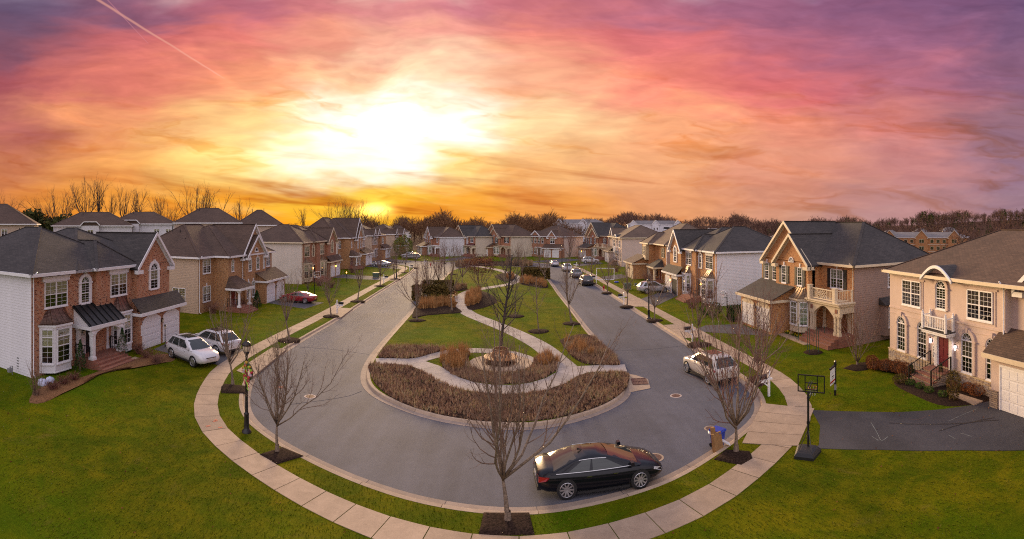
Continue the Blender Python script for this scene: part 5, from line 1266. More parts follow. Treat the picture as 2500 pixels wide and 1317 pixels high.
# --- lawn blades where the camera is close enough to see them stand
def lawn_blades():
    q = R.uniform((-34, 9.0), (33, 44), (150000, 2)); r = np.hypot(q[:, 0], q[:, 1]); az = np.abs(np.arctan2(q[:, 0], q[:, 1]))
    keep = (R.uniform(0, 1, len(q)) < np.clip(1.15-(r-12)/26, .10, 1)) & (az < 1.08) & (r < 44)
    q = q[keep]
    outw = off(outp, outn, .70)[::2]; keep = ~inpoly(q, outw)
    def near(c, lo, hi):
        d = np.full(len(q), 1e9)
        for s0 in range(0, len(c), 40): d = np.minimum(d, np.min(np.hypot(q[:, None, 0]-c[None, s0:s0+40, 0], q[:, None, 1]-c[None, s0:s0+40, 1]), 1))
        return (d > lo) & (d < hi)
    keep &= ~near(outp[::1], 1.80, 3.16)
    for poly in NOGRASS: keep &= ~inpoly(q, poly)
    return q[keep]
NOGRASS = [
    [(12.9,17.9),(15.0,21.5),(16.90,19.73),(18.44,18.21),(20.20,16.87),(21.62,16.01),(23.36,15.27),(30,14),(30,5),(18.9,10.4),(17.10,13.11),(14.71,15.79),(12.57,17.74)],
    [(9.86,19.73),(13.33,23.93),(15.42,21.68),(12.00,18.12)],
    [(-26.0,28.9),(-27.3,35.2),(-19.77,33.42),(-19.00,28.42)], [(-16.05,27.19),(-17.43,35.56),(-18.77,35.32),(-17.80,27.97)],
    [(-26.3,17.7),(-28.6,34),(-40,32),(-38,15)], [(25,26),(23.2,14.6),(21.8,9),(40,8),(40,27)], [(24,45),(24,30),(40,30),(40,46)]]
# --- hand-placed planting
def meadow(name, poly, n, h, mat, label, k=5, wd=.022, lean=.35, z=ZL):
    p = scatter(poly, n, R)
    cl = np.sin(p[:, 0]*1.7+p[:, 1]*1.1)+np.sin(p[:, 0]*.7-p[:, 1]*2.3+1.0)+np.sin(p[:, 0]*4.1+1)*np.sin(p[:, 1]*3.7)
    own = np.clip(R.uniform(0, 1, n)**1.1*.85+cl*.09, 0, 1); sz = R.uniform(.55, 1.35, n)*(1+.12*cl)
    parts = []
    for lo, hi in ((0, .8), (.8, 1.1), (1.1, 9)):
        s = (sz >= lo) & (sz < hi)
        if s.any():
            v, f, t = blades(p[s], z, h*float(sz[s].mean()), wd, lean, k, R, .45); parts.append((v, f, np.clip(np.repeat(np.repeat(own[s], k), 3)+R.normal(0, .07, len(v)//3).repeat(3), 0, 1)))
    return tag(tri_obj(name, *join(*parts), mat), label, 'grass', kind='stuff')
def inset(poly, s): p = np.array(poly); c = p.mean(0); return c+(p-c)*s
low = np.array(crs(BED_LOW, .8, True)); midp = np.array(BED_MID)
meadow('dry_meadow_planting', low, 7000, .17, G['meadow'], 'brown dried meadow planting at the near end of the island', 7, .030, .5)
meadow('dry_meadow_planting', midp, 3200, .21, G['meadow'], 'brown dried planting ringing the tree bench', 7, .026, .4)
meadow('dry_meadow_planting', crs(BED_LEFT, .6, True), 1500, .24, G['meadow'], 'brown dried planting on the left of the paths', 7, .030, .4)
meadow('dry_meadow_planting', [(4.19,40.05),(4.50,36.53),(5.27,34.48),(6.59,33.95),(7.52,33.75),(7.75,35.76),(7.49,39.29),(7.18,42.25),(5.75,41.56)], 2000, .30, G['meadow'], 'brown dried planting on the right of the paths', 7, .030, .4)
def clumps(poly, n, h, label, k=70, wd=.03, mat='golden', lean=.32, name='ornamental_grass'):
    p = scatter(poly, n, R); parts = []
    for q in p:
        s = R.uniform(.75, 1.2); c = np.repeat(q[None], k, 0)+R.normal(0, .10*s, (k, 2)); parts.append(blades(c, ZL, h*s, wd, lean, 1, R, .3))
    return tag(tri_obj(name, *join(*parts), G[mat]), label, 'grass', kind='stuff')
clumps([(-5.19,35.99),(-4.78,33.95),(-4.04,32.63),(-3.43,33.63),(-3.18,36.22),(-3.14,37.60),(-4.08,37.51),(-4.80,36.96)], 26, .85, 'tall golden grass on the left of the tree bench')
clumps([(1.52,34.95),(2.67,33.70),(3.31,35.35),(2.95,37.15),(2.25,37.43)], 12, .7, 'tall golden grass on the right of the tree bench')
clumps([(4.19,40.05),(4.59,36.52),(6.03,35.86),(6.39,40.03),(5.19,41.34)], 16, .8, 'golden grass in the bed on the right of the paths')
clumps([(-10.79,56.11),(-9.62,57.17),(-6.78,57.86),(-6.92,60.83),(-9.34,61.80),(-11.25,59.55)], 46, .95, 'row of golden grass below the clipped hedge', wd=.05)
clumps([(-5.74,61.27),(-5.31,58.87),(-4.29,60.45),(-4.22,66.53),(-4.70,72.14),(-5.90,72.05),(-6.17,67.13)], 40, 1.0, 'golden grass inside the first bend of the path', wd=.05)
clumps([(1.39,83.32),(3.35,80.47),(5.45,77.73),(5.64,81.44),(3.62,86.88),(1.88,86.94)], 40, .95, 'golden grass by the right kerb of the island', wd=.06)
clumps([(-0.92,92.30),(-0.29,86.96),(0.53,90.91),(0.00,96.77)], 22, .9, 'golden grass inside the second bend of the path', wd=.06)
clumps([(-9.85,73.42),(-8.01,73.64),(-7.00,76.11),(-8.48,77.97)], 20, .7, 'low russet grass behind the clipped hedge', wd=.06, mat='meadow')
clumps([(-12.48,124.38),(-10.74,128.58),(-5.49,131.75),(-5.68,126.19),(-10.09,120.79)], 46, 1.2, 'golden grass at the far end of the island', wd=.08)
clumps([(-13.50,116.87),(-13.24,121.73),(-11.90,120.63),(-11.71,114.79)], 20, 1.2, 'dark red shrubs at the far left end of the island', wd=.10, mat='meadow')
clumps([(-1.50,119.99),(-1.05,126.31),(5.21,124.89),(4.70,117.55)], 50, 1.2, 'russet shrubs at the far right end of the island', wd=.10, mat='meadow')
V, Fc, T = blades(lawn_blades(), ZL, .036, .020, .8, 4, R, .4)
tag(tri_obj('grass_blades', V, Fc, T, G['blade']), 'short green blades of the nearest lawns', 'grass', kind='stuff')
q = R.uniform((-30, 10), (30, 40), (1100, 2)); q = q[~inpoly(q, off(outp, outn, 3.3)[::2])]
V, Fc, T = leaves(np.c_[q, np.full(len(q), ZL+.045)], .07, R)
tag(tri_obj('fallen_leaves', V, Fc, T, G['leafbrown']), 'scattered fallen leaves on the near lawns', 'leaves', kind='stuff')
# --- shrubs
def shrub(x, y, r, h, mat, label, cat='shrub', name='round_shrub', n=700, leaf=.07, group=None, twig=True, box=False, cone=False, z=ZL):
    t = thing(name, label, cat, (x, y, z), 0, group)
    if cone:
        zc = R.uniform(0, 1, n)**.8; rad = r*(1-zc)**.8*np.sqrt(R.uniform(.25, 1, n)); a = R.uniform(0, 2*PI, n)
        c = np.c_[rad*np.cos(a), rad*np.sin(a), .05+zc*h]
    elif box:
        c = R.uniform(-1, 1, (n, 3)); f = R.integers(0, 3, n); sg = R.choice([-1, 1], n); dep = R.uniform(.75, 1, n); c[np.arange(n), f] = sg*dep
        c = np.c_[c[:, 0]*r[0], c[:, 1]*r[1], (c[:, 2]*.5+.5)*h]
    else:
        d = R.normal(size=(n, 3)); d /= np.linalg.norm(d, axis=1)[:, None]; k = R.uniform(.55, 1, n)**.4
        lump = 1+.12*np.sin(d[:, 0]*5+x)*np.sin(d[:, 1]*4+y)
        c = np.c_[d[:, 0]*r*k*lump, d[:, 1]*r*k*lump, h*.52+d[:, 2]*h*.5*k*lump]; c[:, 2] = np.maximum(c[:, 2], .03)
    V, Fc, T = leaves(c, leaf, R); o = tri_obj('foliage', V, Fc, T, G[mat], t)
    if twig:
        m = MB(); rr = r if not hasattr(r, '__len__') else min(r)
        for i in range(7):
            a = R.uniform(0, 2*PI); m.tube([(0, 0, 0), (math.cos(a)*rr*.35, math.sin(a)*rr*.35, h*.45), (math.cos(a)*rr*.6, math.sin(a)*rr*.6, h*.8)], [.02, .014, .006], 4)
        part('stem', m, G['twig'], t)
    return t
def twiggy(x, y, r, h, label, n=90, mat='twigred', group=None, z=ZL, name='bare_shrub', leafmat='leafpurple', leafn=250):
    """leafless shrub: arching stems from the base"""
    t = thing(name, label, 'shrub', (x, y, z), 0, group); m = MB()
    for i in range(n):
        a = R.uniform(0, 2*PI); s = R.uniform(.4, 1); e = R.uniform(.5, 1)*h; b = R.normal(0, r*.12, 2)
        m.tube([(b[0], b[1], 0), (b[0]+math.cos(a)*r*s*.45, b[1]+math.sin(a)*r*s*.45, e*.6), (math.cos(a)*r*s+R.normal(0, .05), math.sin(a)*r*s+R.normal(0, .05), e)], [.012, .009, .004], 3, False)
    part('stem', m, G[mat], t)
    if leafn:
        d = R.normal(size=(leafn, 3)); d /= np.linalg.norm(d, axis=1)[:, None]; k = R.uniform(.4, 1, leafn); tri_obj('foliage', *leaves(np.c_[d[:, 0]*r*k, d[:, 1]*r*k, np.maximum(.05, h*.5+d[:, 2]*h*.48*k)], .055, R), G[leafmat], t)
    return t
# foundation planting at the near left house
bed([(-22.70,15.12),(-24.16,16.53),(-24.56,17.88),(-24.41,20.04),(-24.83,22.94),(-25.23,26.19),(-24.07,29.06),(-22.73,27.68),(-23.20,26.19),(-24.05,23.75),(-24.02,20.75),(-22.97,17.91),(-22.29,15.94)], G['mulch2'], label='tan mulch bed in front of the red brick house')
flat('path', [(-25.06,22.69),(-24.07,22.80),(-24.37,26.25),(-25.46,26.43)], G['concrete'], ZL+.05, 'short concrete walk to the red brick house')
shrub(-25.51, 21.16, .55, 2.1, 'leafgreen', 'dark green cone evergreen left of the porch steps', cone=True, n=1500, name='cone_evergreen')
shrub(-25.68, 25.28, .62, 2.3, 'leafgreen', 'dark green cone evergreen right of the porch steps', cone=True, n=1500, name='cone_evergreen')
for i, (a, r, h, l) in enumerate((((-23.16,26.23), .95, 1.0, 'largest russet shrub beside the white car'), ((-24.68,26.71), .7, .9, 'russet shrub between the cone evergreen and the large shrub'), ((-26.02,27.33), .6, .9, 'russet shrub in front of the first garage door'),
        ((-24.25,19.58), .55, .6, 'low dark red shrub below the left cone evergreen'), ((-24.03,18.59), .55, .6, 'low dark red shrub in front of the copper roofed bay'), ((-23.66,17.47), .55, .6, 'low dark red shrub beside the covered shrubs'))):
    twiggy(*a, r, h, l, 70, leafn=420)
twiggy(-23.43, 16.11, .75, 2.2, 'tall bare crape myrtle at the corner of the red brick house', 40, 'twig', leafn=60)
mb = MB(); 
G['sheet'] = M('pale_blue_sheet', (.52, .55, .68), .8, .25, 4, .6, 9)
for i, (a, s) in enumerate((((-24.80,17.55), .42), ((-24.98,18.24), .36))):
    m = MB(); m.lathe([(.5, 0), (.52, .2), (.38, .46), (.15, .56), (0, .58)], 14)
    m.v = [(x+R.normal(0, .03), y+R.normal(0, .03), z+R.normal(0, .02)) for x, y, z in m.v]
    tag(part('covered_shrub', m, G['sheet'], None, True, loc=(*a, ZL), scale=s*1.6), ('larger', 'smaller')[i]+' shrub wrapped in a pale blue sheet', 'cover')
# near right house
bed([(22.21,26.37),(22.42,25.30),(23.20,23.68),(23.23,22.01),(21.90,22.18),(21.24,21.40),(20.82,19.56),(20.61,17.21),(21.67,16.05),(23.47,15.34),(24.80,16.22),(25.20,18.34),(25.23,21.07),(25.49,25.17),(22.96,26.80)], G['mulch'], label='dark mulch bed in front of the pink stucco house')
flat('path', [(22.75,21.30),(23.90,21.28),(23.37,20.02),(22.85,19.90),(22.42,15.75),(21.68,15.83)], G['concrete'], ZL+.075, 'concrete walk from the drive to the wine red door')
for i, (a, r, h) in enumerate((((22.50,24.85), .50, .85), ((22.91,25.51), .45, .8), ((22.86,24.01), .50, .85), ((23.07,23.17), .50, .9), ((22.94,22.31), .55, .95))):
    shrub(*a, r, h, 'leafbrown', ('nearest of the russet shrubs left of the pink house', 'hindmost of the russet shrubs left of the pink house', 'second russet shrub from the dark mulch point', 'third russet shrub from the dark mulch point', 'russet shrub next to the small green cone')[i], n=1500, leaf=.055, group='russet shrubs left of the pink house')
shrub(23.17, 21.95, .28, .9, 'leafgreen', 'small green cone shrub among the russet shrubs', cone=True, n=700, name='cone_evergreen', leaf=.05)
shrub(23.27, 19.53, .34, 1.35, 'leafgreen', 'dark green cone evergreen beside the brick steps', cone=True, n=1100, name='cone_evergreen', leaf=.05)
for i, (a, r, h) in enumerate((((23.26,17.41), .5, .55), ((23.06,16.64), .55, .65), ((23.13,18.51), .35, .5))):
    shrub(*a, r, h, 'leafbrown', ('russet mound shrub under the arched windows', 'russet mound shrub nearest the garage', 'small russet shrub behind the leaning shrub')[i], n=1300, leaf=.05)
for i, a in enumerate(((21.95,20.89), (21.86,20.00), (21.69,19.12), (21.70,18.06))):
    shrub(*a, .32, .38, 'leafbox', ('first', 'second', 'third', 'fourth')[i]+' low green boxwood along the walk from the steps', n=500, leaf=.06, group='boxwoods along the walk')
shrub(21.73, 21.56, .45, .6, 'leafolive', 'brown leafed shrub at the lawn corner of the pink house', n=900, leaf=.06)
shrub(21.59, 17.17, .42, 1.75, 'leafolive', 'tall thin olive shrub beside the concrete walk', n=900, leaf=.09)
twiggy(23.78, 16.09, .45, 1.1, 'bare shrub beside the coiled green hose', 40, 'twig', leafn=30)
m = MB()
for i in range(5): m.tube([(math.cos(a)*(.30+.02*i), math.sin(a)*(.24+.02*i), .05+.04*(i % 3)+.05*math.sin(3*a+i)) for a in np.linspace(0, 6.0, 16)], .018, 5)
tag(part('garden_hose', m, M('green_hose', (.02, .10, .07), .4), None, True, loc=(23.86, 15.97, ZL)), 'coiled green garden hose by the garage corner', 'hose')
# orange brick house with shutters
bed([(23.45,41.44),(23.78,39.15),(23.61,35.77),(23.29,32.85),(24.38,33.79),(25.26,37.59),(25.32,41.69)], G['mulch'], label='flower bed below the bay of the orange brick house')
flat('path', [(22.92,40.89),(23.59,41.36),(23.55,33.51),(24.46,33.73),(24.13,33.09),(22.62,33.48)], G['concrete'], ZL+.06, 'concrete walk to the arched portico')
p = np.r_[scatter([(24.23,41.43),(24.10,33.99),(23.55,33.51),(23.49,40.56)], 260, R), scatter([(22.13,41.32),(23.09,40.79),(22.41,39.75),(21.69,40.34)], 60, R)]
tag(tri_obj('flower_bed', *join(leaves(np.c_[p, ZL+R.uniform(.12, .3, len(p))], .16, R)), G['flower']), 'yellow flowers along the walk of the orange brick house', 'flowers', kind='stuff')
tag(tri_obj('flower_leaves', *leaves(np.c_[np.repeat(p, 3, 0)+R.normal(0, .1, (len(p)*3, 2)), ZL+R.uniform(.03, .2, len(p)*3)], .12, R), G['leafbox']), 'green leaves under the yellow flowers', 'flowers', kind='stuff')
for i, a in enumerate(((24.43,38.74), (24.51,37.47), (24.49,35.93))): shrub(*a, .45, .7, 'leafpurple', ('left', 'middle', 'right')[i]+' dark red shrub under the cream bay', n=700, leaf=.06)
shrub(22.59, 45.79, (.9, .8), 1.5, 'leafgreen', 'clipped green hedge block beside the brick garage', box=True, n=6000, name='clipped_hedge', leaf=.10, twig=False)
# houses down the street: hedges and bare shrubs against their fronts
for i, (a, r, h, l) in enumerate((((-31.46,45.17), 1.3, 1.5, 'large bare shrub at the corner of the brown brick house'), ((-31.24,47.85), 1.0, 1.3, 'bare shrub left of the brown brick porch'), ((-30.30,49.42), .8, 1.3, 'bare shrub before the brown brick porch'), ((-30.54,73.94), 1.3, 1.3, 'bare shrub in front of the third house on the left'), ((-27.88,72.23), 1.3, 1.4, 'bare shrub beside the black drive on the left'), ((-32.47,96.37), 1.5, 1.6, 'wide bare shrub by the silver sedan'),
        ((21.61,69.44), 1.6, 1.6, 'bare shrub beside the silver SUV'), ((23.28,82.49), 1.6, 1.8, 'russet shrub in front of the tan box bay'), ((22.01,102.00), 1.8, 2.0, 'russet shrub behind the soccer goal'), ((20.99,54.65), 1.2, 1.2, 'bare shrub by the open garage'))):
    twiggy(*a, r, h, l, 110, 'twigred', leafn=300)
shrub(-29.47, 51.58, .7, 1.9, 'leafgreen', 'dark green conical yew beside the brown brick porch', cone=True, n=900, name='cone_evergreen', leaf=.12)
shrub(21.01, 49.02, 1.3, 1.5, 'leafgreen', 'dark evergreen shrub at the white sided corner', n=1300, leaf=.12)
for i, (a, sx, sy, h, l) in enumerate((((-10.65,63.98), 2.4, .9, 1.9, 'tall clipped olive hedge on the left of the island'), ((-10.67,70.63), 2.2, .8, 1.8, 'second clipped olive hedge behind the first'), ((4.77,90.78), 2.2, .9, 1.9, 'clipped olive hedge by the right kerb of the island'), ((3.57,95.17), 1.8, .8, 1.7, 'second clipped hedge behind the right one'))):
    shrub(*a, (sx, sy), h, 'leafolive', l, box=True, n=7500, name='clipped_hedge', leaf=.19, twig=False)
shrub(-33.5, 149, 3.2, 6.5, 'leafspring', 'tall loose yellow green shrub behind the minivan', n=2600, leaf=.3)
# --- bare trees
def grow(seed, H, th, spread, n1=9, n2=7, n3=5, n4=3, lean=.25, r0=.085, style='vase', up=.16):
    rg = random.Random(seed); trunk = MB(); crown = MB()
    def step(d, j, upf):
        v = Vector((d.x+rg.gauss(0, j), d.y+rg.gauss(0, j), d.z+rg.gauss(0, j)+upf)); return v.normalized()
    def limb(p, d, L, r, lv):
        ns = (8, 6, 5, 3, 2)[lv]; pts = [p.copy()]; rs = [r]; dirs = [d]
        for i in range(ns):
            d = step(d, (.035, .115, .14, .16, .16)[lv], (0, up, up*.8, up*.5, up*.3)[lv]); p = p+d*(L/ns); pts.append(p.copy()); dirs.append(d)
            rs.append(r*(1-(i+1)/ns*(.55 if lv == 0 else .72)))
        (trunk if lv <= 1 else crown).tube(pts, rs, (9, 6, 4, 3, 3)[lv], lv <= 1)
        return pts, rs, dirs
    def side(d, ang):
        ax = d.orthogonal().normalized(); ax.rotate(Matrix.Rotation(rg.uniform(0, 2*PI), 3, d)); v = d.copy(); v.rotate(Matrix.Rotation(ang, 3, ax)); return v
    def sub(pts, rs, dirs, L, lv):
        n = (0, n2, n3, n4, 0)[lv]
        if not n or lv > 3: return
        for k in range(n):
            t = rg.uniform(.22, .98) if lv > 1 else (.18+.8*(k+rg.random()*.6)/n); f = t*(len(pts)-1); i = min(int(f), len(pts)-2); p = pts[i].lerp(pts[i+1], f-i)
            l = L*(1-t*.55)*rg.uniform(.32, .62); d = side(dirs[i], rg.uniform(.35, .75))
            a = limb(p, d, l, max(.0034, rs[i]*.52), lv+1); sub(*a, l, lv+1)
    tp, tr, td = limb(Vector((0, 0, -.1)), Vector((rg.gauss(0, .02), rg.gauss(0, .02), 1)), th if style == 'vase' else H*.94, r0, 0)
    for k in range(n1):
        a = 2*PI*(k*.618+rg.uniform(-.06, .06))
        if style == 'vase':
            z = th*rg.uniform(.80, .99); ang = rg.uniform(.25, 1.0)*spread; l = (H-z)*rg.uniform(.8, 1.08)/max(.6, math.cos(ang*.6)); rr = r0*rg.uniform(.32, .52)
        else:
            z = th+(H*.9-th)*(k/n1)**.9; ang = spread*rg.uniform(.85, 1.2); l = (H-th)*.55*(1-.75*k/n1)*rg.uniform(.8, 1.15); rr = r0*.34*(1-.6*k/n1)
        f = (z+.1)/((th if style == 'vase' else H*.94)+.0)*(len(tp)-1); i = min(int(f), len(tp)-2); p = tp[i].lerp(tp[i+1], min(1, f-i))
        d = Vector((math.cos(a)*math.sin(ang), math.sin(a)*math.sin(ang), math.cos(ang)))
        q = limb(p, d, l, rr, 1); sub(*q, l, 1)
    if style == 'vase': q = limb(tp[-1], td[-1], (H-th)*.95, r0*.42, 1); sub(*q, (H-th), 1)
    # root flare
    trunk.lathe([(r0*1.7, -.12), (r0*1.25, .08), (r0*1.02, .35)], 9)
    return trunk, crown
TREES = {}
def tree(x, y, H, proto, label, group=None, z=ZL, cat='tree', name='bare_tree', mulch=None, rz=None):
    """proto: cached (trunk, crown) meshes of a unit tree"""
    tm, cm, h0 = TREES[proto]; t = thing(name, label, cat, (x, y, z), rz if rz is not None else R.uniform(0, 6.28), group)
    t.scale = (H/h0,)*3; obj('trunk', tm, t); obj('crown', cm, t)
    if mulch: disc(x, y, mulch)
    return t
def proto(key, bark='bark', twig='twig', **kw):
    a, b = grow(**kw); TREES[key] = (a.mesh('trunk', G[bark], True, False), b.mesh('crown', G[twig], False, False), kw['H'])
proto('near0', seed=3, H=5.9, th=1.5, spread=1.34, n1=12, n2=9, n3=5, n4=3, r0=.10, up=.24)
proto('near1', seed=8, H=4.9, th=1.35, spread=1.15, n1=12, n2=9, n3=5, n4=3, r0=.085, up=.24)
proto('near2', twig='twigred', seed=21, H=6.2, th=1.3, spread=1.15, n1=13, n2=9, n3=5, n4=2, r0=.105, up=.26)
proto('mid0', seed=31, H=5.5, th=1.6, spread=.85, n1=8, n2=7, n3=4, n4=2, r0=.095, up=.18)
proto('mid1', seed=37, H=5.5, th=1.9, spread=.8, n1=7, n2=7, n3=4, n4=2, r0=.10, up=.16)
proto('mid2', twig='twigred', seed=41, H=6.5, th=1.7, spread=.8, n1=9, n2=8, n3=4, n4=2, r0=.09, up=.18)
proto('cone0', 'barkdark', 'twigdark', seed=51, H=7.8, th=1.9, spread=.92, n1=30, n2=7, n3=4, n4=2, r0=.115, style='cone', up=.13)
proto('cone1', seed=57, H=5.5, th=1.6, spread=.9, n1=18, n2=6, n3=4, n4=1, r0=.06, style='cone', up=.14)
proto('big0', 'barkdark', 'twigdark', seed=61, H=16, th=6, spread=.75, n1=8, n2=7, n3=5, n4=2, r0=.26, up=.14)
proto('big1', 'barkdark', 'twigdark', seed=67, H=16, th=5, spread=.95, n1=10, n2=8, n3=5, n4=2, r0=.24, up=.10)
proto('big2', 'barkdark', 'twigdark', seed=71, H=16, th=7, spread=.6, n1=7, n2=7, n3=5, n4=2, r0=.24, up=.14)
# near street trees
def square_mulch(pts, label): bed(pts, G['mulch'], h=.05, label=label)
tree(-0.14, 16.37, 6.0, 'near0', 'nearest bare tree, in front of the black sedan', rz=.4)
bed([(-0.98,16.83),(0.60,16.84),(0.73,15.65),(-1.07,15.63)], G['mulch'], label='square of dark mulch under the nearest tree')
tree(-9.80, 18.93, 4.9, 'near1', 'bare tree with forked crown beside the near lamp post', rz=1.2)
bed([(-10.38,18.40),(-9.82,19.49),(-8.62,19.13),(-9.33,18.00)], G['mulch'], label='mulch under the tree beside the near lamp post')
tree(-16.31, 25.54, 5.3, 'mid0', 'slim bare tree between the sidewalk and the near lamp post', rz=2.0)
bed([(-16.73,24.90),(-16.86,25.46),(-15.54,25.83),(-14.84,24.66),(-16.09,23.94)], G['mulch'], label='mulch square behind the near lamp post')
tree(9.40, 19.17, 6.1, 'near2', 'bushy bare tree beside the blue recycling bin', rz=.9)
bed([(8.25,18.97),(9.10,19.57),(9.96,18.97),(9.77,18.32),(9.09,18.04)], G['mulch'], label='mulch under the tree by the recycling bin')
tree(15.19, 27.69, 5.2, 'near2', 'bushy bare tree behind the white mailbox post', rz=3.0)
bed([(14.49,28.06),(15.55,28.46),(15.42,26.63),(14.31,26.20)], G['mulch'], label='mulch under the tree behind the white mailbox post')
tree(15.04, 37.65, 6.6, 'mid2', 'tall bare tree in front of the white siding wall', mulch=1.0)
st = [((706,835),5.4,'mid1','bare tree before the driveway of the red car',1.0), ((808,776),5.4,'mid0','bare tree at the first mailbox on the left',1.0), ((873,739),5.6,'mid1','bare tree between the first and second mailbox on the left',1.0),
      ((928,701),7.0,'mid2','bare tree at the second mailbox on the left',1.0), ((963,684),6.2,'mid0','bare tree beside the left lamp post',1.0), ((988,668),5.6,'mid1','bare tree past the left lamp post',.9), ((1013,656),5.5,'mid0','bare tree near the far end of the left kerb',.9),
      ((1598,786),5.0,'mid0','bare tree beside the right lamp post',.9), ((1531,752),5.3,'mid1','bare tree beside the mailbox with the black box on the right',.9), ((1483,718),5.2,'mid0','bare tree beside the red hydrant on the right',.9), ((1446,694),5.6,'mid1','bare tree behind the black SUV',.9),
      ((1415,668),6.0,'mid2','bare tree past the parked cars on the right',.9), ((1392,652),9.5,'mid2','tall bare tree at the far end of the right kerb',.9)]
for i, (p, h, k, l, m) in enumerate(st):
    f = 12000/(p[1]-550); a = (p[0]-1250)/1200; tree(f*math.sin(a), f*math.cos(a), h, k, l, mulch=m, rz=i*1.7)
isl_t = [((1222,878),8.3,'cone0','dark bare tree standing inside the round bench',None), ((1018,786),5.9,'mid2','bare tree on the left kerb of the island',.9), ((1103,762),6.2,'mid1','bare tree beside the first bend of the path',None), ((1258,776),5.2,'cone1','slim bare tree left of the path on the far lawn',1.0),
         ((1315,813),5.5,'cone1','slim bare tree in the middle of the right lawn',1.0), ((1395,794),6.3,'mid1','bare tree on the right kerb of the island',.95), ((1050,732),6.0,'mid0','bare tree behind the clipped hedge',None), ((1070,712),6.4,'mid2','bare tree on the left kerb past the hedge',None),
         ((1128,703),6.3,'mid0','bare tree on the far left lawn of the island',None), ((1105,672),6.2,'mid1','bare tree with mulch ring on the far left lawn',.9), ((1232,690),6.0,'mid0','bare tree in the oval bed of the second bend',None), ((1278,694),5.8,'mid1','bare tree beside the far park bench',None), ((1330,692),5.6,'mid0','bare tree beside the right hedge',None), ((1085,668),7.0,'mid2','bare tree near the far left end of the island',None), ((1318,663),6.5,'mid1','bare tree near the far right end of the island',None), ((1262,668),6.2,'mid0','bare tree behind the second bend of the path',None)]
for i, (p, h, k, l, m) in enumerate(isl_t):
    f = 12000/(p[1]-550); a = (p[0]-1250)/1200; tree(f*math.sin(a), f*math.cos(a), h, k, l, mulch=m, rz=i*2.3)
# multi-stemmed round tree in the first bend
proto('round', 'bark', 'twigred', seed=77, H=4.6, th=.5, spread=1.0, n1=9, n2=8, n3=6, n4=3, r0=.08, up=.05)
t = tree(-4.70, 72.14, 5.6, 'round', 'multi-stemmed round headed tree inside the first bend of the path')
d = R.normal(size=(1500, 3)); d /= np.linalg.norm(d, axis=1)[:, None]; k = R.uniform(.5, 1, 1500)
tri_obj('dry_leaves', *leaves(np.c_[d[:, 0]*2.3*k, d[:, 1]*2.3*k, 3.4+d[:, 2]*1.35*k], .12, R), G['leafpurple'], t)
proto('myrtle', 'bark', 'twigred', seed=83, H=4.4, th=.25, spread=.55, n1=9, n2=7, n3=5, n4=2, r0=.07, up=.12)
tree(22.34, 26.39, 4.6, 'myrtle', 'vase shaped crape myrtle on the lawn beside the pink house')
bed([(21.08,26.43),(22.19,26.79),(22.72,26.07),(22.23,25.09),(21.36,25.35)], G['mulch'], label='mulch under the crape myrtle')
tree(19.85, 45.89, 3.6, 'myrtle', 'vase shaped bare tree in front of the third house on the right')
tree(-36.25, 77.67, 4.4, 'myrtle', 'vase shaped bare tree at the pale siding wall'); tree(-29.87, 67.79, 4.4, 'myrtle', 'bushy bare tree behind the hoop on the left')
x, y = (21.90,31.17); disc(x, y, .75, label='mulch ring under the staked sapling')
t = thing('staked_sapling', 'thin sapling held by green stakes on the lawn', 'sapling', (x, y, ZL)); G['stake'] = M('green_stake', (.012, .06, .045), .5)
for i in range(4): m = MB(); a = i*PI/2+.4; m.tube([(math.cos(a)*.5, math.sin(a)*.5, 0), (math.cos(a)*.5, math.sin(a)*.5, 1.9)], .022, 6); part('stake', m, G['stake'], t)
a, b = grow(seed=5, H=2.4, th=1.0, spread=.6, n1=6, n2=5, n3=2, n4=0, r0=.02); part('trunk', a, G['bark'], t); part('crown', b, G['twig'], t)
for i, p in enumerate(((21.86,38.32), (22.34,37.48), (25.09,40.92), (25.26,39.70), (22.95,34.78), (22.86,34.15), (25.13,37.06), (24.69,34.10), (24.16,32.73))):
    m = MB(); m.tube([(0, 0, 0), (0, 0, 1.5)], .022, 6); m.lathe([(.03, 1.5), (0, 1.54)], 6)
    tag(part('garden_stake', m, G['stake'], None, loc=(*p, ZL)), ('first', 'second', 'third', 'fourth', 'fifth', 'sixth', 'seventh', 'eighth', 'ninth')[i]+' green garden stake from the brick garage to the arched portico', 'stake', 'garden stakes along the walk')
# ================================================================ vehicles
def paint(name, col, metal=.0, rough=.28): return M(name, col, rough, coat=1.0, metal=metal, spec=.5)
PT = {'black': M('black_paint', (.004, .005, .009), .25, coat=.55, spec=.15), 'white': paint('white_pearl_paint', (.66, .65, .66), rough=.3), 'red': paint('red_car_paint', (.30, .012, .022)), 'silver': paint('silver_paint', (.46, .46, .49), .3), 'grey': paint('grey_paint', (.22, .22, .24), .3),
      'dark': paint('dark_paint', (.030, .030, .034)), 'beige': paint('beige_paint', (.62, .56, .47))}
G['carglass'] = M('tinted_car_glass', (.022, .030, .028), .04, spec=.8); G['tyre'] = M('tyre_rubber', (.014, .014, .014), .8); G['alloy'] = M('alloy_rim', (.55, .55, .57), .3, metal=.8)
G['plastic'] = M('black_plastic', (.016, .016, .017), .55); G['headlamp'] = M('headlamp_glass', (.55, .56, .58), .08, spec=.8); G['tail'] = M('tail_lamp_red', (.36, .010, .012), .2, coat=1); G['chrome'] = M('chrome', (.6, .6, .6), .18, metal=1); G['plate'] = M('number_plate', (.62, .62, .62), .5)
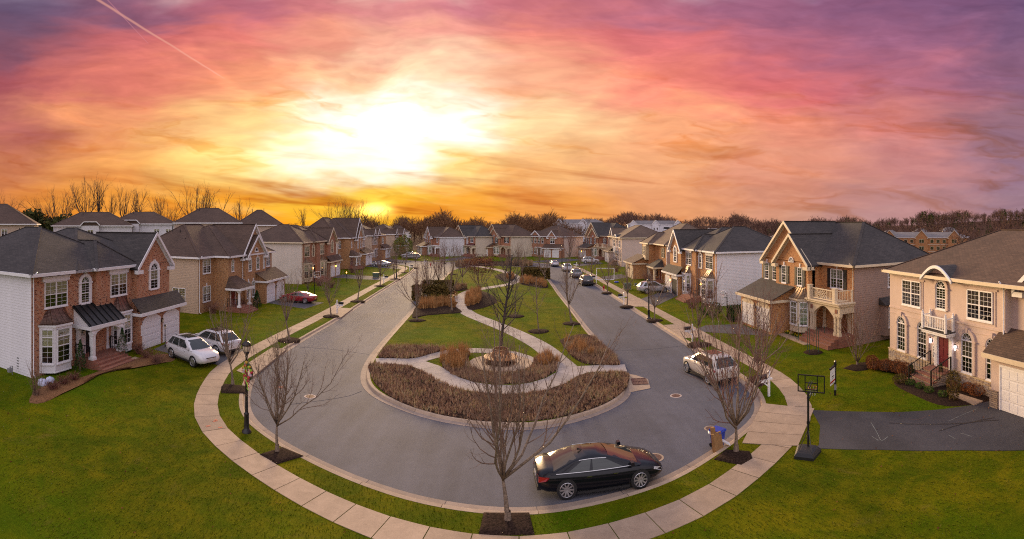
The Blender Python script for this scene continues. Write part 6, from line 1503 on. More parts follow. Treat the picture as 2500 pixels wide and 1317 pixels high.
SED = dict(L=4.90, W=1.82, st=[(-2.45,.44,.78,.66),(-2.39,.32,.90,.79),(-2.05,.24,.985,.88),(-1.45,.20,.985,.91),(-.6,.17,.945,.91),(.5,.17,.925,.91),(1.15,.18,.92,.905),(1.65,.20,.865,.89),(2.08,.23,.77,.84),(2.34,.29,.65,.74),(2.45,.38,.56,.58)],
           cab=(-2.02, 1.42, -.86, .12, .915, 1.37, .855, .60), wh=(-1.40, 1.43), wr=.345)
SUV = dict(L=4.72, W=1.92, st=[(-2.36,.52,1.02,.74),(-2.30,.40,1.10,.86),(-2.0,.30,1.12,.93),(-1.4,.26,1.10,.955),(-.5,.25,1.07,.955),(.5,.25,1.06,.955),(1.05,.26,1.06,.95),(1.6,.27,1.02,.935),(2.05,.30,.93,.88),(2.28,.36,.80,.76),(2.36,.46,.66,.60)],
           cab=(-2.20, 1.22, -1.62, .22, 1.07, 1.70, .89, .66), wh=(-1.38, 1.42), wr=.37)
VAN = dict(L=5.05, W=1.98, st=[(-2.52,.50,1.0,.80),(-2.47,.38,1.06,.90),(-2.1,.28,1.07,.96),(-1.4,.25,1.07,.985),(-.3,.24,1.05,.985),(.6,.24,1.03,.98),(1.3,.25,1.0,.97),(1.8,.27,.92,.94),(2.2,.30,.82,.86),(2.45,.38,.68,.74),(2.52,.46,.58,.60)],
           cab=(-2.42, 1.65, -2.15, .35, 1.04, 1.74, .93, .74), wh=(-1.5, 1.5), wr=.35)
CARM = {}
def car_meshes(kind, pc):
    key = (kind, pc)
    if key in CARM: return CARM[key]
    S = {'sedan': SED, 'suv': SUV, 'van': VAN}[kind]; Pm = PT[pc]; out = []
    m = MB(); rings = []
    for x, zb, zt, w in S['st']:
        h = [(0, zb), (w*.80, zb), (w*.955, zb+.10), (w*.995, zb+(zt-zb)*.38), (w, zb+(zt-zb)*.60), (w*.975, zt-.10), (w*.90, zt-.015), (w*.5, zt+.022), (0, zt+.03)]
        rings.append([(x, a, b) for a, b in h] + [(x, -a, b) for a, b in h[-2:0:-1]])
    m.loft(rings); out.append(('body', m.mesh('body', Pm, True)))
    xr, xf, tr, tf, zb, zr, wb, wt = S['cab']
    def corner(z, t): return (xr+(tr-xr)*t, xf+(tf-xf)*t, wb+(wt-wb)*t)
    m = MB(); rr = []
    for t, dz in ((-.06, 0), (.0, 0), (.35, .012), (.7, .02), (.92, 0), (1.0, -.005), (1.04, .035)):
        a, b, w = corner(0, min(t, 1)); z = zb+(zr-zb-.05)*t+dz
        if t > 1: a += .22; b -= .22; w *= .80; z = zr-.005
        elif t == 1.0: a += .05; b -= .05; w -= .02
        c = .10*(1 if t < 1 else 1.4)
        rr.append([(a,-w+c*.6,z),(a+c,-w,z),((a+b)/2,-w-.012,z),(b-c,-w,z),(b,-w+c*.6,z),(b+.02,0,z),(b,w-c*.6,z),(b-c,w,z),((a+b)/2,w+.012,z),(a+c,w,z),(a,w-c*.6,z),(a-.02,0,z)])
    m.loft(rr, True, False); m.f.append(tuple(range(len(m.v)-12, len(m.v))))
    out.append(('cabin', m.mesh('cabin', Pm, True)))
    def P3(side, s, t):
        a, b, w = corner(0, t); x = a+.1+(b-a-.2)*s; z = zb+(zr-zb-.05)*t+.012*math.sin(PI*t)
        return (x, side*(w+.012+.018*math.sin(PI*t)+.012*math.sin(PI*s)), z)
    spl = {'sedan': [(.16, .42), (.46, .84)], 'suv': [(.05, .22), (.25, .52), (.55, .90)], 'van': [(.03, .33), (.36, .62), (.65, .93)]}[kind]
    for side in (-1, 1):
        for k2, (s0, s1) in enumerate(spl):
            m = MB(); N = 4; lo = .06; hi = .86
            grid = []
            for j in range(N+1):
                row = []
                for i in range(N+1):
                    t = lo+(hi-lo)*j/N; s = s0+(s1-s0)*i/N
                    row.append(P3(side, s, t))
                grid.append(row)
            if side == 1: grid = [r[::-1] for r in grid]
            m.loft(grid, False, False); out.append(('side_window', m.mesh('side_window', G['carglass'], True)))
        m = MB(); top = [P3(side, .03+.90*i/8, .895-.05*(2*i/8-1)**2) for i in range(9)]; bot = [P3(side, .93-.90*i/8, .03) for i in range(9)]
        m.tube(top, .012, 4); m.tube(bot, .012, 4); out.append(('window_trim', m.mesh('window_trim', G['chrome'] if kind != 'van' else G['plastic'])))
    for end in (1, -1):
        m = MB(); grid = []
        for j in range(6):
            t = .05+.86*j/5; a, b, w = corner(0, t); x = (b+.022+.03 if end == 1 else a-.022-.03); z = zb+(zr-zb-.05)*t+.012*math.sin(PI*t); row = []
            for i in range(7):
                s = -1+2*i/6; row.append((x-end*.055*s*s, s*(w-.10), z+.006))
            grid.append(row if end == 1 else row[::-1])
        m.loft(grid, False, False); out.append(('windscreen' if end == 1 else 'rear_window', m.mesh('windscreen', G['carglass'], True)))
    hl, W = S['L']/2, S['W']/2; F0 = S['st']; low = F0[4][1]
    fz = F0[-2][2]; rz_ = F0[1][2]
    for s in (-1, 1):
        m = MB(); a = [(hl-.10, s*.52, fz-.10), (hl-.20, s*.66, fz-.05), (hl-.45, s*.815, fz+.06), (hl-.48, s*.83, fz-.03), (hl-.22, s*.74, fz-.15), (hl-.10, s*.60, fz-.18)]
        m.extr(a if s < 0 else a[::-1], (.055, s*.05, .02)); out.append(('headlight', m.mesh('headlight', G['headlamp'])))
        m = MB(); zt = rz_-.10 if kind != 'van' else rz_+.1
        b = [(-hl+.07, s*.42, zt), (-hl+.12, s*.70, zt+.02), (-hl+.42, s*.90, zt+.04), (-hl+.34, s*.90, zt-.07), (-hl+.10, s*.74, zt-.17), (-hl+.06, s*.46, zt-.12)]
        m.extr(b if s > 0 else b[::-1], (-.07, s*.05, .01)); out.append(('tail_light', m.mesh('tail_light', G['tail'])))
        m = MB(); x0 = S['cab'][1]-.42; m.extr([(x0, s*(W-.08), zb+.03), (x0+.16, s*(W-.08), zb+.05), (x0+.14, s*(W-.08), zb+.19), (x0+.02, s*(W-.08), zb+.17)][::s], (0, s*.2, 0)); out.append(('mirror', m.mesh('mirror', Pm)))
        for hx in ((-.55, .45) if kind != 'suv' else (-.6, .4)): m = MB(); m.beam((hx-.09, s*(W+.005), zb-.16), (hx+.09, s*(W+.005), zb-.155), .03, .028); out.append(('door_handle', m.mesh('door_handle', G['chrome'] if pc in ('black', 'silver') else Pm)))
        m = MB(); m.box(-1.0, 1.0, min(s*(W-.06), s*(W-.0)), max(s*(W-.06), s*(W-.0)), low-.01, low+.07); out.append(('sill', m.mesh('sill', G['plastic'])))
    m = MB(); m.box(hl-.16, hl-.005, -.42, .42, fz-.30, fz-.07); 
    out.append(('grille', m.mesh('grille', G['plastic'])))
    for i in range(3): m = MB(); m.box(hl-.03, hl+.012, -.40, .40, fz-.28+i*.075, fz-.255+i*.075); out.append(('grille_bar', m.mesh('grille_bar', G['chrome'])))
    m = MB(); m.box(-hl+.0, -hl+.14, -.62, .62, low+.10, low+.24); out.append(('bumper', m.mesh('bumper', G['plastic'])))
    m = MB(); m.box(-hl-.012, -hl+.06, -.16, .16, rz_-.32 if kind == 'sedan' else rz_-.22, rz_-.20 if kind == 'sedan' else rz_-.10); out.append(('number_plate', m.mesh('number_plate', G['plate'])))
    if kind == 'suv':
        m = MB()
        for s in (-1, 1): m.beam((-1.4, s*.60, zr+.04), (.1, s*.60, zr+.04), .03, .03)
        m.box(-1.0, .05, -.42, .42, zr+.001, zr+.012); out.append(('roof_glass', m.mesh('roof_glass', G['carglass'])))
    if kind == 'sedan':
        m = MB(); m.extr([(-.85, -.012, zr-.01), (-.65, -.012, zr-.005), (-.83, -.012, zr+.07)], (0, .024, 0)); out.append(('aerial', m.mesh('aerial', G['plastic'])))
    wr = S['wr']; t = MB(); pr = [(wr*.78, -.10), (wr*.94, -.112), (wr, -.08), (wr, .08), (wr*.94, .112), (wr*.78, .10)]
    t.lathe(pr, 24); tm = t.mesh('tyre', G['tyre'], True)
    r_ = MB(); r_.lathe([(wr*.79, -.10), (wr*.79, .10), (wr*.75, .115), (wr*.70, .09), (wr*.68, .02)], 24); r_.lathe([(0, .075), (wr*.16, .08), (wr*.18, .05)], 10)
    for k2 in range(10): a = 2*PI*k2/10; r_.beam((math.cos(a)*wr*.14, math.sin(a)*wr*.14, .07), (math.cos(a)*wr*.72, math.sin(a)*wr*.72, .10), .055, .03)
    rm = r_.mesh('rim', G['alloy']); d = MB(); d.lathe([(0, .015), (wr*.76, .015)], 20); dm = d.mesh('brake_disc', G['plastic'])
    ar = MB(); ar.lathe([(wr*.6, -.02), (wr*1.10, -.02), (wr*1.10, .0), (wr*.6, .0)], 26); am = ar.mesh('wheel_well_shade_ring', G['plastic'])  # black ring on the body side, painted as the shade of the wheel well
    CARM[key] = (out, tm, rm, dm, am, S); return CARM[key]
def car(x, y, rz, kind, pc, label, cat=None, group=None, z=.012):
    out, tm, rm, dm, am, S = car_meshes(kind, pc)
    t = thing({'sedan': 'sedan', 'suv': 'suv', 'van': 'minivan'}[kind], label, cat or {'sedan': 'car', 'suv': 'car', 'van': 'van'}[kind], (x, y, z), rz, group)
    for nm, me in out: obj(nm, me, t)
    for wx in S['wh']:
        for s in (-1, 1):
            rot = (-s*PI/2, 0, 0) if s > 0 else (PI/2, 0, 0)
            w = obj('wheel', tm, t, (wx, s*(S['W']/2-.10), S['wr']), rot=rot); obj('rim', rm, w); obj('brake_disc', dm, w)
            obj('wheel_well_shade_ring', am, t, (wx, s*(S['W']/2+.002), S['wr']+.02), rot=rot)
    return t
def between(a, b): return math.atan2(b[1]-a[1], b[0]-a[0])
# near black sedan: wheels found at the kerb
car(3.32, 18.76, .075, 'sedan', 'black', 'black sedan parked at the near kerb')
car(12.7, 29.9, PI/2+.14, 'suv', 'beige', 'beige SUV parked at the right kerb behind the bushy tree')
car(-21.7, 28.5, -.32, 'suv', 'white', 'white SUV facing out of the driveway of the red brick house', z=ZL+.02)
car(-22.2, 31.9, PI-.25, 'suv', 'white', 'white SUV parked tail out beside the lawn', z=ZL+.02)
car(-26.6, 57.2, PI-.02, 'sedan', 'red', 'red coupe with dark soft top in the second driveway', z=ZL+.02)
car(-31.0, 113.5, PI+.1, 'sedan', 'silver', 'silver sedan in the fourth driveway on the left', z=ZL+.02)
car(-29.0, 140.0, PI+.2, 'van', 'grey', 'grey minivan beyond the left lamp post', z=ZL+.02)
car(-31.5, 147.0, PI+.2, 'suv', 'silver', 'silver SUV behind the grey minivan', z=ZL+.02)
car(20.4, 69.0, .10, 'suv', 'silver', 'silver SUV in the driveway on the right', z=ZL+.02)
car(12.35, 81.5, PI/2+.02, 'suv', 'dark', 'black SUV nearest in the row parked on the right')
car(12.2, 93.5, PI/2+.02, 'suv', 'grey', 'dark grey SUV second in the row parked on the right')
car(11.9, 106.5, PI/2+.02, 'suv', 'white', 'white SUV third in the row parked on the right')
car(10.2, 119.5, PI/2+.1, 'sedan', 'silver', 'silver sedan farthest in the row parked on the right')
car(20.2, 126.0, 0, 'suv', 'white', 'white SUV in the driveway of the far pink house', z=ZL+.02)

# ================================================================ street furniture
def lamp_post(x, y, label, h=4.35, z=ZL):
    t = thing('street_lamp', label, 'street lamp', (x, y, z), 0, 'black street lamps')
    m = MB(); m.lathe([(.24, 0), (.23, .06), (.15, .16), (.125, .22), (.115, .85), (.135, .88), (.09, .93), (.075, 1.0), (.055, h-.75), (.075, h-.72), (.05, h-.68)], 16); part('post', m, G['blackmetal'], t, True)
    m = MB(); m.lathe([(.05, h-.70), (.10, h-.62), (.13, h-.56), (.16, h-.50), (.13, h-.48)], 14); part('collar', m, G['blackmetal'], t, True)
    m = MB(); m.lathe([(.13, h-.50), (.185, h-.40), (.195, h-.28), (.18, h-.20)], 16); part('globe', m, G['lampglass'], t, True)
    m = MB(); m.lathe([(.215, h-.22), (.225, h-.17), (.20, h-.10), (.13, h-.04), (.05, h), (.03, h+.03), (.045, h+.07), (.0, h+.13)], 16); part('cap', m, G['blackmetal'], t, True)
    for i in range(8): a = i*PI/4; m = MB(); m.tube([(math.cos(a)*.14, math.sin(a)*.14, h-.5), (math.cos(a)*.2, math.sin(a)*.2, h-.35), (math.cos(a)*.2, math.sin(a)*.2, h-.2)], .008, 4); part('rib', m, G['blackmetal'], t)
    return t
lx, ly = (-12.05,20.10)
lamp_post(lx, ly, 'nearest black street lamp, carrying the bright wreath')
lamp_post(14.27, 49.95, 'black street lamp on the right kerb beyond the silver SUV', 4.2)
lamp_post(-21.17, 88.41, 'black street lamp on the left kerb among bare trees', 4.6)
lamp_post(12.43, 121.82, 'far black street lamp at the end of the right kerb', 4.8)
t = thing('wreath', 'bright lime, red and gold wreath hung on the near lamp post', 'wreath', (lx+.17, ly-.12, 2.95+ZL), -.5)
cols = {'lime': M('lime_ribbon', (.30, .52, .01), .4), 'crimson': M('red_ribbon', (.5, .01, .03), .4), 'gold': M('gold_bauble', (.55, .33, .02), .3), 'pink': M('silver_pink_bauble', (.6, .4, .5), .3)}
m = MB(); m.tube([(math.cos(a)*.34, 0, math.sin(a)*.34) for a in np.linspace(0, 2*PI, 18)], .07, 6); part('ring', m, G['leafgreen'] if False else M('wreath_green', (.03, .07, .02), .9), t)
for i in range(22):
    a = R.uniform(0, 6.28); q = .34+R.uniform(-.08, .1); m = MB(); b = R.uniform(.05, .09); c = (math.cos(a)*q, -.07, math.sin(a)*q)
    m.lathe([(0, -b), (b*.8, -b*.6), (b, 0), (b*.8, b*.6), (0, b)], 8); m.v = [(x+c[0], y+c[1], z+c[2]) for x, y, z in m.v]
    part('bauble', m, list(cols.values())[i % 4], t, True)
for i in range(8):
    m = MB(); a = R.uniform(0, 6.28); p = [(math.cos(a)*.3, -.1, math.sin(a)*.3)]
    for j in range(4): p.append((p[-1][0]+R.normal(.03, .08), -.1-.02*j, p[-1][2]-R.uniform(.03, .16)))
    m.tube(p, .02, 4); part('ribbon', m, cols['crimson'] if i % 2 else cols['lime'], t)
def mailbox(x, y, label, rz=0.0):
    t = thing('mailbox', label, 'mailbox', (x, y, ZL), rz, 'mailboxes along the kerbs')
    m = MB(); m.box(-.055, .055, -.055, .055, 0, 1.42); m.add([(-.075,-.075,1.42),(.075,-.075,1.42),(.075,.075,1.42),(-.075,.075,1.42),(0,0,1.54)], [(0,1,4),(1,2,4),(2,3,4),(3,0,4)]); part('post', m, G['white'], t)
    m = MB(); m.beam((-.72, 0, 1.0), (.22, 0, 1.0), .09, .09); m.beam((-.5, 0, .96), (-.04, 0, .58), .07, .07); part('arm', m, G['white'], t)
    m = MB(); N = 8; pr = [(-.11, 1.06), (-.11, 1.20)] + [(-.11*math.cos(PI*i/N), 1.20+.11*math.sin(PI*i/N)) for i in range(1, N)] + [(.11, 1.20), (.11, 1.06)]
    m.extr([(-.74, a, b) for a, b in pr], (.55, 0, 0)); part('box', m, G['blackmetal'], t)
    m = MB(); m.box(-.70, -.16, -.09, .09, .86, .95); part('paper_holder', m, G['white'], t)
    return t
for p, l, rz in (((-19.18,51.60), 'mailbox with white post opposite the red car', PI), ((-21.49,80.51), 'mailbox with white post, second on the left', PI), ((-21.77,102.99), 'mailbox with white post, third on the left', PI), ((-21.29,118.10), 'farthest mailbox on the left', PI),
              ((14.16,24.58), 'mailbox with white post at the pale apron on the right', 0), ((14.94,38.90), 'mailbox with black box beside the tall tree on the right', 0), ((13.81,59.65), 'mailbox with black box near the silver SUV', 0), ((14.24,82.11), 'mailbox half hidden by the black SUV', 0), ((14.59,110.15), 'farthest mailbox on the right', 0)):
    mailbox(*p, l, rz)
def hydrant(x, y, label):
    t = thing('fire_hydrant', label, 'fire hydrant', (x, y, ZL), 0, 'red fire hydrants')
    m = MB(); m.lathe([(.16, 0), (.16, .05), (.10, .06), (.10, .50), (.14, .52), (.14, .57), (.11, .60), (.09, .70), (.04, .76), (.04, .82), (0, .83)], 12); part('barrel', m, G['red'], t, True)
    for a in (0, PI/2, PI): m = MB(); m.tube([(0, 0, .40), (math.cos(a)*.19, math.sin(a)*.19, .40)], .06, 8); part('nozzle', m, G['red'], t)
hydrant(13.83, 73.24, 'red fire hydrant on the right kerb'); hydrant(-19.42, 116.03, 'far red fire hydrant on the left kerb')
def hoop(x, y, rz, label, h=3.1, bw=1.25, bh=.78, white=False, fan=False, base=True, z=ZL, over=.55):
    t = thing('basketball_hoop', label, 'basketball hoop', (x, y, z), rz); bf = G['white'] if white else G['blackmetal']
    m = MB(); m.tube([(0, 0, .1), (0, 0, h-.9), (.02, 0, h-.55)], .05, 8); m.lathe([(.075, 1.25), (.075, 1.33)], 8); part('pole', m, G['blackmetal'], t)
    for zz in (h-.75, h-.30): m = MB(); m.beam((0, .05, zz-.1), (over, .05, zz), .03, .05); m.beam((0, -.05, zz-.1), (over, -.05, zz), .03, .05); part('arm', m, G['blackmetal'], t)
    if fan:
        m = MB(); m.tube([(over, math.cos(a)*bw*.46, h-.35+math.sin(a)*bh*.5) for a in np.linspace(-.3, PI+.3, 16)], .04, 5); m.tube([(over, -.42, h-.6), (over, .42, h-.6)], .04, 5); m.tube([(over, math.cos(a)*bw*.2, h-.42+math.sin(a)*bh*.2) for a in np.linspace(0, 2*PI, 14)], .03, 5); part('backboard_frame', m, bf, t)
    else:
        f = .045
        for a in ((-bw/2, bw/2, h-bh, h-bh+f), (-bw/2, bw/2, h-f, h), (-bw/2, -bw/2+f, h-bh+f, h-f), (bw/2-f, bw/2, h-bh+f, h-f), (-.30, .30, h-bh+.10, h-bh+.14), (-.30, .30, h-bh+.40, h-bh+.44), (-.30, -.26, h-bh+f, h-f if not white else h-bh+.44), (.26, .30, h-bh+f, h-f if not white else h-bh+.44)):
            m = MB(); m.box(over-.02+(.002 if abs(a[0]) < .31 else 0), over+.02-(.002 if abs(a[0]) < .31 else 0), a[0], a[1], a[2], a[3]); part('backboard_frame', m, bf, t)
    m = MB(); m.poly((over, -bw/2+.05, h-bh+.05), (over, bw/2-.05, h-bh+.05), (over, bw/2-.05, h-.05), (over, -bw/2+.05, h-.05)) if not fan else m.poly((over, -.3, h-.6), (over, .3, h-.6), (over, .2, h-.2), (over, -.2, h-.2)); part('backboard', m, G['glass'], t)
    m = MB(); m.tube([(over+.26+math.cos(a)*.21, math.sin(a)*.21, h-bh+.14) for a in np.linspace(0, 2*PI, 18)], .012, 5); part('rim', m, M('orange_rim', (.5, .10, .03), .5), t)
    m = MB()
    for i in range(8): a = i*PI/4; m.tube([(over+.26+math.cos(a)*.2, math.sin(a)*.2, h-bh+.13), (over+.26+math.cos(a+.3)*.12, math.sin(a+.3)*.12, h-bh-.2)], .006, 3)
    part('net', m, G['white'], t)
    if base:
        m = MB(); pr = [(-.75, -.42), (.15, -.55), (.30, -.35), (.30, .35), (.15, .55), (-.75, .42)]
        m.loft([[(a, b, 0) for a, b in pr], [(a, b, .12) for a, b in pr], [(a*.85-.02, b*.8, .24) for a, b in pr], [(a*.5-.05, b*.5, .28) for a, b in pr]]); part('base', m, G['plastic'], t, False)
        for s in (-1, 1): m = MB(); m.beam((0, 0, 1.0), (-.55, s*.32, .2), .025, .025); part('strut', m, G['blackmetal'], t)
hoop(12.10, 17.59, .72, 'black portable basketball hoop beside the black driveway', h=3.2)
hoop(-27.28, 64.21, -.4, 'basketball hoop with white backboard by the red car', h=3.3, white=True, base=False)
hoop(23.32, 49.86, 3.6, 'small basketball hoop with rounded fan backboard by the hedge', h=2.6, bw=.95, bh=.6, white=True, fan=True, base=False)
hoop(13.6, 141.5, -1.6, 'far basketball hoop in front of white garage doors', h=3.3, white=True, base=False)
# recycling bin with boxes
t = thing('recycling_bin', 'blue wheeled recycling bin at the kerb', 'bin', (9.01, 20.27, .012), .5); t.scale = (.85,)*3; G['blue'] = M('blue_plastic', (.008, .045, .40), .45); G['card'] = M('cardboard', (.30, .165, .062), .9, .12, 5)
m = MB(); m.loft([[(-.22,-.24,0.04),(.22,-.24,.04),(.22,.24,.04),(-.22,.24,.04)], [(-.28,-.31,.78),(.28,-.31,.78),(.28,.31,.78),(-.28,.31,.78)], [(-.31,-.34,.79),(.31,-.34,.79),(.31,.34,.79),(-.31,.34,.79)], [(-.31,-.34,.84),(.31,-.34,.84),(.31,.34,.84),(-.31,.34,.84)]]); part('body', m, G['blue'], t)
m = MB(); m.loft([[(-.33,-.36,.845),(.33,-.36,.845),(.33,.37,.845),(-.33,.37,.845)], [(-.30,-.30,.93),(.30,-.30,.93),(.30,.34,.93),(-.30,.34,.93)]]); part('lid', m, G['blue'], t)
for s in (-1, 1): m = MB(); m.tube([(s*.25-.03, .25, .1), (s*.25+.03, .25, .1)], .1, 12); part('wheel', m, G['tyre'], t)
m = MB(); m.tube([(-.25, .38, .86), (.25, .38, .86)], .022, 6); part('handle', m, G['blue'], t)
bx, by = (8.82,19.83)
def cardboard(dx, dy, sx, sy, sz, rot, lab, mt='card'):
    m = MB(); m.box(-sx/2, sx/2, -sy/2, sy/2, 0, sz); o = part('cardboard_box', m, G[mt], None, loc=(bx+dx, by+dy, .02), rot=rot); o.name = 'cardboard_box'; tag(o, lab, 'box'); return o
cardboard(.02, -.08, .52, .14, .80, (-.22, 0, .45), 'tall flattened cardboard box leaning on the blue bin')
cardboard(-.12, .02, .2, .12, 1.0, (-.2, .05, .4), 'narrow cardboard carton beside the tall box')
m = MB(); m.box(-.02, .02, -.13, .13, 0, 1.15); o = part('white_board', m, G['white'], None, loc=(9.46, 19.93, .15), rot=(0, -1.0, -.25)); tag(o, 'white printed board leaning from the blue bin to the grass', 'board')
# house for sale sign
t = thing('yard_sign', 'black post with white hanging sign on the lawn of the orange brick house', 'sign', (17.42, 22.56, ZL), .60)
m = MB(); m.box(-.055, .055, -.055, .055, 0, 1.95); m.lathe([(.08, 1.95), (.05, 2.0), (0, 2.06)], 4); part('post', m, G['blackmetal'], t)
m = MB(); m.box(-.95, .14, -.05, .05, 1.72, 1.80); part('arm', m, G['blackmetal'], t)
m = MB(); m.box(-.88, -.08, -.012, .012, .80, 1.66); s_ = part('panel', m, G['white'], t)
m = MB(); m.box(-.88, -.08, -.016, .016, .92, 1.02); part('red_band', m, G['red'], s_)
for i, (a, b, w) in enumerate(((1.42, .03, .14), (1.22, .05, .36), (1.12, .03, .44), (.85, .03, .40))): m = MB(); m.box(-.48-w/2, -.48+w/2, -.017, .017, a, a+b); part('print_line', m, G['greymetal'] if i != 1 else G['blackmetal'], s_)
m = MB(); m.box(-.14, -.06, -.10, .02, .35, .65); part('leaflet_tube', m, G['greymetal'], t)
# tree bench
t = thing('tree_bench', 'round slatted teak bench around the dark tree', 'bench', (BX, BY, ZL+.02))
for k2 in range(5):
    m = MB(); r0 = .66+k2*.115; m.lathe([(r0, .43), (r0+.095, .43), (r0+.095, .47), (r0, .47), (r0, .43)], 32); part('seat_ring', m, G['wood'], t)
for k2 in range(30):
    a = 2*PI*k2/30; c, s = math.cos(a), math.sin(a); m = MB(); m.beam((c*.66, s*.66, .47), (c*.52, s*.52, .98), .075, .028, (c, s, 0)); part('back_slat', m, G['wood'], t)
m = MB(); m.lathe([(.49, .95), (.56, .95), (.56, 1.03), (.49, 1.03), (.49, .95)], 32); part('top_rail', m, G['wooddark'], t)
for k2 in range(12):
    a = 2*PI*k2/12
    for r0 in (.70, 1.12): m = MB(); m.beam((math.cos(a)*r0, math.sin(a)*r0, 0), (math.cos(a)*r0, math.sin(a)*r0, .43), .07, .07); part('leg', m, G['wooddark'], t)
mb = MB(); mb.lathe([(0, ZL+.10), (.4, ZL+.09), (1.04, ZL+.04)], 24, (BX, BY)); tag(part('mulch_bed', mb, G['mulch'], None), 'dark mulch under the tree bench', kind='structure')
def park_bench(x, y, rz, label):
    t = thing('park_bench', label, 'bench', (x, y, ZL), rz, 'teak park benches')
    for i in range(4): m = MB(); m.box(-.75, .75, -.25+i*.125, -.15+i*.125, .43, .46); part('seat_slat', m, G['wood'], t)
    for i in range(3): m = MB(); m.box(-.75, .75, .26+i*.03, .285+i*.03, .55+i*.13, .65+i*.13); part('back_slat', m, G['wood'], t)
    for sx in (-.7, .7):
        for sy in (-.22, .26): m = MB(); m.box(sx-.035, sx+.035, sy-.035, sy+.035, 0, .43 if sy < 0 else .95); part('leg', m, G['wooddark'], t)
        m = MB(); m.box(sx-.04, sx+.04, -.26, .28, .63, .67); part('armrest', m, G['wood'], t)
park_bench(-8.01, 63.33, 1.9, 'park bench facing the first bend of the path'); park_bench(-7.83, 65.83, -1.2, 'second park bench beside the first bend'); park_bench(2.16, 89.53, -1.3, 'park bench by the far bend of the path')
# soccer goal, cabinets, meters, toy
t = thing('soccer_goal', 'white soccer goal on the lawn', 'goal', (16.91, 87.94, ZL), 2.9)
for a, b in (((-1.6, 0, 0), (-1.6, 0, 2.0)), ((1.6, 0, 0), (1.6, 0, 2.0)), ((-1.6, 0, 2.0), (1.6, 0, 2.0)), ((-1.6, 0, .04), (-1.6, .9, .04)), ((1.6, 0, .04), (1.6, .9, .04)), ((-1.6, .9, .04), (1.6, .9, .04)), ((-1.6, 0, 2.0), (-1.6, .9, .04)), ((1.6, 0, 2.0), (1.6, .9, .04))):
    m = MB(); m.tube([a, b], .05, 8); part('post', m, G['white'], t)
def cabinet(x, y, s, label, rz=0): 
    t = thing('utility_cabinet', label, 'utility box', (x, y, ZL), rz); m = MB(); m.box(-.5*s, .5*s, -.4*s, .4*s, .06, .72*s); m.extr([(-.52*s,-.42*s,.72*s), (-.52*s,.42*s,.72*s), (-.52*s,.3*s,.86*s), (-.52*s,-.3*s,.86*s)], (1.04*s, 0, 0)); part('housing', m, G['greenbox'], t)
    m = MB(); m.box(-.6*s, .6*s, -.5*s, .5*s, 0, .06); part('base', m, G['concrete'], t)
cabinet(17.62, 73.88, 1.1, 'green utility cabinet behind the right mailbox'); cabinet(-25.21, 88.80, 1.1, 'green utility cabinet on the fourth lawn on the left')
cabinet(19.92, 77.48, .5, 'small green utility pedestal beside the cabinet')
m = MB(); m.lathe([(0, 0), (.4, .02), (.42, .12), (.3, .2), (0, .22)], 12); tag(part('toy_pool', m, G['blue'], None, loc=(17.82, 82.61, ZL)), 'small blue toy lying on the lawn', 'toy')
for p, l in (((-25.77,30.24), 'black post lamp at the driveway of the red brick house'), ((23.90,43.92), 'black post lamp at the brick garage'), ((-28.32,80.90), 'lit post lamp on the third lawn on the left'), ((23.01,70.41), 'lit post lamp on the right behind the silver SUV')):
    t = thing('post_lamp', l, 'lamp', (*p, ZL)); m = MB(); m.lathe([(.05, 0), (.035, .3), (.03, 1.45), (.06, 1.5)], 8); part('post', m, G['blackmetal'], t)
    m = MB(); m.lathe([(.05, 1.5), (.085, 1.72)], 8); part('globe', m, G['lampglow'] if 'lit' in l.split()[0] else G['lampglass'], t); m = MB(); m.lathe([(.12, 1.72), (.05, 1.84), (0, 1.9)], 8); part('cap', m, G['blackmetal'], t)
t = thing('gas_meter', 'grey gas meter at the side wall of the red brick house', 'meter', (-27.6, 17.1, ZL), -1.43)
m = MB(); m.tube([(0, 0, 0), (0, 0, .55), (.2, 0, .6), (.2, 0, .45)], .03, 6); part('pipe', m, G['greymetal'], t); m = MB(); m.box(.08, .36, -.12, .1, .2, .48); part('meter_body', m, G['greymetal'], t); m = MB(); m.box(-.75, -.45, -.1, .1, .3, 1.1); part('conduit_box', m, G['greymetal'], t)
t = thing('gas_meter', 'grey meters at the side wall of the brown brick house', 'meter', (-35.0, 43.2, ZL), -1.5)
m = MB(); m.box(-.15, .15, -.1, .1, .3, 1.1); part('meter_body', m, G['greymetal'], t); m = MB(); m.box(.6, .85, -.1, .1, .2, .6); part('conduit_box', m, G['greymetal'], t)

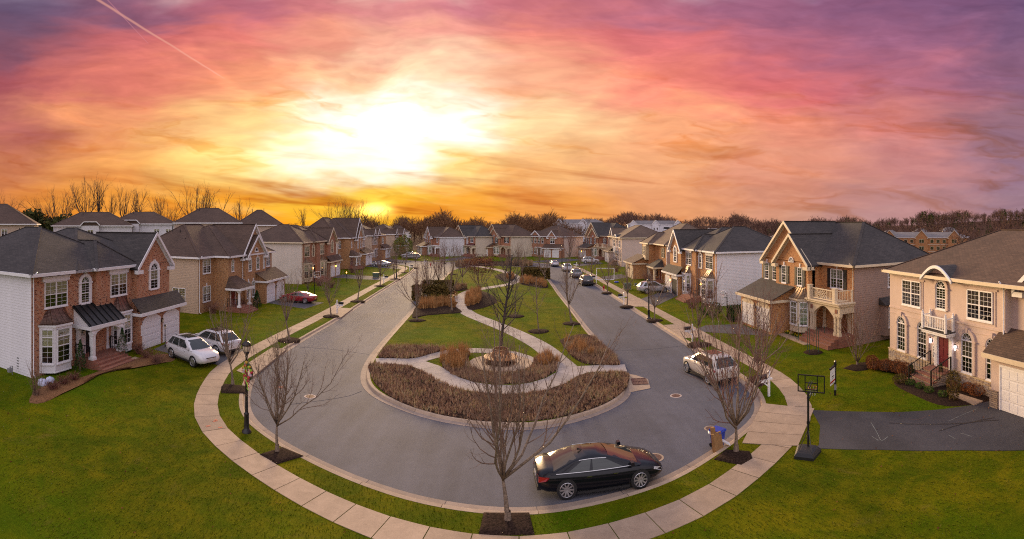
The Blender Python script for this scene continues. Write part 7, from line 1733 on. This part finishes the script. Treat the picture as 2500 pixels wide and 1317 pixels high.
# ================================================================ distance: woods, apartments, hill houses
def wild_tree(rg, H, kind='bare', tw=.0065):
    V, T = [], []
    def spike(a, b, w, t):
        d = b-a; s = np.cross(d, rg.normal(size=3)); s /= np.linalg.norm(s)+1e-9; V.extend([a-s*w/2, a+s*w/2, b]); T.extend([t]*3)
    if kind == 'bare':
        for i in range(3): spike(np.array([0, 0, -.5]), np.array([rg.normal(0, .3), rg.normal(0, .3), H*.95]), H*.018, .2)
        for i in range(13):
            z = H*rg.uniform(.25, .8); a = rg.uniform(0, 6.28); l = H*rg.uniform(.2, .38); p = np.array([0, 0, z]); d = np.array([math.cos(a)*.75, math.sin(a)*.75, rg.uniform(.6, 1.3)]); d /= np.linalg.norm(d)
            e = p+d*l; spike(p, e, H*.013, rg.uniform(.15, .45))
            for j in range(12):
                q = p+d*l*rg.uniform(.3, 1); f = d+rg.normal(0, .45, 3); f[2] = abs(f[2])*.9; f /= np.linalg.norm(f); spike(q, q+f*H*rg.uniform(.08, .19), H*tw, rg.uniform(.25, 1))
    else:
        for i in range(110):
            t = rg.uniform(0, 1)**.8; r = H*.24*(1-t)**.8*rg.uniform(.4, 1); a = rg.uniform(0, 6.28); c = np.array([r*math.cos(a), r*math.sin(a), H*(.06+.94*t)])
            d = np.array([math.cos(a), math.sin(a), -.2])*H*.10; s = rg.normal(0, H*.035, 3); V.extend([c, c+d+s, c+d-s]); T.extend([rg.uniform(0, 1)]*3)
    return np.array(V), np.array(T)
rg = np.random.default_rng(5)
VB = [wild_tree(rg, 14) for _ in range(9)]; VE = [wild_tree(rg, 12, 'ever') for _ in range(5)]; VF = [wild_tree(rg, 14, 'bare', .013) for _ in range(8)]
def wood(name, pts, hs, variants, mat, label):
    Vs, Ts = [], []
    zt = terrain(pts[:, 0], pts[:, 1]); aa = np.arctan2(pts[:, 0], pts[:, 1]); hs = hs*(.86+.16*np.sin(aa*31)+.12*np.sin(aa*83+1))
    for i, ((x, y), h) in enumerate(zip(pts, hs)):
        v, t = variants[rg.integers(len(variants))]; a = rg.uniform(0, 6.28); s = h; c, sn = math.cos(a)*s, math.sin(a)*s
        Vs.append(np.c_[v[:, 0]*c-v[:, 1]*sn+x, v[:, 0]*sn+v[:, 1]*c+y, v[:, 2]*s+zt[i]]); Ts.append(np.clip(t*rg.uniform(.6, 1.2)+rg.uniform(-.1, .1), 0, 1))
    V = np.concatenate(Vs); return tag(tri_obj(name, V, np.arange(len(V)).reshape(-1, 3), np.concatenate(Ts), mat), label, 'woods', kind='stuff')
def polar(n, a0, a1, r0, r1, pw=1.0):
    a = rg.uniform(a0, a1, n); r = r0+(r1-r0)*rg.uniform(0, 1, n)**pw; return np.c_[r*np.sin(a), r*np.cos(a)]
def clear(p, boxes):
    k = np.ones(len(p), bool)
    for x, y, r in boxes: k &= np.hypot(p[:, 0]-x, p[:, 1]-y) > r
    return p[k]
APT = [(28, 300, 26), (62, 308, 24), (98, 286, 26), (134, 300, 26), (122, 300, 20)]
OFF = (182, 164); HILL = [(150, 258), (163, 250), (236, 250), (255, 238), (272, 226)]
clr = APT + [(OFF[0], OFF[1], 26), (OFF[0]-25, OFF[1]-22, 16), (OFF[0]-45, OFF[1]-40, 14)] + [(x, y, 14) for x, y in HILL]
p = clear(np.r_[polar(2100, .14, 1.2, 330, 620, .8), polar(1300, .36, 1.2, 195, 340)], clr); wood('woodland', p, rg.uniform(.6, 1.1, len(p)), VF, G['far'], 'bare brown woods covering the hills on the right')
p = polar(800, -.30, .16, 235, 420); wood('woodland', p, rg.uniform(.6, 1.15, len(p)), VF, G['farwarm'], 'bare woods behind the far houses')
p = polar(330, -.62, -.28, 190, 330); wood('woodland', p, rg.uniform(.6, .95, len(p)), VB, G['farwarm'], 'bare woods with painted glow in front of the sun')
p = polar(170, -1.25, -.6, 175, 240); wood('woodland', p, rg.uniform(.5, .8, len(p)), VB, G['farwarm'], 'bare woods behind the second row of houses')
p = np.r_[polar(230, -1.2, -.84, 138, 160), polar(22, -.68, -.5, 150, 190), polar(40, .02, .10, 330, 420)]; wood('evergreen_belt', p, rg.uniform(.6, .88, len(p)), VE, G['farever'], 'dark evergreen belt behind the second row of houses')
p = clear(polar(60, .5, 1.15, 330, 480), clr); wood('evergreen_trees', p, rg.uniform(.8, 1.3, len(p)), VE, G['farever'], 'dark evergreens dotted over the right hill')
big = [(5,478,'big1','bare tree at the very left edge'), (140,461,'big1','wide spreading bare tree on the left skyline'), (118,482,'big1','smaller spreading tree beside the wide one'), (213,436,'big0','tallest bare tree on the left skyline'), (241,435,'big2','slender tall tree beside the tallest one'), (268,470,'big2','leaning bare tree left of the forked group'),
       (302,457,'big0','forked bare tree in the middle of the left group'), (338,459,'big2','bare tree right of the forked one'), (390,474,'big2','thin bare tree above the tan second row house'), (414,486,'big1','bushy bare tree above the tan second row house'), (474,456,'big0','left one of the tall twin trees'), (500,458,'big0','right one of the tall twin trees'),
       (590,485,'big2','rounded bare tree above the pointed roof'), (740,506,'big2','small bare tree left of the sun'), (820,494,'big1','bare tree at the left of the sun'), (845,491,'big0','bare tree directly left of the sun glow'), (872,490,'big1','bare tree against the sun glow'), (934,510,'big1','bare tree right of the sun')]
for i, (px, py, k, l) in enumerate(big):
    r = 150 if px < 620 else 210; a = (px-1250)/1200; x, y = r*math.sin(a), r*math.cos(a); g = float(terrain(x, y)); tree(x, y, 10+(550-py)*r/1200-g, k, l, 'tall skyline trees', z=g, rz=i*1.3)
def apartment(x, y, rz, L, H, label, zb=0.0):
    h = House('apartment_block', label, x, y, rz, L, zg=zb, cat='building'); h.mass(0, L, 0, 12, -3, H, 'sidingfar'); h.hip(0, L, 0, 12, H, H+2.4, 'shinglegrey', caps=False)
    n = int(L/7)
    for i in range(n):
        u = 3.5+i*7
        if i % 2 == 0:
            h.mass(u-2.2, u+2.2, -1.3, .2, -3, H+.4, 'sidingfar'); h.gable(u-2.2, u+2.2, -1.3, 4, H+.3, H+2.6, 'sidingfar', 'shinglegrey', 'white')
        for k2 in range(int((H)/3)):
            z = .6+k2*3
            if i % 2 == 0:
                for du in (-1, 1): h.win(u+du, z+.4, .9, 1.5, -1.3, far=True, blind=.2)
            else:
                m = MB(); m.box(u-1.9, u+1.9, -.06, 0, z-.1, z+2.2); h.part('recess_shade_panel', m, 'dark'); m = MB(); m.box(u-2, u+2, -1.2, -1.1, z-.1, z+.9); m.box(u-2, u+2, -1.2, 0, z-.25, z-.1); h.part('balcony', m, 'white')  # dark slab on the wall face, shade of a recess put into its colour
G['shinglegrey'] = M_rows('grey_shingles', (.20, .18, .18), (.25, .23, .22), (.13, .12, .12), **SH)
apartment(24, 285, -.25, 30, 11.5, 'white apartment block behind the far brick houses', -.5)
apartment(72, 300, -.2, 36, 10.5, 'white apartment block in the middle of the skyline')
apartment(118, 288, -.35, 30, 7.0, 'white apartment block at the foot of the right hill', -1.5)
h = House('office_building', 'distant brick office building with three gables', OFF[0]-16, OFF[1]+16, -PI/4-.2, 44, zg=-6.5, cat='building')
h.mass(0, 44, 0, 14, -3, 10.5, 'brickorange'); h.hip(0, 44, 0, 14, 10.5, 13, 'shinglegrey', caps=False)
for u in (6, 22, 38):
    h.mass(u-3, u+3, -1, .2, -3, 10.7, 'brickorange'); h.gable(u-3, u+3, -1, 5, 10.6, 14, 'brickorange', 'shinglegrey', 'cream')
    for z in (1, 4.4, 7.8): h.win(u, z, 2.4, 1.8, -1, 'double', far=True, trim='cream', blind=.2)
for u in (11, 14, 17, 27, 30, 33, 41.5):
    for z in (1, 4.4, 7.8): h.win(u, z, 1.6, 1.7, 0, far=True, trim='cream', blind=.2)
for z in (3.4, 6.8, 10): m = MB(); m.box(-.1, 44.1, -.12, 0, z, z+.3); h.part('string_course', m, 'cream')
for i, (x, y) in enumerate(HILL):
    g = float(terrain(x, y)); h = House('hill_house', ('white house low on the right hill', 'white gabled house on the right hill', 'pale house high on the right hill', 'second pale house high on the right hill', 'third pale house high on the right hill')[i], x, y, -math.atan2(x, y)+.3, 11, zg=g+2, cat='house')
    type_rear(h, 'sidingfar', 'shinglegrey', 11, 8, 5.5, 8.2, ((3, 3), (8, 3), (3, .5), (8, .5)), zb=-6)
m = MB(); m.tube([(0, 0, 0), (0, 0, 19.5)], [.28, .18], 4); g = (66/1200)
tag(part('radio_mast', m, G['greymetal'], None, loc=(420*math.sin(g), 420*math.cos(g), 0)), 'thin radio mast on the skyline', 'mast')
